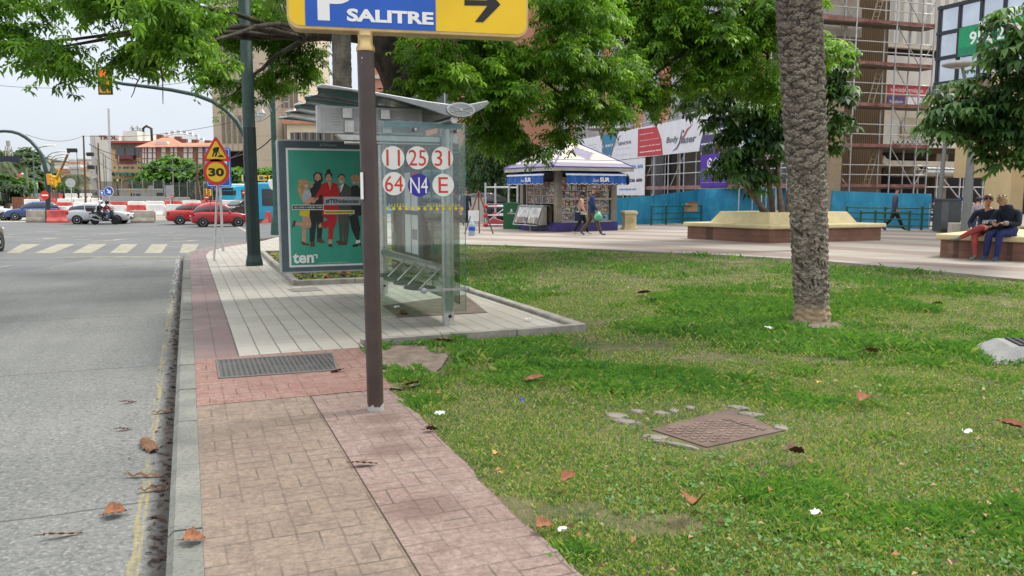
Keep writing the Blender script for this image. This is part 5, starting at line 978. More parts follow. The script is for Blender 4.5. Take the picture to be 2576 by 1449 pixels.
# --- concrete building with the tall scaffold
o_ = PD(2148, 487, 40.2); FB = Fr((o_.x, o_.y, 0), R(18)); b2 = T('concrete_building', 'brown ribbed concrete building with cream balconies and shop signs behind the tall scaffold', 'building', FB.o, FB.rz)
n = NT('ribbed_brown'); S = n.sep(); a = n.math('PINGPONG', S[0], .065); c = n.mix(n.mr(a, .01, .055), (.13, .085, .048), (.31, .225, .14)); c = n.mix(n.mr(n.noise(.7, 5), .35, .7, 0, .4), c, (.13, .09, .06)); n.bump(a, 1, .06); M_RIB = n.fin(c, .85)
n = NT('ribbed_white'); S = n.sep(); a = n.math('PINGPONG', S[0], .32); k_ = n.math('GREATER_THAN', a, .15); c = n.mix(k_, (.40, .40, .38), (.60, .59, .55)); n.bump(k_, 1, .1); M_RIBW = n.fin(c, .8)
OFF = mat('cream_render', (.56, .50, .41), .8, 0, .1, 1.2); OFFW = mat('white_render', (.60, .58, .54), .75, 0, .1, .8)
def xB(u, v, y): return FB.hit(u, v, y)[0]
yC = 1.6; xa = xB(*cu(395, 700), yC); xb = xB(*cu(905, 700), yC); mb = MB(); mb.bx(xa, xb, yC, yC+3.4, -.3, 18); mb.build('ribbed_tower', M_RIB, b2)
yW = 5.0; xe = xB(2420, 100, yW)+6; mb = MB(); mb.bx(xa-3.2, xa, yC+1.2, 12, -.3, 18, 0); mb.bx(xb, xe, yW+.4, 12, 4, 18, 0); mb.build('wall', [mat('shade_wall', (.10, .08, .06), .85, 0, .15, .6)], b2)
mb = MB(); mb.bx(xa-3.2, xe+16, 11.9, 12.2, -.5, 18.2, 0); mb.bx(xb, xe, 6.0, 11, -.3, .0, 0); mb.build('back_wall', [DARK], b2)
(x0, z0), (x1, z1) = FB.hit(*cu(1120, 525), yW), FB.hit(*cu(1120, 0), yW); mb = MB(); mb.bx(xb+.02, xe, yW, yW+.4, z0, 18.0); mb.build('ribbed_cladding', M_RIBW, b2)
z2 = FB.hit(*cu(1120, 590), yW)[1]; z3 = FB.hit(*cu(1120, 690), yW)[1]; z4 = FB.hit(*cu(1120, 1030), yW)[1]
mb = MB(); mb.bx(xb+.02, xe, yW-.15, yW+.4, z2+.02, z0, 0); mb.build('sill_course', OFF, b2)
mb = MB(); mb.bx(xb+.02, xe, yW+.2, yW+.38, z3, z2); mb.build('dark_strip', DARK, b2); mb = MB(); mb.bx(xb+.02, xe, yW-.3, yW+.39, z4, z3-.01); mb.build('white_fascia', OFFW, b2)
z5 = FB.hit(*cl(1050, 10), yW)[1]; z6 = FB.hit(*cl(1050, 330), yW)[1]; z7 = FB.hit(*cl(1050, 390), yW)[1]
mb = MB(); mb.bx(xb+.02, xe, yW-.1, yW+.38, z5, z4-.01); mb.build('sign_wall', OFF, b2)
yS = yW-.12
def HB(x, y, f=cu): return FB.hit(*f(x, y), yS)
def quadp(mb, x0, y0, x1, y1, mi, f=cu): (a, za), (b, zb) = HB(x0, y1, f), HB(x1, y0, f); mb.bx(a, b, yS-.03, yS, za, zb, mi)
mb = MB(); quadp(mb, 905, 1045, 1395, 1160, 0); mb.build('red_sign', INKR, b2); mb = MB(); quadp(mb, 895, 1165, 1115, 1265, 0); mb.build('blue_sign', INK, b2); mb = MB(); quadp(mb, 1140, 1165, 1390, 1290, 0); mb.build('photo_sign', CANVAS, b2)
mb = MB(); quadp(mb, 1405, 1065, 1640, 1155, 0); mb.build('blue_sign', INK, b2); mb = MB(); quadp(mb, 1405, 1165, 1640, 1215, 0); mb.build('red_sign', INKR, b2); mb = MB(); quadp(mb, 1405, 1218, 1640, 1440, 0); mb.build('white_sign', CANVAS, b2)
mb = MB(); yS2 = yS-.035
for t, x0, y0, x1, y1, m_ in (('www.bodylasermalaga.es', 935, 1120, 1330, 1070, 0), ('Remodelación', 925, 1240, 1085, 1210, 0), ('láser', 960, 1268, 1050, 1245, 0), ('Cirugía Estética', 1410, 1132, 1600, 1100, 0), ('Bodylaser', 1410, 1365, 1610, 1310, 1)): (a, za), (b, zb) = HB(x0, y0), HB(x1, y1); mb.fit(t, a, b, za, zb, yS2, m_)
mb.flat(ell(*HB(1310, 1265), .22, .10), yS2, 2); mb.build('lettering', [LETW, INKR, mat('eye_brown', (.10, .05, .03), .5)], b2)
mb = MB(); mb.bx(xb+.02, xe, yW-.5, yW+.38, z6, z5-.01); mb.build('canopy_fascia', OFFW, b2)
mb = MB()
for i in range(9):
    x, z = FB.hit(*cl(1000+i*60, 250), yW-.51); mb.tube([(x+.17*math.cos(R(a)), yW-.515, z+.2*math.sin(R(a))) for a in range(180, 361, 30)], .018, 5)
for i in range(4):
    x, z = FB.hit(*cl(1340+i*95, 220), yW-.51); mb.tube([(x+.16*math.cos(R(a)), yW-.515, z+.26*math.sin(R(a))) for a in range(-60, 240, 30)], .02, 5)
mb.build('wrought_script', BLACK, b2)
mb = MB(); (a, za), (b, zb) = FB.hit(*cl(1070, 210), yW-.6), FB.hit(*cl(1370, -20), yW-.6); mb.bx(a, b, yW-.62, yW-.6, za, zb); mb.build('yellow_sheet', mat('dust_sheet', (.42, .34, .16), .8, 0, .25, 1.5, c2='#b5b0a0'), b2)
for (x0, y0, x1, y1, yy) in ((860, 500, 1700, 560, 3.2), (1250, 600, 1800, 680, 3.0)):
    (a, za), (b, zb) = FB.hit(*cl(x0, y1), yy), FB.hit(*cl(x1, y0), yy); hh = zb-za; pr = [(a, zb+hh*.8)]+[(a+(b-a)*.10*i/4, zb+hh*.8*(1-(i/4)**.5)) for i in range(1, 5)]+[(b+4, zb-.02), (b+4, za), (a+(b-a)*.08, za+.02), (a-.1, za+hh*.5)]
    mb = MB(); mb.prism(pr, yy, yy+2.4); mb.build('curved_slab', OFF, b2)
for x, y in ((1475, 800), (1530, 800), (700, 600)):
    a = FB.hit(*cl(x, y), 5.8)[0]; mb = MB(); mb.bx(a, a+.55, 5.8, 6.4, -.3, 4); mb.build('ground_column', BEIGE, b2)
for i, (y0, y1) in enumerate(((-20, 80), (75, 190), (180, 240), (310, 420))):
    (a, za), (b, zb) = FB.hit(*cu(120, y1), .9), FB.hit(*cu(600 if i else 575, y0), .9); mb = MB(); mb.bx(a-1.2, b if i in (0, 2) else b, .9, 1.58, za, zb-.06); mb.build('balcony_front', [OFF, OFFW][i % 2], b2, .04)
for (x0, y0, x1, y1) in ((170, 390, 290, 780), (300, 390, 380, 780)):
    (a, za), (b, zb) = FB.hit(*cl(x0, y1), 2.6), FB.hit(*cl(x1, y0), 2.6); mb = MB(); mb.bx(a, b, 2.55, 2.6, za, zb); mb.build('shop_window', WDARK, b2)
(a, za), (b, zb) = FB.hit(*cl(180, 290), 1.55), FB.hit(*cl(385, 0), 1.55); mb = MB(); mb.bx(a, b, 1.5, 1.58, za, zb); mb.build('cream_panel', OFF, b2)
# tall scaffold
sc2 = T('tall_scaffold', 'tall steel tube scaffold with red toe boards and ladders against the ribbed concrete building', 'scaffold', FB.o, FB.rz)
ux = [FB.hit(*cu(x, 700), 0)[0] for x in (515, 1000, 1310, 1455)]; ux = [ux[0]-4.2, ux[0]-2.1]+ux
zl = [FB.hit(*q, 0)[1] for q in (cl(440, 810), cl(440, 318), cu(470, 1270), cu(490, 770), cu(510, 255))]; dz = (zl[-1]-zl[0])/4; zl = [zl[0]+dz*i for i in range(7)]
for i, x in enumerate(ux):
    for y in (0, .8):
        mb = MB(); tb_(mb, (x, y, 0), (x, y, zl[-1]), .03, 7)
        for z in zl: mb.tube([(x, y, z-.5), (x, y, z-.42)], .038, 7, 1)
        mb.build('standard', [ALU, _mc['red_band']], sc2)
for j, z in enumerate(zl):
    for i in range(len(ux)-1):
        a, b = ux[i], ux[i+1]; mb = MB(); mb.bx(a+.04, b-.04, -.04, 0, z, z+.15, 0); mb.build('toe_board', PLANKR, sc2)
        mb = MB(); mb.bx(a+.02, b-.02, .02, .78, z-.07, z-.01, 0); mb.build('deck', mat('deck_dark', (.16, .13, .11), .8, .2), sc2)
        for hh in (.62, 1.1):
            mb = MB(); tb_(mb, (a, 0, z+hh), (b, 0, z+hh), .022); mb.build('guard_rail', ALU, sc2)
for j in range(6):
    i = 1 if j % 2 else 2; mb = MB(); tb_(mb, (ux[i], .05, zl[j] if True else 0), (ux[i]-2.0, .05, zl[j+1]), .022); mb.build('brace', ALU, sc2); mb = MB(); tb_(mb, (ux[4], .05, zl[j]), (ux[5]+.0, .05, zl[j]+1.2), .02); mb.build('brace', ALU, sc2); mb = MB(); tb_(mb, (ux[3]+.1, .1, zl[j+1]), (ux[4], .1, zl[j]+.1), .02); mb.build('brace', ALU, sc2)
for j in range(6):
    a = ux[2]+(1.15 if j % 2 == 0 else .1); b = a+(.75 if j % 2 == 0 else .62)*(-1 if j % 2 else 1); mb = MB()
    for s_ in (0, .32): tb_(mb, (a+s_, .35, zl[j]), (b+s_, .55, zl[j+1]+.05), .022)
    for r in range(8): f = (r+.6)/8; x = a+(b-a)*f; tb_(mb, (x, .35+.2*f, zl[j]+dz*f), (x+.32, .35+.2*f, zl[j]+dz*f), .014, 5)
    mb.build('ladder', mat('ladder_wood', (.46, .40, .30), .7), sc2)
# scaffold passage at ground level on the right
sc3 = T('walkway_scaffold', 'low walkway scaffold with striped tape and blue caps beside the cream column', 'scaffold', FB.o, FB.rz); yy = 1.5
for k, x in enumerate((1500, 1780, 2060, 2340)):
    a = FB.hit(*cl(x, 700), yy)[0]
    for y in (yy, yy+1.3): mb = MB(); tb_(mb, (a, y, 0), (a, y, 3.05), .035, 7); mb.lathe([(0, -.1), (.09, -.06), (.10, 0), (.09, .06), (0, .1)], (a, y, 1.32), 10, 1); mb.lathe([(0, -.08), (.08, 0), (0, .08)], (a, y, .6), 10, 1); mb.tube([(a, y, 2.1), (a, y, 2.25)], .042, 7, 2); mb.build('standard', [ALU, mat('blue_cap', (.012, .10, .50), .4), _mc['red_band']], sc3)
a, b = FB.hit(*cl(1380, 700), yy)[0], FB.hit(*cl(2400, 700), yy)[0]
for z in (.35, .75, 1.95, 2.75, 2.95): mb = MB(); tb_(mb, (a, yy, z), (b, yy, z), .03); mb.build('rail', ALU, sc3)
mb = MB(); mb.bx(a, b, yy, yy+1.3, 2.76, 2.86); mb.build('deck', ALU, sc3)
for x in (1520, 1800): q = FB.hit(*cl(x, 700), yy)[0]; mb = MB(); tb_(mb, (q, yy, 2.7), (q+2.6, yy, .3), .028); mb.build('brace', ALU, sc3)
n = NT('striped_tape'); S = n.sep(); k_ = n.math('GREATER_THAN', n.math('MODULO', n.math('ADD', n.math('ADD', S[0], S[2]), 50), .3), .15); M_TAPE = n.fin(n.mix(k_, (.7, .7, .68), (.5, .03, .03)), .6)
for z in (.12, .55, 1.0): mb = MB(); mb.bx(a, b, yy-.05, yy-.045, z, z+.1); mb.build('striped_tape', M_TAPE, sc3)
# --- cream building with the glazed bay
o_ = PD(2357, 487, 35); FC = Fr((o_.x, o_.y, 0), R(-67.5)); b3 = T('cream_building', 'cream building with a glazed black framed bay and green phone number sign', 'building', FC.o, FC.rz)
CRM = mat('cream_wall', (.60, .46, .25), .8, 0, .08, .8)
(x0, z0) = FC.hit(*c6(145, 1015)); z1 = FC.hit(*c6(172, 105))[1]; W = 11
mb = MB(); mb.bx(x0+.6, W, .6, 8, z0-4, z0-.05, 0); mb.bx(.3, W, .4, 8, z1+.05, z1+9, 0); mb.bx(x0+.7, W, 1.2, 8, z0, z1, 0); mb.build('wall', CRM, b3)
cols = [FC.hit(*c6(x, y))[0] for x, y in ((147, 700), (390, 650), (650, 600), (930, 550))]; pw = cols[2]-cols[1]; cols = cols[:4]+[cols[3]+pw*i for i in range(1, 4)]; rows = [z0, FC.hit(*c6(155, 712))[1], FC.hit(*c6(165, 412))[1], z1]
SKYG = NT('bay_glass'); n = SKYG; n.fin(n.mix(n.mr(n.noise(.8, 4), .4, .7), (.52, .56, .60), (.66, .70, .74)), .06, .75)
for i in range(len(cols)-1):
    for j in range(3):
        mb = MB(); mb.bx(cols[i]+.05, cols[i+1]-.05, .04, .08, rows[j]+.05, rows[j+1]-.05, 0); mb.build('pane', SKYG.m, b3)
FRM = mat('bay_frame', (.014, .018, .03), .4)
for x in cols: mb = MB(); mb.bx(x-.055, x+.055, -.03, .12, z0+.08, z1-.08); mb.build('mullion', FRM, b3)
for z in rows: mb = MB(); mb.bx(cols[0]-.08, cols[-1], -.05, .14, z-.07, z+.07); mb.build('transom', FRM, b3)
mb = MB(); mb.bx(x0-.05, x0-.001, -.04, 1.3, z0-.1, z1+.1); mb.build('bay_end', FRM, b3)
(a, za), (_, zb) = FC.hit(*c6(400, 690), -.06), FC.hit(*c6(410, 345), -.06); mb = MB(); mb.bx(a, a+5.4, -.09, -.06, za, zb, 0); mb.bx(a, a+5.4, -.093, -.09, za, za+(zb-za)*.3, 1); mb.build('green_sign', [mat('agency_green', (.005, .30, .12), .5), mat('agency_green_dark', (.004, .22, .11), .5)], b3)
mb = MB(); (p, q), (r, s_) = FC.hit(*c6(643, 385), -.1), FC.hit(*c6(800, 310), -.1); mb.fit('Disponible', p, p+(r-p)*1.75, q, q+.42, -.094, 0, .02); (p, q), (r, s_) = FC.hit(*c6(530, 545), -.1), FC.hit(*c6(700, 430), -.1); mb.fit('952 217 000', p, p+3.4, q, q+.52, -.094, 0, .02); mb.build('lettering', LETW, b3)
cc = PD(2524, 487, 31.5); mb = MB(); q = Matrix.Translation(FC.o).inverted(); cx_, cy_ = (cc.x-FC.o.x)*FC.c+(cc.y-FC.o.y)*FC.n, -(cc.x-FC.o.x)*FC.n+(cc.y-FC.o.y)*FC.c
mb.slab([(cx_-.42, cy_-.5), (cx_+.42, cy_-.5), (cx_+.55, cy_-.37), (cx_+.55, cy_+.37), (cx_+.42, cy_+.5), (cx_-.42, cy_+.5), (cx_-.55, cy_+.37), (cx_-.55, cy_-.37)], -.2, z0-.06); mb.build('column', CRM, b3)
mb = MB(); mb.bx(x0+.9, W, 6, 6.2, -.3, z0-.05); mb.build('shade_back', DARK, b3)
LAMPG = mat('lamp_pole_grey', (.19, .20, .195), .55, .2, .06, 1.5)
# --- double headed lamps
def disc_lamp(label, base, zh, half, yaw, r0):
    t = T('plaza_lamp', label, 'street lamp', base, yaw, 'grey plaza lamps'); z0 = zh*.62
    mb = MB(); mb.tube([(0, 0, -.05), (0, 0, z0)], [r0, r0*.55], 12); mb.build('pole', LAMPG, t)
    for s_ in (-1, 1):
        mb = MB(); mb.tube([(0, 0, z0), (s_*half*.45, 0, z0+(zh-z0)*.6), (s_*half*.9, 0, zh)], [r0*.5, r0*.35, r0*.3], 8); mb.build('arm', LAMPG, t)
        mb = MB(); mb.lathe([(0, -.10), (.30, -.09), (.50, -.02), (.52, .03), (.40, .10), (.15, .15), (0, .16)], (s_*half*1.15, 0, zh), 18, 0); mb.lathe([(.26, -.105), (.0, -.13)], (s_*half*1.15, 0, zh), 14, 1); mb.build('lamp_head', [mat('lamp_grey', (.33, .33, .31), .5), mat('lamp_glass', (.62, .60, .52), .3)], t)
b = GY(1528, 44); disc_lamp('grey lamp with two disc heads on a forked pole behind the kiosk roof', b, PD(1528, 328, 44).z, .62, 0, .11)
b = G(2429, 592); disc_lamp('grey tapered lamp with two disc heads and a red scrawl behind the seated man', b, PD(2429, 168, b.y).z, .55, R(-10), .19)
b = G(2408, 586)+Vector((0, 1.5, 0)); t = T('flag_pole', 'thin grey pole standing just left of the tapered plaza lamp', 'pole', b); MB().tube([(0, 0, -.1), (.12, 0, 4.2)], [.10, .07], 10).build('shaft', LAMPG, t)
# --- kiosk: hexagon
KO = Vector((2.31, 33.58, .08)); hs = 1.45; KR = R(29.4); ks = T('newsstand', 'square news kiosk with tiled pyramid roof and blue awnings', 'kiosk', KO, KR)
hexp = lambda d: [(-hs-d, -hs-d), (hs+d, -hs-d), (hs+d, hs+d), (-hs-d, hs+d)]
TILE = mat('kiosk_tile_blue', (.035, .025, .17), .35, 0, .2, 3); STONEK = mat('kiosk_marble', (.27, .25, .21), .3, 0, .35, 1.6, c2='#8d8577'); TCREAM = mat('kiosk_tile_cream', (.50, .455, .35), .5, 0, .06, 6); TPURP = mat('kiosk_tile_purple', (.16, .15, .235), .5, 0, .12, 6)
mb = MB(); mb.slab(hexp(.04), -.1, .38); mb.build('plinth', TILE, ks)
n = NT('kiosk_inside'); M_IN = n.fin(n.mix(n.mr(n.noise(5, 3), .4, .6), (.03, .028, .025), (.10, .085, .07)), .7); mb = MB(); mb.slab(hexp(-.42), .38, 2.5); mb.build('core', M_IN, ks)
for a in range(4):
    mb = MB(); mb.bx(hs-.24, hs, hs-.24, hs, .38, 2.42, 0, Matrix.Rotation(R(90*a), 4, 'Z')); mb.build('corner_pillar', STONEK, ks, .01)
ap_ = hs; zE = 2.46; rE = hs+.48; zA = 3.62
def face(i): return Matrix.Rotation(R(90*i), 4, 'Z')      # local: outward -Y
mb = MB(); mb.slab(hexp(.48), zE-.06, zE+.12, 0); mb.build('eave', mat('eave_stone', (.42, .40, .36), .7, 0, .15, 3), ks)
aE = rE
def roofpt(i, x, f):    # f 0 eave .. 1 apex, x -1..1 across
    hw = rE*(1-f); return face(i) @ Vector((x*hw, -aE*(1-f), zE+.121+(zA-zE)*f))
for i in range(4):
    mb = MB(); L = []
    def strip(f0, f1, x0, x1, mi, lift=0):
        q = [roofpt(i, x0, f0), roofpt(i, x1, f0), roofpt(i, x1, f1), roofpt(i, x0, f1)]; nrm = (q[1]-q[0]).cross(q[3]-q[0]).normalized()*lift; mb.add([p+nrm for p in q], [(0, 1, 2, 3)], mi)
    for f0, f1, mi in ((0, .13, 1), (.13, .20, 0), (.20, .245, 1), (.245, .999, 0)): strip(f0, f1, -1, 1, mi)
    for k, (f0, f1, w_) in enumerate(((.25, .30, .10), (.30, .35, .16), (.35, .40, .28), (.40, .46, .42), (.46, .52, .60), (.52, .58, .50), (.58, .64, .36), (.64, .70, .2))): strip(f0, f1, -w_, w_, 1, .004)
    mb.build('roof_panel', [TCREAM, TPURP], ks)
    mb = MB(); a, b = roofpt(i, -1, 0), roofpt(i, -1, 1); mb.tube([a, b], .035, 6); mb.tube([roofpt(i, -1, 0)-Vector((0, 0, .02)), roofpt(i, 1, 0)-Vector((0, 0, .02))], .03, 6); mb.build('ridge', mat('ridge_purple', (.10, .07, .30), .5), ks)
mb = MB(); mb.lathe([(.12, 0), (.10, .12), (.02, .2), (.02, .5), (0, .52)], (0, 0, zA+.1), 10); mb.build('finial', TILE, ks)
AWN = mat('awning_blue', (.008, .085, .34), .6, 0, .12, 2)
for i in (0, 3, 1):
    M_ = face(i); hw = hs-.02; mb = MB(); y0, y1 = -ap_-.02, -ap_-.62; z0, z1 = 2.42, 2.28; k_ = 24
    mb.add([(-hw, y0, z0), (hw, y0, z0), (hw, y1, z1), (-hw, y1, z1)], [(0, 1, 2, 3), (3, 2, 1, 0)], 0, False, M_)
    mb.bx(-hw, hw, y1-.03, y1+.03, z1-.06, z1+.005, 1, M_)
    vs = []
    for q in range(k_*3+1):
        f = q/(k_*3); x = -hw+2*hw*f; vs += [(x, y1-.012+.02*math.sin(f*40), z1-.06), (x, y1-.03+.03*math.sin(f*40), z1-.36-.045*abs(math.sin(math.pi*f*12)))]
    mb.add(vs, [(2*q, 2*q+1, 2*q+3, 2*q+2) for q in range(k_*3)], 0, True, M_); mb.add([(x, y+.008, z) for x, y, z in vs], [(2*q, 2*q+2, 2*q+3, 2*q+1) for q in range(k_*3)], 0, True, M_)
    mb.tube([M_ @ Vector(vs[2*q+1]) for q in range(k_*3+1)], .009, 4, 1); aw = mb.build('awning', [AWN, mat('awning_white', (.7, .7, .7), .5)], ks)
    mb = MB(M_); mb.fit('SUR', .12, .58, z1-.30, z1-.13, y1-.05, 0, .035); mb.fit('Diario', -.22, .06, z1-.30, z1-.19, y1-.05, 0, 0, .25); mb.build('lettering', LETW, aw)
# magazines behind glass on the front face and left face
MAGC = [mat('cover_'+nm, c_, .35, 0, .6, 11, 0, c2=c2_, det=2) for nm, c_, c2_ in (('red', '#a8242a', '#e8c9b0'), ('white', '#d8d8d4', '#7a4a52'), ('yellow', '#d9a92b', '#a03a1f'), ('blue', '#2b5fa0', '#c9d7e6'), ('black', '#17171a', '#8a6b55'), ('orange', '#d2702c', '#f0e0c0'), ('green', '#3f7a4a', '#e2e6d0'), ('pink', '#c9698a', '#f2e4e0'), ('grey', '#74777c', '#d0d0d0'))]
SHELF = mat('shelf_metal', (.42, .41, .37), .4, .5)
def mags(i, cols, xw, zrows, yoff):
    M_ = face(i)
    for z in zrows:
        mb = MB(); mb.bx(-xw, xw, yoff-.03, yoff+.03, z-.035, z, 0, M_); mb.build('shelf', SHELF, ks)
        x = -xw+.03
        while x < xw-.16:
            w_ = random.choice((.17, .19, .21, .24)); hh = random.uniform(.22, .27); mb = MB(); mb.prism([(x, z), (x+w_, z), (x+w_, z+hh), (x, z+hh)], yoff-.012, yoff-.004, 0, M_); mb.bx(x+.02, x+w_-.02, yoff-.0135, yoff-.012, z+hh-.06, z+hh-.02, 1, M_); mb.bx(x+.03, x+w_*.7, yoff-.0135, yoff-.012, z+.04, z+hh*.55, 2, M_); m3 = random.sample(MAGC, 3); mb.build('magazine', m3, ks); x += w_+random.choice((.01, .015, .03))
mags(0, 6, 1.2, (.48, .76, 1.04, 1.36, 1.66, 1.92), -ap_+.16)
mb = MB(face(0)); mb.bx(-1.22, -1.19, -ap_+.02, -ap_+.05, .4, 2.4); mb.bx(-.02, .02, -ap_+.02, -ap_+.05, .4, 2.4); mb.bx(1.19, 1.22, -ap_+.02, -ap_+.05, .4, 2.4); mb.bx(-1.22, 1.22, -ap_+.01, -ap_+.045, 1.28, 1.33); mb.bx(-1.22, 1.22, -ap_+.01, -ap_+.045, .38, .43); mb.build('window_frame', SHELF, ks)
mags(3, 4, 1.15, (1.15, 1.45, 1.75), -ap_+.2)
mb = MB(face(3)); mb.bx(-.9, .9, -ap_-.25, -ap_+.05, 1.02, 1.06, 0); mb.bx(-.95, -.9, -ap_+.02, -ap_+.06, 1.06, 2.4); mb.bx(.2, .24, -ap_+.02, -ap_+.06, 1.06, 2.4); mb.bx(-.35, -.31, -ap_+.02, -ap_+.06, 1.06, 2.4); mb.build('counter', SHELF, ks)
mb = MB(face(3)); mb.bx(-.95, .95, -ap_+.0, -ap_+.1, .38, 1.02); mb.build('counter_front', mat('kiosk_mosaic', (.36, .30, .18), .5, 0, .4, 1.3, c2='#4a4034'), ks)
# display case leaning on the kiosk's left face
M_ = Matrix.Translation(KO) @ face(3); t = T('display_case', 'slanted glass newspaper display case beside the kiosk counter', 'display case', KO, KR-R(90)); mb = MB(); y = -ap_-.15
mb.add([(-.95, y-.45, .28), (.95, y-.45, .28), (.95, y-.20, 1.0), (-.95, y-.20, 1.0), (-.95, y, .28), (.95, y, .28), (.95, y, 1.0), (-.95, y, 1.0)], [(0, 4, 5, 1), (2, 6, 7, 3), (0, 3, 7, 4), (1, 5, 6, 2), (4, 7, 6, 5)]); mb.build('case', SHELF, t)
mb = MB(); mb.add([(-.90, y-.43, .34), (.90, y-.43, .34), (.90, y-.205, .97), (-.90, y-.205, .97)], [(0, 1, 2, 3)]); mb.build('backing', mat('case_paper', (.48, .48, .46), .3, 0, .3, 4), t)
for k in range(9):
    x = -.8+.19*k; z0_ = .36; mb = MB(); mb.add([(x, y-.44, z0_), (x+.15, y-.44, z0_), (x+.15, y-.37, z0_+.22), (x, y-.37, z0_+.22)], [(0, 1, 2, 3)]); mb.build('magazine', MAGC[k], t)
mb = MB(); mb.tube([(-.96, y-.46, .26), (.96, y-.46, .26), (.96, y-.2, 1.01), (-.96, y-.2, 1.01), (-.96, y-.46, .26)], .022, 5); mb.tube([(0, y-.46, .27), (0, y-.2, 1.0)], .018, 5); mb.tube([(0, y-.2, .28), (0, y-.2, -.0)], .03, 6); mb.build('frame', GALV, t)
# green post box
p = G(1290, 577); t = T('parcel_box', 'dark green metal post cabinet with white emblem left of the kiosk', 'post box', p, R(-16)); GRN = mat('post_green', (.006, .10, .030), .4, 0, .12, 3)
mb = MB(); mb.prism([(-.36, 0), (.36, 0), (.36, 1.10)]+[(.36-.072*i, 1.10+.05*math.sin(math.pi*i/10)) for i in range(1, 10)]+[(-.36, 1.10)], -.25, .25); mb.build('cabinet', GRN, t, .015)
mb = MB(); mb.fit('CORREOS', -.16, .2, .66, .71, -.252, 0, .02); mb.lathe([(0, 0), (.04, .02), (.05, .05), (.02, .09), (0, .1)], (.02, -.255, .76), 8); mb.tube([(-.06, -.256, .77), (.02, -.258, .74), (.10, -.256, .77)], .012, 5); mb.flat(ell(.02, .85, .03, .025), -.255); mb.build('emblem', LETW, t)
# cream litter bin with a round emblem
p = G(1582, 578); t = T('litter_bin', 'cream stone litter bin with a round plaque beside the kiosk', 'litter bin', p, R(8)); mb = MB()
for z0_, z1_, w_ in ((0, .10, .30), (.10, .66, .25), (.66, .76, .30), (.76, .80, .26)): mb.bx(-w_, w_, -w_, w_, z0_, z1_)
mb.build('body', CREAM, t, .02); mb = MB(); mb.disc(0, .4, .19, -.275, -.25, 0, 20); mb.disc(0, .4, .15, -.28, -.274, 1, 18); mb.build('plaque', [CREAM, mat('plaque_sand', (.50, .40, .22), .8)], t)
# easel board, water bottle, tubular barrier with red balls
p = G(1204, 590); t = T('easel', 'thin wooden easel frame standing on the plaza behind the shelter glass', 'easel', p); WOODR = mat('easel_wood', (.20, .075, .045), .6)
for a in ((-.52, -.1), (.55, .1), (0, .7)): mb = MB(); mb.tube([(a[0], a[1], 0), (0, 0, 1.62)], .028, 5); mb.build('leg', WOODR, t)
mb = MB(); mb.bx(-.38, .02, -.08, -.05, .5, .9); mb.build('small_board', CANVAS, t)
p = G(1187, 594)+Vector((0, 0, 0)); t = T('water_bottle', 'large clear water bottle with blue label standing on the plaza', 'bottle', p); PLB = mat('bottle_plastic', (.32, .42, .50), .1, 0, .2, 8); mb = MB(); mb.lathe([(.12, 0), (.125, .05), (.125, .40), (.11, .46), (.04, .54), (.035, .58), (0, .58)], n=14); mb.build('bottle_body', PLB, t); mb = MB(); mb.lathe([(.127, .2), (.127, .34)], n=14); mb.build('label_band', BLUE, t)
p0 = G(1222, 572); p1 = G(1280, 573); p2 = p0+Vector((.4, 2.0, 0)); t = T('tube_barrier', 'tube frame barrier with red plastic balls on its joints near the post cabinet', 'barrier', p0)
for q in (p0, p1, p2, p1+Vector((.4, 2, 0))):
    q = q-p0; mb = MB(); tb_(mb, q, q+Vector((0, 0, 2.0)), .035, 8)
    for z in (.12, .55, .95): mb.lathe([(0, -.12), (.10, -.07), (.13, 0), (.10, .07), (0, .12)], q+Vector((0, 0, z)), 10, 1)
    mb.build('upright', [ALU, mat('ball_red', (.55, .03, .05), .4)], t)
d = p1-p0
for z in (.12, .55, .95, 1.8): mb = MB(); tb_(mb, (0, 0, z), d+Vector((0, 0, z)), .03); mb.build('crossbar', ALU, t); mb = MB(); tb_(mb, p2-p0+Vector((0, 0, z)), p2-p0+d+Vector((0, 0, z)), .03); mb.build('crossbar', ALU, t)
mb = MB(); tb_(mb, (0, .1, .2), d+Vector((0, .1, 1.0)), .025); mb.build('brace', ALU, t)
mb = MB(); mb.prism([(.0, .0), (1.5, .0), (.9, .22), (.25, .42)], .5, 1.6); o = mb.build('red_mat', mat('red_sheet', (.55, .10, .12), .6), None); o.location = p0; tag(o, 'crumpled pinkish red sheet lying inside the tube frame barrier', 'sheet')
# utility cabinet + far left tarp panel + grey bin
p = G(1193, 566)+Vector((0, 1.2, 0)); t = T('utility_cabinet', 'pale grey utility cabinet behind the wooden easel', 'cabinet', p); mb = MB(); mb.bx(-.35, .42, -.2, .3, 0, 1.25, 0); mb.bx(-.38, .45, -.23, .33, 1.25, 1.3, 0); mb.bx(-.30, .03, -.205, -.2, .15, 1.15, 1); mb.bx(.05, .38, -.205, -.2, .15, 1.15, 1); mb.build('cabinet', [mat('cab_grey', (.45, .44, .40), .6), mat('cab_grey_door', (.40, .39, .36), .6)], t, .01)
p = G(2430, 577); p = Vector((17.9, 32.6, .1)); q = PD(2404, 487, 31.5); t = T('plaza_bin', 'dark grey steel litter bin left of the tapered lamp', 'litter bin', (q.x-.2, q.y, .08)); mb = MB(); mb.bx(-.45, .3, -.3, .3, .05, 1.25, 0); mb.bx(-.48, .33, -.33, .33, 1.25, 1.32, 0); mb.bx(-.46, -.2, -.31, -.3, .15, 1.2, 1); mb.build('body', [mat('bin_grey', (.07, .08, .085), .5, .3), mat('bin_grey_light', (.11, .12, .125), .5, .3)], t, .02)
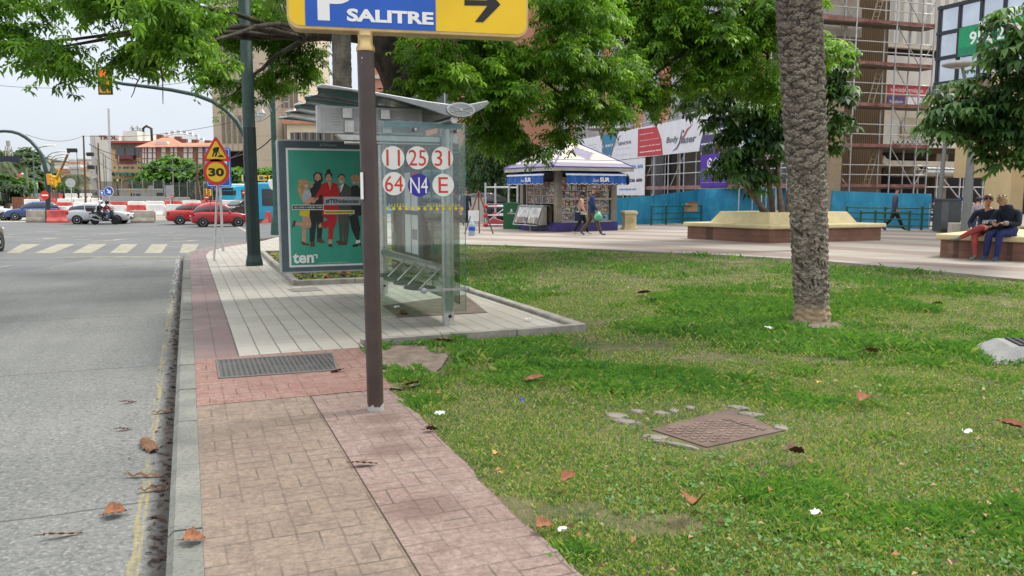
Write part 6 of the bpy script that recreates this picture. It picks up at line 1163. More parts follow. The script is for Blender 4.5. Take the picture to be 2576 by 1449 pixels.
# --- planter benches
BT_ = NT('bench_tile'); n = BT_; S = n.sep(); ab = n.math('ADD', S[0], n.math('MULTIPLY', S[1], .8)); c = n.mix(n.mr(n.noise(2, 5), .3, .7), (.15, .075, .05), (.26, .125, .085)); c = n.mix(n.math('MULTIPLY', n.math('MAXIMUM', n.line(ab, .11, .012), n.line(S[2], .23, .012, .02)), .7), c, (.06, .035, .028)); c = n.mix(n.mr(n.noise(3.5, 6), .58, .72, 0, .55), c, (.32, .21, .16)); M_BT = n.fin(c, .75)
def planter(name, label, base, inset_from=.0, back=True, soil=True):
    "base: footprint going anticlockwise, [0]=left,[1]=near corner,[2]=right,[3]=far"
    c = sum(base, Vector())/len(base); t = T(name, label, 'planter bench', (c.x, c.y, .08)); L = [Vector((p.x-c.x, p.y-c.y, 0)) for p in base]; N = len(L)
    def off(d):
        o = []
        for i in range(N):
            a, b, e = L[i-1], L[i], L[(i+1) % N]; d1 = (b-a).normalized(); d2 = (e-b).normalized(); n1 = Vector((d1.y, -d1.x, 0)); n2 = Vector((d2.y, -d2.x, 0)); m_ = (n1+n2).normalized(); k = d/max(.35, m_.dot(n1)); o.append(b+m_*k)
        return o
    mb = MB(); mb.slab([(p.x, p.y) for p in L], -.05, .44); mb.build('base', M_BT, t)
    mb = MB(); mb.slab([(p.x, p.y) for p in off(.10)], .44, .575); mb.build('seat', CREAM, t, .04, 3)
    A, B_ = off(-.42), off(-.62)
    if back:
        mb = MB(); mb.add([Vector((p.x, p.y, .574)) for p in A]+[Vector((p.x, p.y, .94)) for p in B_]+[Vector((p.x, p.y, .94)) for p in off(-.76)]+[Vector((p.x, p.y, .75)) for p in off(-.78)],
            [(i, (i+1) % N, N+(i+1) % N, N+i) for i in range(N)]+[(N+i, N+(i+1) % N, 2*N+(i+1) % N, 2*N+i) for i in range(N)]+[(2*N+i, 2*N+(i+1) % N, 3*N+(i+1) % N, 3*N+i) for i in range(N)]); mb.build('backrest', CREAM, t, .035, 3)
        mb = MB(); mb.slab([(p.x, p.y) for p in off(-.77)], .6, .80); mb.build('soil', M_DIRTD, t)
    return t
l_, c_, r_ = G(1729, 601.5), G(1935, 613.5), G(2215, 606); planter('planter_bench', 'cream planter bench on brown tiles with the umbrella tree in its middle', [l_, c_, r_, l_+r_-c_])
l_, r_ = G(2364, 649), G(2640, 664); d = (r_-l_).normalized(); nrm = Vector((-d.y, d.x, 0)); BENL, BEND, BENN = l_, d, nrm
planter('planter_bench', 'cream planter bench where the couple sits beside the grey lamp', [l_, l_+d*6.5, l_+d*6.5+nrm*4.2, l_+nrm*4.2], back=False)
mb = MB(); c = l_; z_ = .61; q0, q1 = l_+d*2.15+nrm*.62, l_+d*6.4+nrm*.62
t = T('bench_back', 'cream sloped backrest wall behind the seated woman at the right edge', 'bench back', (0, 0, 0)); mb.add([q0+Vector((0, 0, .574)), q1+Vector((0, 0, .574)), q1+nrm*.25+Vector((0, 0, 1.0)), q0+nrm*.25+Vector((0, 0, 1.0)), q0+nrm*.6+Vector((0, 0, .574)), q1+nrm*.6+Vector((0, 0, .574)), q1+nrm*.42+Vector((0, 0, 1.0)), q0+nrm*.42+Vector((0, 0, 1.0))], [(0, 1, 2, 3), (4, 7, 6, 5), (3, 2, 6, 7), (0, 3, 7, 4), (1, 5, 6, 2)]); mb.build('backrest', CREAM, t, .03, 3)
p = G(2440, 590); t = T('stone_block', 'low pale stone block at the foot of the tapered grey lamp', 'stone block', p+Vector((.1, .15, 0)), R(-20)); mb = MB(); mb.bx(-.7, 1.4, -.3, .5, 0, .42); mb.build('block', mat('pale_stone', (.46, .42, .35), .8, 0, .12, 3), t, .02)
# ================================================================ JUNCTION: VEHICLES, BARRIERS, SIGNS
def c1(x, y): return x/1.811/1.59, (300+y/1.811)/1.59              # crop (0,300)-(1100,1100)
def ca(x, y): return x/4.293/1.59, (700+y/4.293)/1.59              # crop (0,700)-(600,960)
def cb(x, y): return (500+x/3.963)/1.59, (700+y/3.963)/1.59        # crop (500,700)-(1150,1000)
def cd(x, y): return (350+x/4.262)/1.59, (480+y/4.262)/1.59        # crop (350,480)-(900,820)
def ce(x, y): return x/5.176/1.59, (500+y/5.176)/1.59              # crop (0,500)-(420,780)
CGL = mat('car_glass', (.03, .04, .045), .06, 0, .3, 1, spec=.9); TYRE = mat('tyre', (.012, .012, .013), .85, 0, .2, 12); RIMM = mat('wheel_rim', (.50, .51, .53), .3, .7, .1, 8); PLASK = mat('black_plastic', (.018, .018, .019), .6, 0, .2, 8); TAIL = mat('tail_lamp', (.45, .012, .015), .2); HEAD = mat('head_lamp', (.62, .64, .66), .12, .3, .1, 5); PLATE = mat('number_plate', (.66, .66, .64), .45)
def paint(name, c, r=.28): 
    n = NT(name); n.fin(lin(c), r); n.b.inputs['Coat Weight'].default_value = .7; n.b.inputs['Coat Roughness'].default_value = .05; return n.m
KINDS = {
 'hatch': ([(-.5, .76, .22, .50), (-.485, .90, .16, .60), (-.40, .97, .14, .66), (-.2, 1, .13, .65), (.05, 1, .13, .63), (.25, 1, .13, .61), (.38, .97, .14, .57), (.46, .88, .16, .50), (.5, .68, .22, .40)],
           [(-.485, .80, .74, .62, .63), (-.40, .86, .70, .65, .93), (-.2, .90, .74, .65, .995), (-.02, .90, .74, .63, .985), (.10, .89, .72, .62, .90), (.27, .84, .80, .60, .61)], (-.32, .30)),
 'sedan': ([(-.5, .78, .22, .55), (-.485, .92, .16, .64), (-.36, .98, .14, .67), (-.2, 1, .13, .66), (.05, 1, .13, .64), (.25, 1, .13, .62), (.38, .97, .14, .58), (.46, .88, .16, .51), (.5, .70, .22, .42)],
           [(-.37, .82, .80, .66, .67), (-.22, .88, .70, .66, .95), (-.08, .89, .73, .65, 1.0), (.04, .89, .73, .64, .975), (.12, .88, .72, .63, .90), (.27, .84, .80, .61, .62)], (-.29, .32)),
 'bubble': ([(-.5, .70, .22, .42), (-.48, .88, .15, .54), (-.38, .96, .13, .62), (-.2, 1, .12, .61), (.05, 1, .12, .60), (.25, .98, .12, .58), (.38, .93, .13, .55), (.46, .82, .16, .47), (.5, .60, .24, .36)],
           [(-.475, .78, .72, .55, .57), (-.36, .84, .64, .61, .90), (-.16, .88, .70, .61, 1.0), (.02, .88, .70, .60, .985), (.14, .86, .70, .59, .88), (.30, .80, .74, .57, .58)], (-.30, .31))}
def car(label, loc, rz, col, L, W, Hh, kind, group=None, doors=2, cat='car', name='car', rim=None, plate=True, taxi=False):
    low, gh, ax = KINDS[kind]; Hh *= 1.09; t = T(name, label, cat, loc, rz, group); P = col
    def half(w, zb, zt): return [(w*.86, zb), (w*.97, zb+.10*(zt-zb)), (w, zb+(zt-zb)*.50), (w*.975, zb+(zt-zb)*.80), (w*.93, zt-.015), (w*.86, zt)]
    def loft(secs, gm, closed=True):
        vs = []; n = None; mb = MB()
        for x, pts in secs:
            ring = pts+[(-y, z) for y, z in pts[::-1]]; n = len(ring); vs += [(x, y, z) for y, z in ring]
        for i in range(len(secs)-1):
            for j in range(n if closed else n-1):
                a = i*n+j; b = i*n+(j+1) % n; mb.add([vs[a], vs[b], vs[b+n], vs[a+n]], [(0, 3, 2, 1)], gm(i, j, n), False)
        mb.add(vs[:n], [tuple(range(n))], gm(0, 99, n)); mb.add(vs[-n:], [tuple(range(n))[::-1]], gm(len(secs)-2, 99, n)); return mb
    def weld(mb, nm, mats, sub=0):
        o = mb.build(nm, mats, t); bm = bmesh.new(); bm.from_mesh(o.data); bmesh.ops.remove_doubles(bm, verts=bm.verts[:], dist=.002); bmesh.ops.recalc_face_normals(bm, faces=bm.faces[:])
        for f in bm.faces: f.smooth = True
        bm.to_mesh(o.data); bm.free(); m = o.modifiers.new('s', 'SUBSURF'); m.levels = m.render_levels = 1; return o
    S = [(x*L, half(w*W/2, zb*Hh, zt*Hh)) for x, w, zb, zt in low]; weld(loft(S, lambda i, j, n: 0), 'body', [P])
    G_ = [(x*L, [(wb*W/2, zb*Hh-.03), (wb*W/2*.99, zb*Hh), ((wb*.35+wt*.65)*W/2, zb*Hh+(zt-zb)*Hh*.72), (wt*W/2, max(zb*Hh+.004, zt*Hh-.045)), (wt*W/2*.82, zt*Hh+.002)]) for x, wb, wt, zb, zt in gh]
    N_ = len(gh)
    def gm(i, j, n):
        if j == 99: return 0
        side = j in (1, n-3); top = j in (3, 4, 5, n-2, n-1) and not side
        if i == 0 or i == N_-2: return 1 if (j in (1, 2, 3, 4, 5, n-3, n-4, n-5)) else 0
        return 1 if side else 0
    weld(loft(G_, gm), 'cabin', [P, CGL])
    xs = [gh[1][0]*L, gh[2][0]*L*.6+gh[3][0]*L*.4, gh[N_-2][0]*L]
    for s_ in (-1, 1):
        mb = MB()
        for i_ in (2, 3): x, pts = G_[i_]; mb.tube([(x, s_*(pts[1][0]+.005), pts[1][1]), (x, s_*(pts[2][0]+.005), pts[2][1]), (x, s_*(pts[3][0]), pts[3][1])], .03, 6)
        mb.build('pillar', P, t)
        x = ax[1]*L*.55; mb = MB(); mb.lathe([(0, -.09), (.06, -.06), (.075, 0), (.06, .05), (0, .07)], (x, s_*(W/2+.03), gh[-1][3]*Hh+.05), 10, 0); mb.tube([(x, s_*(W/2-.12), gh[-1][3]*Hh-.02), (x, s_*(W/2+.02), gh[-1][3]*Hh+.02)], .025, 6, 1); mb.build('mirror', [P, PLASK], t)
        for xx in ((.06, -.16) if doors == 4 else (-.06,)): mb = MB(); mb.bx(xx*L-.09, xx*L+.09, s_*(W/2-.01)-.012, s_*(W/2-.01)+.014, .54*Hh, .565*Hh); mb.build('door_handle', P, t)
        mb = MB(); mb.bx(-.24*L, .22*L, s_*(W/2-.012)-.01, s_*(W/2-.012)+.016, .14*Hh, .19*Hh); mb.build('side_skirt', PLASK, t)
        mb = MB(); mb.lathe([(0, -.06), (.10, -.05), (.13, 0), (.10, .05), (0, .06)], (.472*L, s_*W*.35, .46*Hh), 10); mb.build('headlight', HEAD, t)
        mb = MB(); mb.bx(-.496*L, -.455*L, s_*W*.41-.09, s_*W*.41+.075, .44*Hh, .60*Hh); mb.build('tail_light', TAIL, t, .02)
    mb = MB(); mb.bx(-.507*L, -.49*L, -.33*W, .33*W, .30*Hh, .335*Hh, 0); mb.build('rear_bumper', PLASK if kind != 'bubble' else RIMM, t, .006)
    mb = MB(); mb.bx(.485*L, .503*L, -.28*W, .28*W, .24*Hh, .33*Hh); mb.build('front_grille', PLASK, t, .006)
    if plate:
        mb = MB(); mb.bx(-.512*L, -.497*L, -.26, .26, .40*Hh, .47*Hh); mb.build('number_plate', PLATE, t); mb = MB(); mb.bx(.498*L, .508*L, -.26, .26, .30*Hh, .37*Hh); mb.build('number_plate', PLATE, t)
    r = .31
    for xx in ax:
        for s_ in (-1, 1):
            M_ = Matrix.Translation((xx*L, s_*(W/2-.10), r)) @ Matrix.Rotation(R(90)*-s_, 4, 'X'); mb = MB(); mb.lathe([(r*1.16, .06), (r*1.16, .098), (r*1.02, .098)], (0, 0, 0), 22, 1, M_); mb.lathe([(r*.66, -.1), (r*.95, -.1), (r, -.06), (r, .07), (r*.95, .108), (r*.66, .108)], (0, 0, 0), 22, 0, M_); wh = mb.build('wheel', [TYRE, PLASK], t)
            mb = MB(); mb.lathe([(r*.64, .095), (r*.58, .08), (.10, .075), (0, .08)], (0, 0, 0), 20, 1, M_); mb.lathe([(r*.66, .107), (r*.60, .113), (r*.58, .10)], (0, 0, 0), 20, 0, M_)
            for k in range(5): mb.bx(-.045, .045, .04, r*.62, .085, .106, 0, M_ @ Matrix.Rotation(R(72*k), 4, 'Z'))
            mb.lathe([(.07, .09), (.06, .112), (0, .114)], (0, 0, 0), 12, 0, M_); mb.build('rim', [rim or RIMM, PLASK], wh)
    if taxi: mb = MB(); mb.bx(-.1, .1, -.3, .3, Hh, Hh+.12); mb.build('roof_sign', WHITE, t, .03)
    return t
def place(u, v, dz=-.17): return G(u, v, dz)
RAD = lambda dx, dy: math.atan2(dy, dx)
HDG = RAD(.95, .30)
p = place(553, 570); car('small red rounded hatchback behind the two sign posts', p, R(24), paint('paint_red', (.40, .009, .014)), 3.55, 1.63, 1.49, 'bubble', rim=GREYP)
p = place(480, 565.5); p = Vector((p.x, p.y+1.2, p.z)); car('red sedan ahead of the small red hatchback beside the barriers', p, R(26), paint('paint_red_bright', (.46, .010, .010)), 4.1, 1.66, 1.43, 'sedan', doors=4)
p = place(255, 563); car('silver hatchback passing behind the motorcycle', p, R(12), paint('paint_silver', (.50, .52, .54), .25), 4.2, 1.77, 1.42, 'hatch')
p = PD(84, 546, 68); car('dark blue hatchback beside the green mast on the left', Vector((p.x, p.y, -.60)), R(205), paint('paint_blue', (.018, .06, .20)), 4.1, 1.69, 1.45, 'hatch', doors=4)
p = PD(-28, 546, 68); car('white car cut by the left edge ahead of the blue hatchback', Vector((p.x, p.y, -.60)), R(20), paint('paint_white', (.62, .63, .64)), 4.2, 1.75, 1.47, 'hatch', doors=4)
p = G(-118, 640, -.17); car('grey brown car cut by the left edge beside the crossing', p, R(100), paint('paint_taupe', (.15, .13, .10), .3), 4.3, 1.75, 1.45, 'hatch', doors=4)
p = PD(493, 515, 82); car('dark grey car whose roof shows above the red sedan', Vector((p.x, p.y, -.5)), R(25), paint('paint_grey', (.05, .06, .065)), 4.3, 1.75, 1.42, 'sedan', doors=4)
p = PD(600, 520, 76); car('dark small car between the red hatchback and the turquoise bus', Vector((p.x, p.y, -.5)), R(250), paint('paint_black', (.025, .027, .03)), 3.9, 1.66, 1.46, 'hatch', doors=4)
p = PD(633, 516, 84); car('pale blue car behind the dark small car', Vector((p.x, p.y, -.5)), R(250), paint('paint_pale', (.40, .44, .48)), 4.1, 1.7, 1.5, 'hatch', doors=4)
p = PD(1083, 560, 44); car('white taxi with roof sign seen through the shelter glass', Vector((p.x, p.y, h(p.x, p.y)-.1)), R(160), paint('paint_taxi', (.62, .63, .62)), 4.3, 1.75, 1.47, 'sedan', doors=4, taxi=True)
p = GY(1236, 43); car('black car parked behind the tube barrier left of the kiosk', p, R(25), paint('paint_ink', (.012, .013, .015)), 4.2, 1.75, 1.5, 'hatch', doors=4)
# --- buses
BUSB = paint('bus_turquoise', (.012, .36, .60), .35); BUSG = mat('bus_glass', (.02, .028, .032), .08, 0, .3, .8, spec=.9)
def bus(label, loc, rz, L, rear=True, body=BUSB, name='bus', roofm=WHITE):
    t = T(name, label, 'bus', loc, rz); W = 2.5; H_ = 3.0; mb = MB(); mb.prism([(-L/2, .35), (L/2, .35), (L/2+.05, 1.4), (L/2-.1, H_-.15), (L/2-.3, H_), (-L/2+.25, H_), (-L/2, H_-.25)], -W/2, W/2); mb.build('body', body, t, .12, 3)
    mb = MB(); mb.bx(-L/2+1.2, L/2-1.5, -.9, .9, H_, H_+.22); mb.build('roof_pod', roofm, t, .08)
    for s_ in (-1, 1):
        k = int((L-1.0)/1.35)
        for i in range(k): x = -L/2+.5+i*1.35; mb = MB(); mb.bx(x, x+1.29, s_*W/2-.012, s_*W/2+.012, 1.35, 2.55); mb.build('window', BUSG, t)
        for x in (-L/2+2.4, L/2-2.6): M_ = Matrix.Translation((x, s_*(W/2-.12), .48)) @ Matrix.Rotation(R(90)*-s_, 4, 'X'); mb = MB(); mb.lathe([(0, -.1), (.48, -.1), (.48, .135), (.30, .14), (.28, .10), (0, .10)], (0, 0, 0), 20, 0, M_); mb.build('wheel', [TYRE, RIMM], t)
    mb = MB(); mb.add([(L/2+.062, -1.12, 1.15), (L/2+.062, 1.12, 1.15), (L/2-.05, 1.1, 2.45), (L/2-.05, -1.1, 2.45)], [(0, 1, 2, 3)]); mb.build('windscreen', BUSG, t)
    mb = MB(); mb.bx(L/2-.09, L/2-.02, -1.0, 1.0, 2.52, 2.80); mb.build('destination_display', PLASK, t)
    for s_ in (-1, 1): mb = MB(); mb.bx(L/2+.0, L/2+.06, s_*.95-.17, s_*.95+.17, .62, .85); mb.build('headlight', HEAD, t, .03); mb = MB(); mb.bx(L/2-.1, L/2+.3, s_*1.32-.08, s_*1.32+.08, 2.0, 2.5); mb.build('mirror', PLASK, t, .03)
    if rear:
        x = -L/2-.012; mb = MB(); mb.bx(x, x+.05, -1.05, 1.05, 1.6, 2.65); mb.build('rear_window', BUSG, t); mb = MB(); mb.bx(x, x+.05, -.9, .75, .95, 1.45); mb.build('advert', [mat('advert_dark', (.02, .025, .05), .4)], t)
        mb = MB(); M_ = Matrix.Translation((x-.004, 0, 0)) @ Matrix.Rotation(R(-90), 4, 'Z'); mb.fit('V', -.25, .35, 1.0, 1.40, 0, 1, .06, 0, M_); mb.fit('J', .37, .55, 1.02, 1.40, 0, 0, .06, 0, M_); mb.fit('SERVICIO', -.2, .5, .97, .995, 0, 0, .03, 0, M_); mb.build('lettering', [LETW, INKR], t)
        for s_ in (-1, 1): mb = MB(); [mb.disc(s_*1.12, z, .05, 0, .03, 0, 10, M_) for z in (.85, 1.0, 1.15)]; mb.build('tail_light', TAIL, t)
        mb = MB(); mb.bx(x-.01, x+.03, -.3, .3, .5, .62); mb.build('number_plate', PLATE, t)
    return t
p = PD(671, 556, 56); bus('turquoise city bus seen from behind beside the thick lamp post', Vector((p.x+3.2, p.y+4.2, -.62)), R(24), 10.5)
p = PD(585, 530, 88); bus('turquoise city bus facing the junction behind the small red car', Vector((p.x+1.2, p.y+5.0, -.55)), R(250), 11, False)
p = PD(640, 520, 108); bus('white coach behind the turquoise bus', Vector((p.x+2, p.y, -.5)), R(10), 10, False, paint('coach_white', (.6, .61, .62)), 'coach')
p = PD(1180, 515, 52); bus('turquoise bus partly hidden by the shelter edge', Vector((p.x-1.5, p.y+4, -.1)), R(65), 10, True)
# --- motor barriers
BW = mat('barrier_white', (.80, .79, .75), .55, 0, .1, 2); BR = mat('barrier_red', (.60, .05, .045), .55, 0, .15, 2, c2='#d8665c'); BD = NT('barrier_dirty'); n = BD; c = n.mix(n.mr(n.noise(1.8, 6), .35, .65), (.50, .47, .40), (.30, .27, .21)); c = n.mix(n.mr(n.sep()[2], .0, .35, .7, 0), c, (.17, .13, .09)); M_BD = n.fin(c, .7)
def barrier_mesh(L):
    mb = MB(); pr = [(-.28, 0), (.28, 0), (.27, .14), (.15, .38), (.11, .88), (.08, .92), (-.08, .92), (-.11, .88), (-.15, .38), (-.27, .14)]
    mb.prism(pr, -L/2+.03, L/2-.03); mb.bx(-.30, .30, -L*.32, -L*.18, .0, .13); mb.bx(-.30, .30, L*.18, L*.32, 0, .13); mb.lathe([(.05, .92), (.05, .95), (0, .96)], (0, -L*.3, 0), 8); mb.bx(-.06, .06, L/2-.04, L/2+.05, .15, .8)
    return mb
bl = {}
for k, m in (('white', BW), ('red', BR), ('dirty', M_BD)):
    o = barrier_mesh(1.7).build('traffic_barrier', m); b_ = o.modifiers.new('b', 'BEVEL'); b_.width = .025; b_.segments = 2; o.hide_render = False; bl[k] = o
used = set()
def barrier(k, p, rz, label, group):
    o = bl[k] if k not in used else bl[k].copy()
    if k in used: COL.objects.link(o)
    used.add(k); o.location = p; o.rotation_euler = (0, 0, rz); tag(o, label, 'barrier', group); return o
def brow(u0, v0, Y0, u1, v1, Y1, pat, labels, group, n_=None, zb=None, skip=()):
    a, b = PD(u0, v0, Y0), PD(u1, v1, Y1); d = b-a; L = math.hypot(d.x, d.y); N_ = n_ or int(L/1.78); rz = math.atan2(d.y, d.x)-R(90)
    for i in range(N_):
        if i in skip: continue
        f = (i+.5)/N_; k = pat[i % len(pat)]; barrier({'w': 'white', 'r': 'red', 'd': 'dirty'}[k], a+d*f, rz+random.uniform(-.05, .05), labels[k], group)
barrier('dirty', PD(98, 559, 61)+Vector((0, 0, .02)), R(-80), 'dirty white plastic barrier standing left of the green mast', 'front barriers')
barrier('red', PD(150, 560, 60.5)+Vector((0, 0, .02)), R(-75), 'red plastic barrier between the green mast and the silver hatchback', 'front barriers')
brow(304, 561, 60, 414, 559, 61, 'd', {'d': 'dirty pale barrier in the front row right of the silver hatchback'}, 'dirty front row')
brow(612, 566, 58, 700, 562, 57, 'rdw', {'d': 'dirty barrier between the small red car and the turquoise bus', 'r': 'red barrier between the small red car and the turquoise bus', 'w': 'white barrier between the small red car and the turquoise bus'}, 'barriers by the bus')
brow(128, 546, 69, 520, 541, 66, 'wwrwrww', {'w': 'white barrier in the second row behind the silver and red cars', 'r': 'red barrier in the second row behind the silver and red cars'}, 'second barrier row')
brow(140, 533, 78, 600, 528, 76, 'rwwrwwrw', {'w': 'white barrier in the third row behind the cars', 'r': 'red barrier in the third row behind the cars'}, 'third barrier row')
brow(60, 522, 92, 480, 516, 92, 'wrwww', {'w': 'white barrier in the fourth row near the grey site fence', 'r': 'red barrier in the fourth row near the grey site fence'}, 'fourth barrier row')
brow(10, 503, 120, 235, 502, 122, 'wwwrw', {'w': 'white barrier in the far row at left by the wooden poles', 'r': 'red barrier in the far row at left by the wooden poles'}, 'far barrier row')
# --- motorcycle (riders are built with the people)
p = place(264, 565, -.17); MCY = p; mc = T('motorcycle', 'black scooter with a top box carrying two riders', 'motorcycle', p, R(6)); ZM = .0
for x in (-.66, .70):
    M_ = Matrix.Translation((x, 0, .30)) @ Matrix.Rotation(R(90), 4, 'X'); mb = MB(); mb.lathe([(.20, -.06), (.28, -.06), (.305, 0), (.28, .06), (.20, .06)], (0, 0, 0), 22, 0, M_); wh = mb.build('wheel', TYRE, mc); mb = MB(); mb.lathe([(.21, -.03), (.19, -.035), (.19, .035), (.21, .03)], (0, 0, 0), 18, 0, M_)
    for k in range(5): mb.bx(-.02, .02, 0, .2, -.02, .02, 0, M_ @ Matrix.Rotation(R(72*k), 4, 'Z'))
    mb.build('rim', GREYP, wh)
MBK = paint('scooter_black', (.014, .014, .015))
mb = MB(); mb.prism([(-.95, .78), (-.55, .72), (-.2, .52), (.28, .34), (.36, .36), (.5, .85), (.58, .98), (.50, 1.02), (.40, .95), (.25, .48), (.05, .48), (-.05, .62), (-.1, .74), (-.9, .86)], -.15, .15); mb.build('body', MBK, mc, .04)
mb = MB(); mb.prism([(-.85, .86), (-.05, .75), (.02, .80), (-.3, .86), (-.8, .93)], -.14, .14); mb.build('seat', PLASK, mc, .03)
mb = MB(); mb.bx(-1.15, -.72, -.22, .22, .92, 1.22); mb.build('top_box', PLASK, mc, .05)
mb = MB(); mb.prism([(.44, .62), (.70, .60), (.66, .80), (.58, 1.08), (.46, 1.02)], -.17, .17); mb.build('front_fairing', MBK, mc, .05)
mb = MB(); mb.tube([(.45, -.34, 1.06), (.5, -.1, 1.02), (.5, .1, 1.02), (.45, .34, 1.06)], .018, 6); mb.build('handlebar', PLASK, mc)
for s_ in (-1, 1): mb = MB(); mb.tube([(.5, s_*.2, 1.05), (.46, s_*.3, 1.22)], .008, 5); mb.lathe([(0, -.02), (.06, 0), (0, .02)], (.46, s_*.32, 1.24), 8); mb.build('mirror', PLASK, mc)
mb = MB(); mb.tube([(.55, 0, .9), (.70, 0, .30)], .045, 8); mb.build('fork', GREYP, mc); mb = MB(); mb.tube([(-.1, -.19, .28), (-.55, -.22, .33), (-.85, -.22, .45)], [.03, .06, .05], 8); mb.build('exhaust', GREYP, mc)
mb = MB(); mb.bx(-1.02, -.94, -.1, .1, .72, .80); mb.build('tail_light', TAIL, mc, .01); mb = MB(); mb.bx(-1.06, -1.04, -.09, .09, .48, .66); mb.build('number_plate', PLATE, mc)
# --- masts and traffic lights
MGRN = mat('mast_green', (.018, .05, .045), .4, 0, .25, 2); TLY = mat('signal_yellow', (.80, .38, .012), .45, 0, .06, 3)
def sighead(mb, x, y, z, hh=.95, back=False): mb.bx(x-.17, x+.17, y-.1, y+.12, z-hh/2, z+hh/2, 0)
p = G(622, 606); Y = 30.; p = Vector(((628-CU)/F*Y, Y, h((628-CU)/F*Y, Y))); t = T('traffic_light', 'curved mast reaching over the road with a red traffic light among the leaves', 'traffic light', p); FS = Fr((p.x, p.y, 0), 0)
def l3(u, v): x, z = FS.hit(u, v); return (x, 0, z-p.z)
A = [l3(u, v) for u, v in ((617, 345), (596, 306), (568, 277), (535, 255), (490, 238), (430, 226), (370, 218), (310, 211), (285, 206))]
mb = MB(); mb.tube([(0, 0, -.1), (0, 0, A[0][2]-.4)]+A, [.12, .11]+[.085, .085, .08, .08, .075, .07, .065, .06, .06], 10); mb.build('mast', MGRN, t)
c = l3(267, 206); mb = MB(); mb.bx(c[0]-.30, c[0]+.22, -.02, .02, c[2]-.46, c[2]+.46, 0); mb.build('back_board', PLASK, t)
mb = MB(); mb.bx(c[0]-.17, c[0]+.17, -.2, -.02, c[2]-.42, c[2]+.42, 0); hd = mb.build('signal_head', TLY, t, .02)
for k, (z, m_) in enumerate(((.27, emit('red_lamp', (.95, .018, .012), 3)), (0, mat('amber_off', (.22, .11, .02), .3)), (-.27, mat('green_off', (.02, .05, .04), .3)))):
    mb = MB(); mb.disc(c[0], c[2]+z, .10, -.21, -.2, 0, 18); mb.tube([(c[0]+.12*math.cos(R(a)), -.2, c[2]+z+.12*math.sin(R(a))) for a in range(0, 181, 20)], .014, 4, 1)
    for a in range(0, 180, 20): pass
    mb.build('lamp', [m_, PLASK], hd)
p = PD(120, 559, 61); t = T('traffic_light', 'curved green mast at the left edge carrying the back of an amber signal', 'traffic light', p); FS = Fr((p.x, p.y, 0), 0)
A = [l3(*ce(x, y)) for x, y in ((955, 960), (900, 740), (850, 610), (770, 480), (640, 340), (520, 250), (390, 180), (250, 140), (100, 128), (-80, 135))]
mb = MB(); mb.tube([(0, 0, -.1), (A[0][0]+.05, 0, A[0][2]-1.5)]+A, [.19, .18]+[.16, .15, .15, .14, .13, .13, .12, .12, .11, .11], 10); mb.build('mast', MGRN, t)
a, b = l3(*ce(970, 1240)), l3(*ce(1045, 1010)); mb = MB(); mb.bx(a[0], b[0], -.15, .15, a[2], b[2]); mb.build('signal_back', TLY, t, .03)
for i in range(3): mb = MB(); z = a[2]+(b[2]-a[2])*(i+.5)/3; mb.lathe([(.07, 0), (.085, .09)], (0, 0, 0), 10, 0, Matrix.Translation((b[0], 0, z)) @ Matrix.Rotation(R(80), 4, 'Y')); mb.build('hood', TLY, t)
def disc_sign(label, u, v, ru, rv, Y, kind, pole=True, par=None, zb=-.4, m_pole=GALV, face_=None):
    c = PD(u, v, Y); t = T('road_sign', label, 'road sign', (c.x, c.y, zb)); r = rv*Y/F; zc = c.z-zb; sq = ru/rv
    if pole: mb = MB(); mb.tube([(0, .06, -.1), (0, .06, zc)], .04, 8); mb.build('post', m_pole, t)
    M_ = Matrix.Scale(1, 4); M_ = Matrix.Rotation(math.acos(min(1, sq)), 4, 'Z')
    mb = MB(); mb.disc(0, zc, r, -.012, .012, 0, 28, M_)
    if kind == 'noentry': mb.bx(-r*.7, r*.7, -.016, -.0125, zc-r*.16, zc+r*.16, 1, M_); mats = [RED, LETW]
    elif kind == 'back': mats = [GALV]
    elif kind == 'white': mats = [WHITE]
    else:
        mb.disc(0, zc, r*.93, -.016, -.0125, 1, 28, M_); a = R(kind); ar = [(-.13, -.6), (.13, -.6), (.13, .05), (.42, -.05), (.42, .12), (0, .62), (-.42, .12), (-.42, -.05), (-.13, .05)]
        mb.flat([(r*(x*math.cos(a)-z*math.sin(a)), zc+r*(x*math.sin(a)+z*math.cos(a))) for x, z in ar], -.018, 0, M_); mats = [LETW, BLUE]
    mb.build('disc', mats, t); return t
disc_sign('no entry disc on the green mast at the left', *ca(769, 348), 5.5, 11, 60.6, 'noentry', False, zb=-.5)
disc_sign('large blue disc with a slanting white arrow behind the motorcycle', *ca(1868, 280), 11.8, 11.8, 70, 218); disc_sign('narrow blue disc with an upward arrow beside the wooden pole', *ca(1748, 312), 3.6, 7, 74, 0)
disc_sign('grey back of a round sign behind the silver hatchback', *ca(1210, 135), 11, 11.5, 74, 'back'); disc_sign('grey back of a round sign behind the curved mast', *ce(940, 880), 12, 12, 64, 'back', zb=-.5)
disc_sign('no entry disc left of the pale sign post', *cb(1293, 355), 5.8, 6, 70, 'noentry', m_pole=MGRN); disc_sign('no entry disc just left of the thick lamp post', *cb(1893, 278), 6.8, 6.8, 72, 'noentry'); disc_sign('small no entry disc by the grey sign back', *cb(738, 345), 3.2, 4, 74, 'noentry', m_pole=PLASK); disc_sign('tiny far no entry disc by the yellow crane', *ca(920, 272), 2.6, 2.6, 118, 'noentry')
disc_sign('white round disc beside the slim lantern post', *cb(2372, 150), 12, 15, 41, 'white', zb=-.3)
